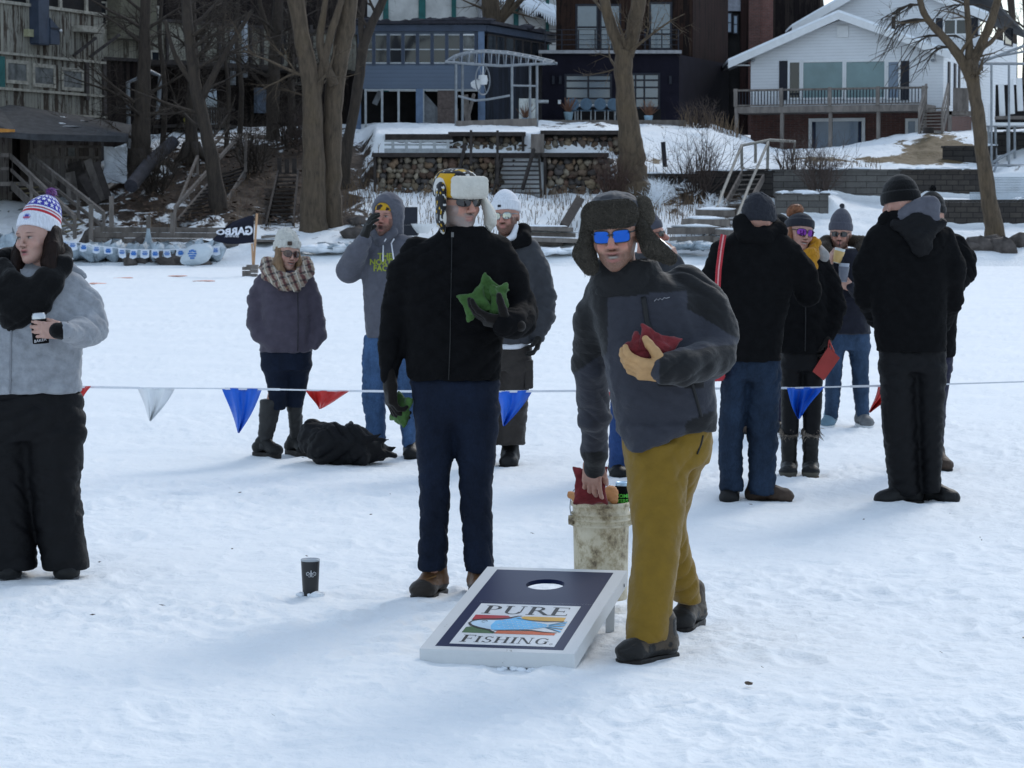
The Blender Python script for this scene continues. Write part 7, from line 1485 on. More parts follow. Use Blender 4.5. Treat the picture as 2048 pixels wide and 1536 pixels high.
beanie(h, 'beanie', M_KNITGL, -10, .014, .140, .087, .106, .05, res=.005); h.glasses(M_FRAME, L_DARK, .9, .8)
P7 = p; hand(p, J(1352, 524, -.1), (-.35, -.1, 1), (-.8, .4, -.1), 1.0, (.6, .62, .64, .66), (.5, .6), -1, tone=(.47, .26, .2)); p.finish()

# ================================================================== 8 man in black coat from behind, grey beanie
p = Person(1505, 1003, 'man from behind in black coat, charcoal beanie and blue jeans with red strap', D=15.75); J = p.J
bones(p, (1512, 480, 0), (1502, 730, 0), [[(1440, 520, 0), (1432, 610, .1), (1450, 685, .22)], [(1585, 520, 0), (1612, 580, .08), (1606, 575, .28)]], [[(1468, 760, 0), (1462, 870, 0), (1462, 980, 0)], [(1528, 760, 0), (1525, 870, 0), (1524, 980, 0)]], FAIR)
h = Head(p, 1520, 446, .0, 1.04, 140, 0, 4); h.face((.46, .25, .19), jaw=1.0, res=.005, flush=.3)
q = S(); q.stack(p.rows([(452, 1478, 1552, .0, .1), (472, 1456, 1580, 0, .13), (500, 1430, 1596, 0, .15), (560, 1424, 1590, 0, .165), (640, 1432, 1572, 0, .17), (700, 1440, 1564, 0, .168), (722, 1444, 1562, 0, .165)]), 2.4, .03); p.limb(q, [(1446, 505, 0, 28), (1430, 560, .02, 30), (1434, 640, .10, 26), (1450, 690, .25, 18)], .035); p.limb(q, [(1580, 508, 0, 28), (1604, 548, .04, 30), (1616, 585, .10, 27), (1606, 575, .32, 18)], .035)
jk = sdf_obj('coat', q, .0105, M_BLKW, p.root, (.006, 8, 90)); q = S(); q.path([J(1484, 448, -.05), J(1500, 440, .1), J(1540, 446, .1), J(1556, 462, -.02), J(1530, 475, -.1), J(1494, 470, -.1), J(1484, 448, -.05)], [.055] * 7, .03); sdf_obj('coat_collar', q, .009, M_BLKW, jk, (.004, 12, 4))
q = S(); q.stack(p.rows([(715, 1445, 1562, 0, .14), (760, 1444, 1562, 0, .14)]), 2.4, .03); q.stack(p.rows([(745, 1444, 1496, 0, .13), (850, 1436, 1488, 0, .11), (920, 1435, 1486, 0, .105), (982, 1439, 1488, 0, .105)]), 2.2, .03); q.stack(p.rows([(745, 1494, 1562, 0, .13), (850, 1493, 1558, 0, .115), (920, 1496, 1554, 0, .11), (990, 1496, 1550, 0, .11)]), 2.2, .03)
sdf_obj('jeans', q, .010, M_JEANM, p.root, (.007, 8, 92), folds=[(J(1438, 950, -.1), J(1486, 944, -.1), .01, .016), (J(1496, 955, -.1), J(1550, 948, -.1), .01, .016)])
boot(p, 'shoe', 1460, 985, (1458, 1003), M_BOOTBK, M_RUBBER, .28, .12, .052, .06, -.1); boot(p, 'shoe', 1520, 985, (1585, 1000), M_BOOTBN, M_RUBBER, .29, .12, .056, .02, -.02)
q = S(); beanie(h, 'beanie', M_KNITG, 6, -.012, .175, .096, .113, 0, None, None, (-.02, .035), .005, wr=(.004, 22, 5)); P8 = p; p.finish()

# ================================================================== 9 woman with the bun
p = Person(1600, 948, 'smiling woman with an auburn bun, purple mirrored sunglasses and mustard scarf', D=17.3); J = p.J
bones(p, (1604, 505, 0), (1602, 700, 0), [[(1645, 540, 0), (1668, 610, 0), (1656, 672, -.08)], [(1562, 540, 0), (1552, 610, 0), (1560, 680, -.1)]], [[(1585, 720, 0), (1582, 800, 0), (1578, 900, 0)], [(1622, 720, 0), (1622, 800, 0), (1620, 900, 0)]], FAIR)
h = Head(p, 1599, 464, -.02, .98, 22, 3, 8); h.face((.48, .28, .22), mouth=.007, smile=1.3, jaw=.93, fem=True, teeth=True, flush=.4, nose=.75, res=.0042)
q = S(); q.stack(p.rows([(500, 1575, 1632, .02, .085), (514, 1562, 1648, 0, .115), (560, 1556, 1654, 0, .145), (620, 1556, 1658, 0, .155), (706, 1556, 1654, 0, .155)]), 2.4, .03); p.limb(q, [(1642, 530, 0, 21), (1660, 570, 0, 23), (1672, 615, 0, 21), (1666, 650, -.04, 17), (1657, 674, -.08, 12)], .03); p.limb(q, [(1564, 530, 0, 21), (1552, 600, 0, 21), (1560, 680, -.08, 13)], .03)
jk = sdf_obj('coat', q, .011, M_BLKW, p.root, (.005, 9, 100)); zip_line(p, jk, [(1606, 560), (1606, 640), (1605, 700)], bpy.data.materials['black_zip'], .008)
q = S(); q.path([J(1632, 498, .05), J(1644, 512, -.04)], [.045, .05], .03); V, F = q.mesh(.01, 1); hd = mesh_obj('fur_hood', V, F, fabric('pale_fur', (.30, .29, .28), .95), jk, True)
q = S(); q.path([J(1576, 490, .04), J(1584, 510, -.08), J(1604, 528, -.13), J(1622, 516, -.11), J(1630, 490, -.03)], [.035, .042, .046, .046, .04], .03); q.path([J(1618, 508, -.12), J(1625, 534, -.16)], [.045, .035], .02); q.path([J(1576, 486, .04), J(1604, 482, .1), J(1630, 485, -.03)], [.035, .04, .04], .03); sdf_obj('scarf', q, .009, M_MUST, p.root, (.007, 18, 4, (1, 1, .6)))
q = S(); q.stack(p.rows([(698, 1560, 1648, 0, .13), (740, 1561, 1647, 0, .13)]), 2.4, .03); q.stack(p.rows([(725, 1561, 1606, 0, .115), (800, 1561, 1602, 0, .095), (870, 1562, 1596, 0, .085)]), 2.2, .03); q.stack(p.rows([(725, 1602, 1647, 0, .115), (800, 1604, 1645, 0, .095), (870, 1606, 1640, 0, .085)]), 2.2, .03); sdf_obj('leggings', q, .011, M_BLKP, p.root, (.004, 9, 102))
for a, tx in ((1578, 1574), (1621, 1622)):
    q = S(); q.stack(p.rows([(866, a - 18, a + 18, 0, .066), (905, a - 16, a + 16, 0, .060), (935, a - 15, a + 15, 0, .058)]), 2.1, .02); o = sdf_obj('snow_boot', q, .009, M_BOOTBK, p.root, (.003, 20, 4)); q = S(); q.stack(p.rows([(856, a - 17, a + 17, 0, .07), (872, a - 18, a + 18, 0, .075)]), 2.0, .02); V, F = q.mesh(.012, 1); fur('fur_cuff', V, F, 2600, .050, .0028, M_FURG, o, a, .35, jit=.9, colors=lambda c, g: np.array((.34, .29, .24))[None] * g.uniform(.4, 1.5, (len(c), 1)))
    boot(p, 'boot_foot', a, 938, (tx, 965), M_DUCK, plain('tan_rubber', (.12, .09, .06), .7), .24, .10, .05, .02, -.3, lambda V, loc: np.where((loc(V)[:, 2] < .03)[:, None], np.array((.10, .09, .07)), np.array((.010, .010, .010))))
beanie(h, 'headband_hat', M_KNITG, -12, .012, .105, .088, .107, .05, res=.0048); ct = h.hatf((-.02, .02, .135)); q = S(); q.ell(ct, (.05, .05, .042), .02); q.ell(ct + np.array((-.03, 0, -.02)), (.035, .035, .03), .02); V, F = q.mesh(.008, 1); bn = mesh_obj('hair_bun', V, F, M_HAIRR, p.root, True); fur('loose_hair', V, F, 500, .04, .0012, M_HAIRR, bn, 3, -.1, jit=1.0)
q = S(); q.path([h.w((-.068, -.01, .02)), h.w((-.078, -.02, -.06)), h.w((-.07, -.01, -.12))], [.02, .02, .02], .02); sdf_obj('hair', q, .008, M_HAIRR, p.root, (.004, 40, 2, (1, 1, .2)))
h.glasses(M_FRAME, L_PURP, 1.18, 1.2, 2.6); hand(p, J(1657, 674, -.08), (-.05, -.1, -1), (-1, .2, 0), .92, (.6, .6, .65, .7), (.4, .4), 1, mat=M_GLOVEB, fat=1.1); P9 = p; p.finish()

# ================================================================== 10 bearded man with the cup
p = Person(1700, 850, 'bearded man in a grey pompom beanie and fur-collared navy parka sipping a drink', D=21.4); J = p.J
bones(p, (1685, 505, .02), (1695, 690, 0), [[(1652, 540, 0), (1650, 590, -.05), (1660, 520, -.22)], [(1722, 540, 0), (1732, 600, 0), (1700, 570, -.25)]], [[(1672, 710, 0), (1668, 770, 0), (1662, 830, 0)], [(1716, 710, 0), (1718, 770, 0), (1726, 830, 0)]], FAIR)
h = Head(p, 1681, 466, -.02, 1.03, -12, 6, 2); h.face((.44, .24, .18), beard=(.075, .034, .020), beard_amt=1.0, jaw=1.08, flush=.3, res=.0046)
q = S(); q.stack(p.rows([(496, 1660, 1712, .02, .1), (512, 1645, 1730, 0, .13), (560, 1642, 1738, 0, .16), (620, 1645, 1738, 0, .165), (668, 1648, 1742, 0, .16)]), 2.4, .03); p.limb(q, [(1652, 528, 0, 18), (1645, 560, -.04, 19), (1650, 585, -.1, 17), (1658, 530, -.22, 11)], .03); p.limb(q, [(1726, 528, 0, 19), (1738, 580, 0, 19), (1728, 598, -.1, 16), (1700, 572, -.25, 11)], .03); jk = sdf_obj('parka', q, .012, M_NAVY, p.root, (.006, 8, 110))
q = S(); q.path([J(1652, 484, .06), J(1650, 500, -.04), J(1668, 512, -.12)], [.05, .055, .03], .03); q.path([J(1724, 486, .06), J(1724, 500, -.03)], [.055, .05], .03); q.path([J(1652, 484, .06), J(1688, 478, .14), J(1724, 486, .06)], [.05, .05, .05], .03); V, F = q.mesh(.012, 1); fc = mesh_obj('fur_collar', V, F, M_FURG, jk, True, np.tile((.05, .04, .03), (len(V), 1))); fur('fur_hair', V, F, 1500, .045, .0018, M_FURG, fc, 4, .1, jit=.8, colors=lambda c, g: np.array((.17, .13, .09))[None] * g.uniform(.3, 1.5, (len(c), 1)))
q = S(); q.stack(p.rows([(660, 1650, 1740, 0, .14), (700, 1650, 1740, 0, .14)]), 2.4, .03); q.stack(p.rows([(688, 1650, 1690, 0, .125), (760, 1650, 1684, -.02, .105), (838, 1648, 1676, -.03, .1)]), 2.2, .03); q.stack(p.rows([(688, 1694, 1740, 0, .125), (760, 1704, 1738, 0, .105), (838, 1712, 1740, 0, .1)]), 2.2, .03); sdf_obj('jeans', q, .012, M_JEANB, p.root, (.007, 8, 112))
boot(p, 'sneaker', 1724, 840, (1738, 856), M_SNEAK, M_WTRIM, .28, .11, .05, .0, -.2); boot(p, 'sneaker', 1660, 840, (1650, 862), plain('pale_blue_sneaker', (.16, .26, .33), .7), M_WTRIM, .28, .11, .05, .0, -.3)
beanie(h, 'beanie', M_KNITGL, -10, .008, .175, .088, .107, .055, None, (.030, ((.11, .115, .14), (.16, .165, .19), (.07, .07, .09))), (0, .02), .0052); h.glasses(M_FRAME, L_DARK, 1.0, .95, 2.6)
hand(p, J(1659, 528, -.22), (.25, -.15, 1), (1, .3, 0), .95, (.55, .6, .62, .65), (.5, .6), -1, tone=(.45, .26, .2), res=.005); hand(p, J(1702, 573, -.25), (-.9, -.2, .3), (-.2, .8, .3), .95, (.5, .55, .6, .62), (.5, .6), 1, tone=(.45, .26, .2), res=.005); P10 = p; p.finish()

# ================================================================== 11 figure mostly hidden behind the back-turned man
p = Person(1528, 862, 'person mostly hidden between the charcoal beanie and the woman with the bun, brown boot showing', D=20.8); J = p.J
bones(p, (1552, 510, 0), (1530, 690, 0), [], [[(1505, 710, 0), (1500, 780, 0), (1497, 840, 0)], [(1548, 710, 0), (1550, 780, 0), (1550, 850, 0)]], FAIR)
h = Head(p, 1560, 468, 0, 1.0, 40, 0, 0); h.face((.46, .25, .19), res=.005); beanie(h, 'beanie', M_KNITB, -8, .014, .135, .087, .106, .05, res=.006)
q = S(); q.stack(p.rows([(500, 1530, 1585, .02, .1), (525, 1502, 1600, 0, .14), (600, 1496, 1595, 0, .16), (700, 1492, 1585, 0, .16)]), 2.4, .03); p.limb(q, [(1505, 540, 0, 20), (1492, 620, 0, 18), (1496, 690, 0, 12)], .03); p.limb(q, [(1594, 540, 0, 20), (1600, 620, 0, 18), (1590, 690, 0, 12)], .03); sdf_obj('jacket', q, .014, M_NAVY, p.root, (.005, 8, 120))
q = S(); q.stack(p.rows([(690, 1490, 1580, 0, .14), (725, 1488, 1575, 0, .13)]), 2.4, .03); q.stack(p.rows([(715, 1486, 1526, 0, .12), (785, 1486, 1516, 0, .1), (815, 1488, 1514, 0, .09)]), 2.2, .03); q.stack(p.rows([(715, 1530, 1576, 0, .12), (785, 1534, 1568, 0, .1), (850, 1536, 1566, 0, .095)]), 2.2, .03); sdf_obj('dark_pants', q, .013, M_NAVYP, p.root, (.006, 8, 122))
q = S(); q.stack(p.rows([(778, 1488, 1514, 0, .075), (845, 1488, 1512, 0, .065)]), 2.1, .02); sdf_obj('tall_boot', q, .011, M_BOOTBN, p.root, (.004, 16, 2)); boot(p, 'boot_foot', 1500, 850, (1496, 872), M_BOOTBN, M_RUBBER, .26, .10, .05, .02, -.2); boot(p, 'boot', 1552, 852, (1556, 874), M_BOOTBK, M_RUBBER, .26, .12, .05, .02, -.2); p.finish()

# ================================================================== 12 man in black from behind, right
p = Person(1815, 1003, 'man seen from behind all in black with a grey hood under his coat, right', D=15.7); J = p.J
bones(p, (1812, 450, 0), (1830, 720, 0), [[(1752, 500, 0), (1738, 580, .08), (1752, 635, .25)], [(1890, 500, 0), (1898, 590, .08), (1886, 645, .25)]], [[(1795, 760, 0), (1802, 870, 0), (1808, 980, 0)], [(1865, 760, 0), (1862, 870, 0), (1860, 980, 0)]], FAIR)
h = Head(p, 1800, 410, .0, 1.12, 205, 0, 0); h.face((.50, .28, .22), res=.005, flush=.2)
q = S(); q.stack(p.rows([(420, 1776, 1850, .0, .11), (440, 1758, 1876, 0, .14), (466, 1742, 1896, 0, .16), (520, 1732, 1898, 0, .175), (600, 1738, 1894, 0, .18), (660, 1748, 1893, 0, .18), (704, 1753, 1893, 0, .178)]), 2.4, .03); p.limb(q, [(1758, 480, 0, 30), (1738, 535, .02, 32), (1736, 590, .1, 28), (1752, 640, .28, 19)], .035); p.limb(q, [(1884, 480, 0, 30), (1900, 540, .02, 32), (1898, 600, .1, 28), (1885, 650, .28, 19)], .035)
jk = sdf_obj('coat', q, .0105, M_BLKW, p.root, (.006, 8, 130)); q = S(); q.path([J(1772, 440, -.05), J(1790, 432, .1), J(1840, 430, .1)], [.05, .055, .05], .03); sdf_obj('coat_collar', q, .009, M_BLKW, jk, (.004, 12, 4))
q = S(); q.cone(J(1826, 430, -.10), J(1858, 414, -.10), .075, .062, .04, flat=(0, 1, 0), ratio=.8); q.cone(J(1796, 442, -.08), J(1835, 420, -.1), .04, .06, .05); q.cone(J(1856, 412, -.1), J(1866, 440, -.11), .055, .045, .04); q.cone(J(1815, 446, -.12), J(1862, 442, -.13), .045, .045, .04, flat=(0, 1, 0), ratio=.6); sdf_obj('sweatshirt_hood', q, .008, M_HOODIE, p.root, (.006, 13, 6))
q = S(); q.path([J(1790, 448, -.13), J(1838, 476, -.185), J(1884, 446, -.12)], [.035, .05, .035], .04); q.cone(J(1836, 455, -.16), J(1842, 492, -.185), .095, .07, .05, flat=(0, 1, 0), ratio=.38); sdf_obj('coat_hood', q, .009, M_BLKP, jk, (.006, 12, 5))
q = S(); q.stack(p.rows([(695, 1756, 1893, 0, .15), (745, 1756, 1893, 0, .15)]), 2.4, .03); q.stack(p.rows([(730, 1757, 1832, 0, .14), (850, 1762, 1836, 0, .125), (930, 1772, 1838, 0, .12), (990, 1778, 1842, 0, .12)]), 2.2, .03); q.stack(p.rows([(730, 1824, 1893, 0, .14), (850, 1832, 1888, 0, .125), (930, 1838, 1884, 0, .12), (985, 1840, 1883, 0, .12)]), 2.2, .03); sdf_obj('snow_pants', q, .0105, M_BLKP, p.root, (.007, 7, 132))
boot(p, 'boot', 1818, 990, (1738, 1004), M_BOOTBK, M_RUBBER, .34, .13, .060, -.02, -.12); boot(p, 'boot', 1862, 985, (1890, 1003), M_BOOTBK, M_RUBBER, .26, .13, .058, .04, -.02)
beanie(h, 'beanie', M_KNITB, 8, .0, .150, .092, .110, .055, res=.005); p.finish()

# ================================================================== 13 person behind the man in black
p = Person(1880, 935, 'person in a dark coat and indigo pants mostly hidden behind the man all in black', D=17.8); J = p.J
bones(p, (1866, 460, 0), (1882, 690, 0), [[(1908, 500, 0), (1926, 545, -.03), (1896, 580, -.18)]], [[(1842, 740, 0), (1838, 800, 0), (1836, 900, 0)], [(1884, 740, 0), (1877, 800, 0), (1874, 900, 0)]], FAIR)
h = Head(p, 1862, 432, 0, 1.0, -30, 0, 0); h.face((.46, .26, .2), res=.005); beanie(h, 'beanie', M_KNITB, -8, .010, .145, .087, .106, .05, None, (.032, ((.008, .008, .009), (.02, .02, .022))), res=.0055)
q = S(); q.stack(p.rows([(455, 1838, 1894, .02, .1), (475, 1815, 1918, 0, .14), (540, 1805, 1918, 0, .165), (640, 1806, 1914, 0, .17), (714, 1808, 1912, 0, .165)]), 2.4, .03); p.limb(q, [(1910, 490, 0, 24), (1926, 520, 0, 25), (1930, 545, -.03, 23), (1908, 570, -.15, 20), (1888, 585, -.24, 13)], .03); p.limb(q, [(1815, 495, 0, 22), (1808, 580, 0, 21), (1812, 660, -.05, 14)], .03); sdf_obj('coat', q, .012, M_BLKW, p.root, (.006, 8, 140))
q = S(); q.stack(p.rows([(705, 1815, 1908, 0, .145), (745, 1818, 1902, 0, .14)]), 2.4, .03); q.stack(p.rows([(732, 1860, 1904, 0, .125), (800, 1860, 1894, 0, .11), (870, 1862, 1888, 0, .1), (912, 1862, 1886, 0, .1)]), 2.2, .03); q.stack(p.rows([(732, 1818, 1862, 0, .125), (800, 1818, 1856, 0, .11), (912, 1820, 1852, 0, .1)]), 2.2, .03); sdf_obj('snow_pants', q, .012, M_NAVYP, p.root, (.006, 8, 142))
boot(p, 'boot', 1876, 920, (1888, 940), M_BOOTBN, M_RUBBER, .27, .13, .052, .02, -.1); boot(p, 'boot', 1836, 920, (1836, 942), M_BOOTBN, M_RUBBER, .27, .13, .052, .02, -.1); p.finish()
# ------------------------------------------------------------------ cornhole board
FL, FR = G(840, 1331), G(1143, 1343); fx = (FR - FL); fx.z = 0; Wb = .600; fx = Vector((.978, -.208, 0)).normalized(); fy = Vector((.208, .978, 0)).normalized()
LEN, RISE, TH = 1.205, .158, .062
bdir = (fy * LEN + Vector((0, 0, RISE))).normalized(); bn = fx.cross(bdir).normalized(); b0 = Vector((FL.x, FL.y, .004))
def BP(u, v, h=0): return b0 + fx * (u * Wb) + bdir * (v * LEN) + bn * (TH + h)
board = thing('cornhole_board', 'white-framed navy cornhole board with a fish logo lying tilted on the snow', 'cornhole board', b0)
def scuffed(name, c, d, sc, lo):
    m, t, b = nt(name); f = noise(t, sc, 6, .75, st=(1, .35, 1)); t.links.new(ramp(t, f, [(lo, d), (lo + .03, tuple(x * .93 for x in c)), (.8, c)]), b.inputs['Base Color']); b.inputs['Roughness'].default_value = .4; bump(t, b, f, .1, .004); return m
M_BWHITE = scuffed('scuffed_white_paint', (.68, .69, .69), (.30, .29, .27), 16, .30); M_BNAVY = scuffed('navy_board_paint', (.006, .015, .062), (.10, .12, .19), 13, .29); M_BNAVY.node_tree.nodes['Principled BSDF'].inputs['Specular IOR Level'].default_value = .18; M_BLOGO = plain('logo_white', (.70, .71, .72), .4, .06, 6)
def plate(m, poly, h0, h1, hole=None):
    """flat piece on the board, polygon in board coordinates"""
    m.prism([BP(u, v, h0) for u, v in poly], bn * (h1 - h0))
HC_, HV, HR = .50, .79, .080
m = MB(); n = 48                                        # top with a real hole: ring, square collar, then the rest
def ringtop(m, u0, u1, v0, v1, h, thick):
    circ = [(HC_ + HR / Wb * math.cos(t), HV + HR / LEN * math.sin(t)) for t in np.linspace(0, 2*math.pi, n + 1)[:-1]]; outr = []
    for cu, cv in circ:
        du, dv = (cu - HC_) * Wb, (cv - HV) * LEN; k = 1e9
        for lim, q in (((u1 - HC_) * Wb, du), ((u0 - HC_) * Wb, du), ((v1 - HV) * LEN, dv), ((v0 - HV) * LEN, dv)):
            if abs(q) > 1e-9 and lim / q > 0: k = min(k, lim / q)
        outr.append((HC_ + du * k / Wb, HV + dv * k / LEN))
    V = [BP(*c, h) for c in circ] + [BP(*c, h) for c in outr] + [BP(*c, h - thick) for c in circ]; F = []
    for i in range(n): j = (i + 1) % n; F += [(i, n + i, n + j, j), (2*n + i, i, j, 2*n + j)]
    for (cu, cv) in ((u0, v0), (u1, v0), (u1, v1), (u0, v1)):
        a = min(range(n), key=lambda i: (math.atan2((cv - HV) * LEN, (cu - HC_) * Wb) - math.atan2((outr[i][1] - HV) * LEN, (outr[i][0] - HC_) * Wb)) % (2*math.pi)); k = len(V); V.append(BP(cu, cv, h)); F.append((n + a, k, n + (a + 1) % n))
    m.add(V, F)
NU0, NU1, NV0, NV1 = .085, .915, .035, .965
ringtop(m, NU0, NU1, .56, NV1, .0012, .018); plate(m, [(NU0, NV0), (NU1, NV0), (NU1, .5597), (NU0, .5597)], -.004, .0012); m.build('navy_field', M_BNAVY, board)
m = MB()
for pl in ([(0, 0), (1, 0), (1, NV0), (0, NV0)], [(0, NV1), (1, NV1), (1, 1), (0, 1)], [(0, NV0), (NU0, NV0), (NU0, NV1), (0, NV1)], [(NU1, NV0), (1, NV0), (1, NV1), (NU1, NV1)]): plate(m, pl, -.014, .0008)
m.build('white_border', M_BWHITE, board)
for a, b, c, d in ((0, 1, -.012, .02), ): pass
m = MB()
def side(u0, v0, u1, v1, nm):
    k = MB(); k.prism([BP(u0, v0, -.0142), BP(u1, v0, -.0142), BP(u1, v1, -.0142), BP(u0, v1, -.0142)], bn * -(TH - .016)); k.build(nm, M_BWHITE, board)
side(0, 0, 1, .018, 'front_rail'); side(0, .982, 1, 1, 'back_rail'); side(0, .0182, .036, .9818, 'side_rail'); side(.964, .0182, 1, .9818, 'side_rail')
for u in (.08, .92):
    k = MB(); t = BP(u, .90, -.02); bt = t - fy * .03; bt.z = -.02; k.beam(t, bt, .035, .03); k.build('leg', M_BWHITE, board)
    k = MB(); e = BP(1.0 if u > .5 else 0, .93, -.04); k.lathe(e, [(.0, .004), (.008, .003), (.009, -.003)], 10, Matrix.Rotation(R(90 if u > .5 else -90), 3, 'Y')); k.build('bolt', M_GALV, board)
LU0, LU1, LV0, LV1 = .165, .845, .065, .530
m = MB(); plate(m, [(LU0, LV0), (LU1, LV0), (LU1, LV1), (LU0, LV1)], .0010, .0024); logo = m.build('logo_panel', M_BLOGO, board)
def LP(x, y, h=.0032): return BP(lerp(LU0, LU1, x), lerp(LV0, LV1, y), h)     # 0..1 across the panel
def inkmat(n, c): return plain(n, c, .45, .15, 12)
I_BLK, I_RED, I_GLD, I_GRN, I_BLU, I_ORG, I_LBL = inkmat('ink_black', (.018, .022, .024)), inkmat('ink_red', (.42, .022, .035)), inkmat('ink_gold', (.66, .37, .045)), inkmat('ink_green', (.055, .13, .05)), inkmat('ink_blue', (.16, .50, .80)), inkmat('ink_orange', (.60, .12, .035)), inkmat('ink_pale_blue', (.50, .66, .78))
def ink(polys, mt, name, h=.0032):
    k = MB()
    for pl in polys: k.add([LP(x, y, h) for x, y in pl], [tuple(range(len(pl)))])
    return k.build(name, mt, logo)
def stroke(pts, w, taper=True, asp=.408 / .56):
    L = []; Rr = []
    for i, (x, y) in enumerate(pts):
        a = pts[max(i-1, 0)]; b = pts[min(i+1, len(pts)-1)]; dx, dy = (b[0]-a[0]) , (b[1]-a[1]) * 1.37; l = math.hypot(dx, dy) + 1e-9; ww = w * (1 if not taper else .25 + .75 * math.sin(math.pi * (i + .6) / (len(pts) + .2))); L.append((x - dy/l*ww, y + dx/l*ww/1.37)); Rr.append((x + dy/l*ww, y - dx/l*ww/1.37))
    return [[L[i], Rr[i], Rr[i+1], L[i+1]] for i in range(len(pts)-1)]
# serif capitals built from stems, hairlines and bowls; unit box 1 high
def arc(cx, cy, rx, ry, a0, a1, t0, t1, n_=14):
    out = []
    for i in range(n_):
        f = []
        for j in (i, i + 1):
            a = R(lerp(a0, a1, j / n_)); th = lerp(t0, t1, abs(math.cos(a)) ** 1.5); f.append(((cx + rx*math.cos(a), cy + ry*math.sin(a)), (cx + (rx-th)*math.cos(a), cy + (ry - lerp(t0, t0, 0))*math.sin(a))))
        out.append([f[0][0], f[0][1], f[1][1], f[1][0]])
    return out
def stem(x, w, y0=0, y1=1, s=.09): return [[(x, y0), (x+w, y0), (x+w, y1), (x, y1)], [(x-s, y0), (x+w+s, y0), (x+w+s, y0+.045), (x-s, y0+.045)], [(x-s, y1-.045), (x+w+s, y1-.045), (x+w+s, y1), (x-s, y1)]]
def bar(x0, x1, y, t=.055): return [[(x0, y), (x1, y), (x1, y+t), (x0, y+t)]]
GL = {'P': (.68, stem(.10, .15) + arc(.26, .74, .36, .26, -90, 90, .05, .14)), 'U': (.86, stem(.10, .14, .30, 1) [0:1] + stem(.10, .14, .3, 1)[2:] + stem(.66, .05, .30, 1, .08)[0:1] + stem(.66, .05, .3, 1, .09)[2:] + arc(.405, .31, .305, .31, 180, 360, .06, .12)),
 'R': (.80, stem(.10, .15) + arc(.26, .75, .34, .25, -90, 90, .05, .14) + [[(.34, .52), (.50, .52), (.86, 0), (.68, 0)], [(.68, 0), (.9, 0), (.9, .045), (.66, .045)]]), 'E': (.70, stem(.10, .15) + bar(.2, .64, .945) + bar(.2, .52, .49) + bar(.2, .68, 0) + [[(.61, .80), (.64, .80), (.64, 1), (.61, 1)], [(.65, 0), (.68, 0), (.68, .22), (.65, .22)], [(.49, .40), (.52, .40), (.52, .62), (.49, .62)]]),
 'F': (.64, stem(.10, .15) + bar(.2, .62, .945) + bar(.2, .50, .49) + [[(.59, .78), (.62, .78), (.62, 1), (.59, 1)], [(.47, .4), (.5, .4), (.5, .62), (.47, .62)]]), 'I': (.36, stem(.11, .15)), 'H': (.88, stem(.10, .15) + stem(.62, .15) + bar(.2, .65, .49)),
 'N': (.88, stem(.10, .05) + stem(.70, .05) + [[(.08, 1), (.24, 1), (.75, 0), (.62, 0)]]), 'S': (.62, arc(.32, .75, .22, .25, 30, 250, .06, .11) + arc(.32, .26, .25, .26, -160, 90, .06, .11) + [[(.16, .60), (.34, .53), (.50, .40), (.28, .45)], [(.5, .80), (.54, .80), (.54, 1), (.5, .93)], [(.07, .02), (.11, .06), (.11, .24), (.07, .24)]]), 'G': (.86, arc(.43, .5, .36, .5, 40, 320, .06, .15, 20) + stem(.62, .13, .06, .44, .07)[0:1] + bar(.54, .84, .43, .045) + [[(.68, .70), (.72, .70), (.72, .96), (.68, .9)]])}
def word(t, x0, x1, y0, hh, small=None, gap=.05):
    tot = sum(GL[c][0] * (1 if i == 0 or not small else small) for i, c in enumerate(t)) + gap * (len(t) - 1); k = (x1 - x0) / tot; x = x0; out = []
    for i, c in enumerate(t):
        z = (1 if i == 0 or not small else small)
        for pl in GL[c][1]: out.append([(x + px * k * z, y0 + py * hh * (1.0 if i == 0 else (small or 1))) for px, py in pl])
        x += (GL[c][0] * z + gap) * k
    return out
ink(word('PURE', .075, .925, .745, .205), I_BLK, 'upper_lettering'); ink(word('FISHING', .075, .925, .045, .165, .86), I_BLK, 'lower_lettering'); ink(arc(.955, .055, .014, .018, 0, 360, .004, .004, 16), I_BLK, 'mark_ring')
ink([[(.035, .705), (.355, .705), (.45, .62), (.30, .60), (.035, .575)]], I_RED, 'red_panel'); ink([[(.52, .70), (.93, .70), (.93, .595), (.70, .60), (.46, .63)]], I_GLD, 'gold_panel'); ink([[(.035, .395), (.10, .42), (.34, .31), (.34, .262), (.035, .262)]], I_GRN, 'green_panel'); ink([[(.35, .262), (.93, .262), (.93, .31), (.70, .345), (.36, .33)]], I_ORG, 'orange_panel')
body = [(.275, .575), (.40, .63), (.48, .685), (.53, .625), (.66, .57), (.80, .515), (.80, .45), (.66, .39), (.50, .36), (.36, .33), (.29, .36), (.26, .45)]; ink([body], I_BLU, 'fish_body', .0036)
ink([[(.045, .52), (.10, .565), (.20, .585), (.275, .575), (.26, .45), (.29, .36), (.20, .36), (.10, .41)]], I_LBL, 'fish_head', .0036); ink([[(.80, .515), (.97, .59 - .0 + .02 * 0), (.97, .57), (.82, .49)], [(.82, .49), (.97, .535), (.97, .505), (.82, .47)], [(.81, .465), (.97, .45), (.97, .42), (.80, .45)], [(.80, .45), (.97, .37), (.97, .335), (.79, .44)]], I_BLU, 'fish_tail', .0036)
S_ = []
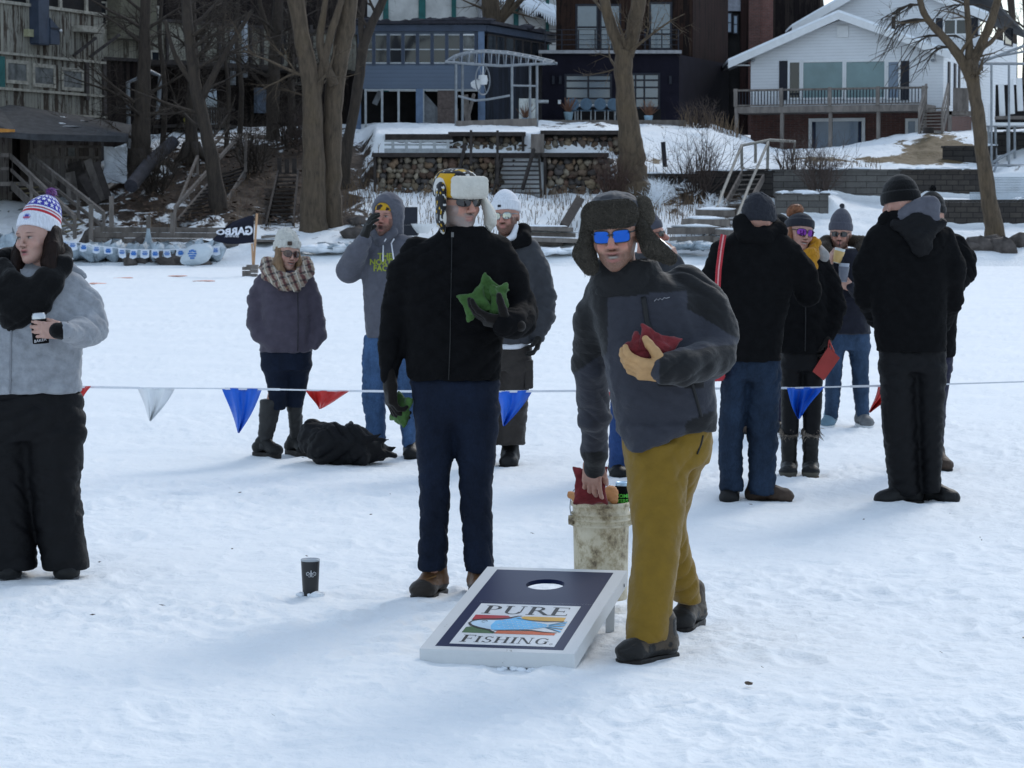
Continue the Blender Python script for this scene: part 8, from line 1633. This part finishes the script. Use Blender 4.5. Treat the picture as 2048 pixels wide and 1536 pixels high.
S_ += stroke([(.035, .50), (.06, .56), (.14, .60), (.26, .61), (.38, .64), (.46, .70), (.50, .70)], .015) + stroke([(.03, .50), (.07, .44), (.16, .385), (.27, .345), (.35, .27)], .018) + stroke([(.46, .645), (.60, .60), (.78, .585), (.94, .60)], .011) + stroke([(.33, .335), (.5, .355), (.68, .36), (.80, .33), (.94, .32)], .014) + stroke([(.035, .575), (.20, .61), (.33, .62)], .006) + stroke([(.145, .545), (.165, .565), (.19, .56), (.20, .54)], .006) + stroke([(.145, .53), (.17, .515), (.185, .53)], .005)
for a, b in (((.82, .50), (.97, .60)), ((.82, .485), (.97, .55)), ((.82, .465), (.97, .48)), ((.81, .45), (.97, .40)), ((.80, .44), (.96, .34))): S_ += stroke([a, ((a[0]+b[0])/2, (a[1]+b[1])/2 + .004), b], .006)
ink(S_, I_BLK, 'fish_outline', .0042); sc_ = []
for r_ in range(4):
    for c_ in range(9): x, y = .32 + c_ * .052 + (r_ % 2) * .026, .59 - r_ * .055 - c_ * .006; sc_ += stroke([(x, y), (x + .012, y - .018), (x + .028, y - .004)], .0042)
ink(sc_, M_BLOGO, 'fish_scales', .0042)
m = MB(); rg = random.Random(6)                          # snow shoved against the front edge
for k in range(26): c = b0 + fx * rg.uniform(-.02, .64) - fy * rg.uniform(.0, .05); r = rg.uniform(.005, .014); m.rock(c + Vector((0, 0, -.004)), r, k, (1.7, 1, .7))
tag(m.build('snow_crumbs', M_SNOWCAP, None, True), 'crumbs of snow pushed up along the front edge of the board', 'snow', kind='stuff')

# ------------------------------------------------------------------ bucket and what is in it
bc = P(1202, 1100, 11.45); bc.z = .045; bk = thing('bucket', 'dirty white plastic bucket with wire handle behind the cornhole board', 'bucket', bc)
def dirty():
    m, t, b = nt('dirty_white_plastic_pail'); n1 = noise(t, 9, 6, .72, st=(1, 1, .7)); n2 = noise(t, 34, 4, .7)
    k = ramp(t, math_(t, 'ADD', math_(t, 'MULTIPLY', n1, .75), math_(t, 'MULTIPLY', n2, .25)), [(.39, (.13, .095, .055)), (.46, (.38, .31, .19)), (.54, (.60, .53, .38)), (.75, (.68, .63, .50))]); t.links.new(k, b.inputs['Base Color']); b.inputs['Roughness'].default_value = .5; bump(t, b, n1, .15, .01); return m
M_PAIL = dirty(); r0, r1, H_ = .113, .124, .425; pr_ = [(0, 0), (r0, 0), (r0 + .002, .01)]
for z in (.28, .29): pr_.append((lerp(r0, r1, z / H_), z))
for zc in (.325, .350, .375): pr_ += [(lerp(r0, r1, zc / H_), zc - .006), (lerp(r0, r1, zc / H_) + .009, zc - .003), (lerp(r0, r1, zc / H_) + .009, zc + .003), (lerp(r0, r1, zc / H_), zc + .006)]
pr_ += [(r1, .405), (r1 + .007, .408), (r1 + .007, H_), (r1 - .003, H_), (r1 - .006, .39), (r0 - .004, .02), (0, .02)]
m = MB(); m.lathe(bc, pr_, 40); m.build('pail', M_PAIL, bk, True)
for sx in (-1, 1): m = MB(); m.lathe(bc + Vector((sx * (r1 - .002), -.01, .345)), [(.0, .022), (.020, .020), (.024, .0), (.024, -.01)], 14, Matrix.Rotation(R(90 * sx), 3, 'Y')); m.build('handle_ear', M_PAIL, bk)
m = MB(); m.tube([bc + Vector((-r1 - .005, -.02, .35)), bc + Vector((-r1 - .012, -.02, .40)), bc + Vector((-r1 - .006, -.01, .46)), bc + Vector((-r1 + .02, 0, .49))], .0025, 6); m.build('bail_wire', M_GALV, bk)
def pillow(name, c, ax, ay, w, h, t, mat, lab, cat, group=None, seed=0, top=1.0, res=.0065, amp=.0055):
    """a small square cloth bag of corn: plump middle, pinched corners"""
    ax = np.array(ax, float); ax /= np.linalg.norm(ax); ay = np.array(ay, float); ay -= ax * (ay @ ax); ay /= np.linalg.norm(ay); az = np.cross(ax, ay); q = S(); rot = np.stack([ax, ay, az], 1); c = np.array(c)
    q.box(c, (w * .46, h * .46, t * .22), .008, .02, rot=rot); q.ell(c - ay * h * .12, (w * .43, h * .36, t * .5), .03, rot=rot)
    for sx in (-1, 1):
        for sy in (-1, 1): q.cone(c + ax * sx * w * .38 + ay * sy * h * .38, c + ax * sx * w * .52 * (top if sy > 0 else 1) + ay * sy * h * .50, .020, .010, .02)
    V, F = q.mesh(res, 1); V = wrinkle(V, F, amp, 20, seed, (1, 1, 1)); return tag(mesh_obj(name, V, F, mat, None, True, origin=c), lab, cat, group)
j4 = P4.J
pillow('bean_bag', j4(976, 588, -.19), (.82, .1, -.58), (.55, .1, .82), .125, .135, .05, M_BAGG, 'green bean bag standing tallest above the dark glove', 'bean bag', None, 1); pillow('bean_bag', j4(950, 606, -.22), (.9, -.2, .42), (-.5, .1, .85), .12, .115, .05, M_BAGG, 'green bean bag leaning left in the raised dark glove', 'bean bag', None, 2); pillow('bean_bag', j4(998, 602, -.22), (.75, .6, .1), (.05, -.1, 1), .09, .15, .04, M_BAGG, 'green bean bag at the right side of the raised dark glove', 'bean bag', None, 3)
pillow('bean_bag', j4(803, 818, -.0), (.5, -.8, -.2), (.1, .2, 1), .12, .13, .055, M_BAGG, 'green bean bag held low in the hanging dark glove', 'bean bag', None, 4)
j6 = P6.J
pillow('bean_bag', j6(1316, 692, -.27), (1, .2, -.35), (.2, .2, 1), .16, .11, .075, M_BAGR, 'red bean bag tucked over the tan leather glove', 'bean bag', None, 5); pillow('bean_bag', j6(1280, 696, -.28), (.5, .5, .6), (-.6, .3, .6), .09, .10, .05, M_BAGR, 'red bean bag peeking between thumb and fingers of the tan glove', 'bean bag', None, 6)
bb_ = pillow('bean_bag', j6(1181, 971, .69), (1, .05, .0), (.03, .1, 1), .135, .150, .05, M_BAGR, 'red bean bag pulled upright from the bucket by a bare hand', 'bean bag', None, 7); dB = Drape(bb_); cB = j6(1189, 976, .66)
text_mesh('pyz', .026, inkmat('stamp_ink', (.03, .01, .012)), bb_, lambda u, v: dB.hit(cB[0] + u + v * .15, cB[2] + v, cB[1] - .4, .002), 'ink_stamp', bold=.0008)
g = MB(); c = P(1150, 992, 11.38)
q = S(); q.path([P(1141, 990, 11.40), P(1168, 997, 11.36), P(1200, 1000, 11.34)], [.018, .022, .02], .01); q.path([P(1205, 995, 11.38), P(1222, 984, 11.38), P(1228, 1000, 11.36)], [.024, .028, .022], .015); q.cone(P(1150, 998, 11.37), P(1186, 1001, 11.34), .018, .018, .01); V, F = q.mesh(.006, 1); V = wrinkle(V, F, .004, 30, 3)
tag(mesh_obj('work_glove', V, F, M_ORLEA, None, True, origin=bc), 'orange leather work glove slumped over the bucket rim', 'glove')
c = P(1245, 1002, 11.46); c.z -= .03; kz = thing('koozie_can', 'can in a black sleeve with green lettering standing in the bucket', 'can', c); m = MB(); m.lathe(c, [(0, 0), (.033, 0), (.034, .095), (.031, .097), (0, .097)], 24); sl_ = m.build('sleeve', M_BLK, kz, True); m = MB(); m.lathe(c, [(.031, .0975), (.032, .106), (.028, .114), (.026, .112), (0, .110)], 24); m.build('can_top', plain('pale_blue_can', (.42, .60, .75), .3, .1, 8, metal=.4), kz, True)
dk_ = Drape(sl_)
for i, tx in enumerate(('ZOME', 'TERS')): text_mesh(tx, .022, plain('neon_green_%d' % i, (.10, .55, .06), .6), sl_, lambda u, v: dk_.hit(c.x + u, c.z + .048 - i * .022 + v, c.y - .3, .0015), 'printed_word', bold=.0008)
m = MB(); q = P(1216, 994, 11.5); m.rock(q, .03, 4, (1.3, 1, .8)); tag(m.build('crumpled_napkin', M_WHITEC, None, True, origin=q), 'crumpled white napkin in the bucket beside the black can', 'napkin')

# ------------------------------------------------------------------ tumbler, drink cans, cup
c = G(621, 1189); c.z = -.004; tm = thing('tumbler', 'black insulated tumbler with a silver scroll emblem standing in the snow', 'tumbler', c); m = MB(); m.lathe(c, [(0, 0), (.034, 0), (.035, .004), (.0425, .155), (.0425, .160), (.040, .161), (.039, .15), (0, .148)], 36); tb_ = m.build('cup', plain('matte_black_steel', (.012, .012, .014), .38, .1, 6, spec=.5), tm, True)
m = MB(); m.lathe(c, [(.0428, .157), (.0434, .160), (.0434, .165), (.040, .1665), (.034, .160), (0, .159)], 36); m.build('clear_lid', plain('clear_lid', (.40, .43, .46), .15, .1, 9, spec=.6), tm, True); dt = Drape(tb_)
def TP(u, v, h=.0016): return dt.hit(c.x + .006 + u, c.z + .102 + v, c.y - .3, h)
m = MB()
for sx in (-1, 1):
    m.tube([TP(sx * x, z) for x, z in ((.003, -.010), (.006, .002), (.014, .009), (.021, .004), (.020, -.005), (.014, -.007), (.012, -.002), (.015, .001))], [.0016, .0018, .002, .0018, .0016, .0015, .0014, .001], 5); m.tube([TP(sx * x, z) for x, z in ((.002, -.012), (.008, -.013), (.012, -.010))], .0013, 5)
m.tube([TP(0, z) for z in (-.012, -.004, .004, .012, .019)], [.0012, .0018, .0034, .0026, .0006], 6); m.tube([TP(x, .003) for x in (-.006, 0, .006)], .0013, 5); m.build('scroll_emblem', plain('silver_print', (.55, .56, .58), .35, .1, 9), tb_, True)
m = MB()
for k, (dx, dy, r) in enumerate(((.03, -.045, .022), (.045, -.035, .016), (-.045, -.02, .014), (.0, -.05, .01))): m.rock(c + Vector((dx, dy, .006)), r, k, (1.3, 1, .8))
tag(m.build('snow_clump', M_SNOWCAP, None, True), 'small clump of snow against the foot of the black tumbler', 'snow', kind='stuff')
c1 = Vector(P1.J(82, 687, -.262)); cn = thing('drink_can', 'silver-topped can in a black sleeve held by the woman at left', 'can', c1); ax = Matrix.Rotation(R(-4), 3, 'Y'); m = MB(); m.lathe(c1, [(0, 0), (.036, 0), (.0375, .005), (.0375, .112), (.034, .114)], 28, ax); sv = m.build('sleeve', M_BLK, cn, True); m = MB(); m.lathe(c1, [(.033, .113), (.033, .128), (.028, .139), (.0275, .142), (.026, .138), (0, .137)], 28, ax); m.build('can_top', plain('silver_can', (.58, .60, .62), .3, .1, 8, metal=.7), cn, True)
d1_ = Drape(sv); iw = inkmat('white_print', (.6, .6, .62)); text_mesh('BAKER', .019, iw, sv, lambda u, v: d1_.hit(c1.x + .002 + u, c1.z + .010 + v + u * .2, c1.y - .3, .0015), 'printed_word'); m = MB(); m.tube([d1_.hit(c1.x + .010 + .018 * math.cos(t), c1.z + .085 + .016 * math.sin(t), c1.y - .3, .0015) for t in np.linspace(1.0, 5.2, 12)], .0018, 4); m.build('white_ring', iw, sv)
c7 = Vector(P7.J(1330, 493, -.12)) if 'P7' in globals() else P(1330, 493, 17.05)
m = MB(); ax = Matrix.Rotation(R(-58), 3, 'Y'); m.lathe(c7 + Vector((.03, 0, -.04)), [(0, 0), (.03, 0), (.033, .01), (.033, .105), (.027, .118), (0, .117)], 18, Matrix.Rotation(R(-50), 3, 'Y')); tag(m.build('beer_can', plain('silver_can_2', (.50, .52, .52), .3, .15, 20, metal=.7), None, True, origin=c7), 'silver can tilted to the mouth of the man in profile', 'can')
def cup(c, lab, liq, tilt, h=.12, r=.044):
    o = thing('plastic_cup', lab, 'cup', c); ax = Matrix.Rotation(R(tilt), 3, 'Y'); m = MB(); m.lathe(c, [(0, 0), (r * .68, 0), (r, h), (r * .95, h), (r * .64, .004)], 20, ax); m.build('cup_wall', lens_mat('clear_cup_' + str(len(bpy.data.materials)), liq[0], 0, .15), o, True); m = MB(); m.lathe(c, [(0, h * .82), (r * .96, h * .82), (r * 1.02, h * .80), (r * .71, .004), (0, .002)], 20, ax); m.build('drink', plain('drink_' + str(len(bpy.data.materials)), liq[1], .3, .1, 9), o, True)
    m = MB(); a = Vector(c) + ax @ Vector((.0, -.01, h * .3)); m.tube([a, Vector(c) + ax @ Vector((-.02, -.02, h * 1.5))], .003, 6); m.build('straw', M_SHUT, o)
cup(Vector(P10.J(1673, 526, -.27)), 'clear plastic cup of yellow-orange drink held up by the bearded man', ((.52, .54, .50), (.50, .33, .12)), 14); cup(Vector(P10.J(1686, 564, -.27)), 'clear plastic cup held lower by the bearded man', ((.30, .33, .38), (.13, .14, .17)), 3, .15)
cc = [np.array(P9.J(a, b, -.13)) for a, b in ((1625, 743), (1648, 761), (1680, 716), (1657, 693))]; m = MB(); m.prism(cc, (0, .03, 0)); cl_ = m.build('clutch_purse', M_CLUTCH, None, origin=P9.J(1652, 728, -.13)); tag(cl_, 'flat red clutch purse dangling from the hand of the woman with the bun', 'purse'); m = MB(); m.tube([cc[3] + .5 * (cc[2] - cc[3]), P9.J(1658, 680, -.13), cc[3]], .006, 5); m.build('wrist_strap', M_CLUTCH, cl_)
sb = thing('shoulder_bag', 'red shoulder bag with striped strap on the back-turned man in the black coat', 'bag', P8.J(1440, 745, .0)); m = MB(); q_ = [P8.J(1447, 470, -.12), P8.J(1442, 500, -.185), P8.J(1437, 540, -.175), P8.J(1434, 600, -.16), P8.J(1433, 680, -.14), P8.J(1437, 735, -.1)]
for i in range(5): m.beam(q_[i], q_[i+1], .034, .008, (0, -1, 0))
m.build('strap', M_RED, sb); m = MB()
for i in range(5): m.beam(Vector(q_[i]) + Vector((0, -.006, 0)), Vector(q_[i+1]) + Vector((0, -.006, 0)), .008, .006, (0, -1, 0))
m.build('strap_stripe', plain('pale_red_stripe', (.62, .30, .30), .7), sb)
q = S(); q.box(P8.J(1432, 738, -.06), (.05, .13, .07), .03, .01); V, F = q.mesh(.012, 1); V = wrinkle(V, F, .004, 14, 3); mesh_obj('pouch', V, F, M_RED, sb, True)
# black bag of clothes lying on the snow
bg_ = P(700, 925, 18.3); q = S(); Jb = lambda px, py, dy=0: np.array(P(px, py, 18.25 + dy))
q.path([Jb(628, 880), Jb(660, 890, -.1), Jb(705, 890, -.12), Jb(745, 900, -.05)], [.13, .15, .14, .10], .05); q.cone(Jb(618, 852), Jb(650, 868), .055, .10, .04); q.cone(Jb(705, 866, -.05), Jb(722, 912, -.2), .085, .075, .03); q.cone(Jb(740, 890, -.1), Jb(778, 878, -.1), .06, .02, .02); q.cone(Jb(745, 905, -.1), Jb(786, 912, -.1), .07, .03, .02); q.cone(Jb(640, 905, -.1), Jb(720, 920, -.15), .07, .06, .03); q.cone(Jb(676, 905, -.15), Jb(762, 868, -.2), .03, .02, .02); q.cone(Jb(760, 905), Jb(790, 895), .05, .012, .02)
V, F = q.mesh(.012, 1); V = wrinkle(V, F, .018, 7, 5, (1, 1, 1)); V[:, 2] = np.maximum(V[:, 2], -.01); tag(mesh_obj('duffel_bag', V, F, M_BLKP, None, True, origin=bg_), 'crumpled black duffel bag lying on the snow by the tall boots', 'bag')

# ------------------------------------------------------------------ pennant line across the snow
LD = 16.7
def LPt(px, py, dy=0): return P(px, py, LD + dy)
line = [(-160, 770), (60, 772), (280, 776), (450, 777), (560, 779), (700, 782), (850, 783), (1010, 783), (1250, 781), (1430, 777), (1575, 776), (1700, 773), (1870, 769), (2060, 763), (2250, 757)]
m = MB(); rgl = random.Random(3)
for i in range(len(line) - 1): m.beam(LPt(*line[i]), LPt(*line[i+1]), .006, .014 if i % 2 else .009, (0, 0, 1))
ln = thing('pennant_line', 'white cord strung across the snow with blue, red and white pennants', 'pennant line', LPt(1024, 782)); m.build('cord', M_WHITEC, ln)
PB_, PR_, PW_ = plain('blue_plastic_film', (.008, .115, .62), .42, .12, 5, 20, .3, spec=.4), plain('red_plastic_film', (.52, .025, .022), .42, .12, 5, 20, .3, spec=.4), plain('white_plastic_film', (.80, .82, .83), .5, .06, 5, 20, .2)
def penn(poly, mat, lab, seed):
    """fluttering plastic pennant: fan from its top edge with soft folds"""
    rg = random.Random(seed); n = 9; a, b, tip = poly; V = []; F = []; ph = rg.uniform(0, 6)
    for i in range(n + 1):
        for k in range(n + 1):
            t = i / n; s_ = k / n; x = lerp(lerp(a[0], b[0], s_), tip[0] + (s_ - .5) * 3, t ** 1.05); y = lerp(lerp(a[1], b[1], s_), tip[1], t); x += 5 * math.sin(t * 3.0 + ph) * t; y += 4 * math.sin(s_ * 7 + ph) * t * (1 - t); V.append(LPt(x, y, .06 * math.sin(s_ * 6 + t * 3 + ph) * (.2 + t) + .035 * math.sin(s_ * 13 + ph)))
    for i in range(n):
        for k in range(n): F.append((i*(n+1) + k, (i+1)*(n+1) + k, (i+1)*(n+1) + k + 1, i*(n+1) + k + 1))
    o = mesh_obj('pennant', V, F, mat, ln, True); o['label'] = lab; sm = o.modifiers.new('thick', 'SOLIDIFY'); sm.thickness = .0015
penn(((443, 776), (524, 778), (480, 866)), PB_, 'blue pennant left of the tall boots', 1); penn(((612, 781), (698, 783), (637, 818)), PR_, 'short torn red pennant', 2); penn(((274, 775), (350, 777), (305, 842)), PW_, 'faded white pennant', 3); penn(((990, 784), (1066, 780), (1012, 852)), PB_, 'blue pennant behind the black jacket', 4); penn(((1574, 776), (1648, 774), (1596, 838)), PB_, 'blue pennant before the black leggings', 5); penn(((120, 772), (182, 772), (152, 812)), PR_, 'red pennant behind the woman at left', 6); penn(((1756, 771), (1806, 770), (1744, 825)), PR_, 'red pennant beside the black pants', 7); penn(((1150, 782), (1225, 781), (1190, 850)), PR_, 'red pennant behind the leaning man', 8)

# ------------------------------------------------------------------ flag on its stand, shore pennants, litter
FD = 69.5; fp = thing('flag_stand', 'black mirrored-lettering pennant flag on a wooden pole in a pallet-wood stand', 'flag', P(500, 553, FD)); M_POLE = plain('new_pine', (.46, .28, .16), .7, .15, 6)
m = MB(); m.beam(P(514, 427, FD), P(507, 535, FD), .055); m.build('pole', M_POLE, fp); m = MB(); m.beam(P(504, 487, FD - .05), P(506, 535, FD - .05), .045); m.build('brace', M_POLE, fp)
for a, b, c_, d_ in ((485, 533, 500, 540), (485, 541, 500, 548), (493, 529, 516, 538), (500, 538, 515, 546), (485, 547, 514, 554)): m = MB(); x, y = P(a, d_, FD - .1), P(c_, b, FD - .1); m.box(x.x, y.x, FD - .16 - (a % 3) * .02, FD + .12, x.z, y.z - .01); m.build('pallet_board', M_GWOOD, fp)
fpoly = [(508, 432), (500, 431), (485, 436), (465, 444), (448, 456), (436, 468), (425, 479), (430, 483), (455, 488), (480, 488), (507, 485)]; m = MB(); m.prism([P(a, b, FD + .06 * math.sin(a * .11)) for a, b in fpoly], (0, .02, 0)); fl_ = m.build('flag_cloth', plain('black_flag_cloth', (.010, .011, .022), .85, .2, 5), fp)
def FT(u, v, x0, y0): c_ = P(x0, y0, FD); return Vector((c_.x + u, FD - .09 + .0 * u, c_.z + v + u * .0))
text_mesh('GARBO', .33, plain('flag_white', (.66, .68, .74), .8), fl_, lambda u, v: FT(u * .86, v * (1.0 + .0) * (1 + min(0, u + .0) * .45), 506.5, 469), 'flag_lettering', True, .014, 'LEFT'); text_mesh('.garbo on ice.', .11, bpy.data.materials['flag_white'], fl_, lambda u, v: FT(u * .62, v, 479, 474), 'flag_small_lettering', True, .002, 'LEFT')
sp = thing('shore_bunting', 'string of small white and blue printed pennants along the left shore', 'bunting', P(270, 500, 82.5)); m = MB(); pl = [(-60, 492), (10, 497), (60, 488), (122, 481), (150, 484), (190, 491), (260, 499), (330, 500), (380, 497), (440, 493)]
for i in range(len(pl) - 1): m.tube([P(*pl[i], 82.5), P(*pl[i+1], 82.5)], .012, 5)
m.build('cord', M_WHITEC, sp); BW, BB_ = plain('bunting_white', (.62, .68, .76), .7, .06, 5), plain('bunting_blue', (.05, .17, .48), .7, .2, 14)
for k, x in enumerate((-6, 30, 128, 144, 168, 193, 216, 243, 268, 290, 310, 333, 362, 390, 412, 430)):
    y = np.interp(x, [a for a, _ in pl], [b for _, b in pl]); w = 14 if k % 3 else 17; h_ = 15 + (k * 5) % 6; sk = (k % 4 - 1.5) * 1.5; m = MB(); D_ = 82.45 + .05 * (k % 2); m.prism([P(x - w/2, y, D_), P(x - w/2 + sk, y + h_ * .85, D_), P(x + sk, y + h_, D_), P(x + w/2 + sk, y + h_ * .85, D_), P(x + w/2, y, D_)], (0, .02, 0)); o = m.build('pennant', BW, sp)
    m = MB()
    for yy, w2 in ((3.5, 4), (6.5, 5.5), (9, 4.5)): m.prism([P(x - w2 + sk * .4, y + yy, D_ - .03), P(x + w2 + sk * .4, y + yy, D_ - .03), P(x + w2 + sk * .4, y + yy + (1.6 if k % 2 else 2.6), D_ - .03), P(x - w2 + sk * .4, y + yy + (1.6 if k % 2 else 2.6), D_ - .03)], (0, .01, 0))
    m.build('blue_print', BB_, o)
m = MB(); q = S(); cI = P(395, 508, 82); q.ell(cI, (.42, .4, .32), .1); q.ell(cI + Vector((.25, 0, .12)), (.25, .3, .2), .1); q.ell(cI - Vector((.25, 0, .18)), (.3, .3, .2), .1); V, F = q.mesh(.04, 1); V = wrinkle(V, F, .02, 3, 2); ib = tag(mesh_obj('inflated_bag', V, F, plain('whitish_bag', (.52, .58, .62), .5, .1, 2), None, True, origin=cI), 'bulging whitish bag with a blue print on the ice at the bunting end', 'bag'); dI = Drape(ib)
m = MB()
for k, (dx, dz, w) in enumerate(((-.08, .07, .05), (-.02, .10, .05), (.05, .07, .05), (-.02, .0, .14), (-.02, -.07, .11), (-.02, -.14, .07))): pts = [dI.hit(cI.x - .1 + dx + a * w, cI.z + .02 + dz + b * .025, 80.5, .02) for a, b in ((-1, -1), (1, -1), (1, 1), (-1, 1))]; m.add(pts, [(0, 1, 2, 3)])
m.build('blue_print', BB_, ib)
om = plain('faint_orange_paint', (.75, .38, .30), .8, .1, 9)
for k, (x, y) in enumerate(((248, 557), (355, 553), (408, 563), (195, 568))): m = MB(); c_ = G(x, y); m.rock(c_ + Vector((0, 0, .012)), .16, k, (1.5, 1.8, .10)); tag(m.build('orange_mark', om, None, True, origin=c_), ['faint orange mark on the snow, second from left', 'widest faint orange mark on the snow', 'faint orange mark on the snow nearest the flag', 'palest orange mark on the snow nearest the woman at left'][k], 'paint mark')
m = MB(); rg = random.Random(8)                         # flecks of bark and grass blown on the snow
for k in range(34):
    px, py = rg.uniform(0, 2048), rg.choice([rg.uniform(980, 1110), rg.uniform(900, 1500)]); c_ = G(px, py); s_ = rg.uniform(.003, .009); a = rg.uniform(0, 3.1); v = Vector((math.cos(a) * s_ * 2.4, math.sin(a) * s_ * 2.4, .001)); w_ = Vector((-v.y * .2, v.x * .2, .003)); c_.z = .02; m.add([c_ - v, c_ + w_, c_ + v, c_ - w_], [(0, 1, 2, 3)])
c_ = G(1497, 1373); m.rock(c_ + Vector((0, 0, .012)), .010, 3, (1.6, 1, .6)); tag(m.build('bark_flecks', plain('bark_fleck', (.09, .065, .045))), 'dark flecks of bark and grass scattered on the snow', 'debris', kind='stuff')
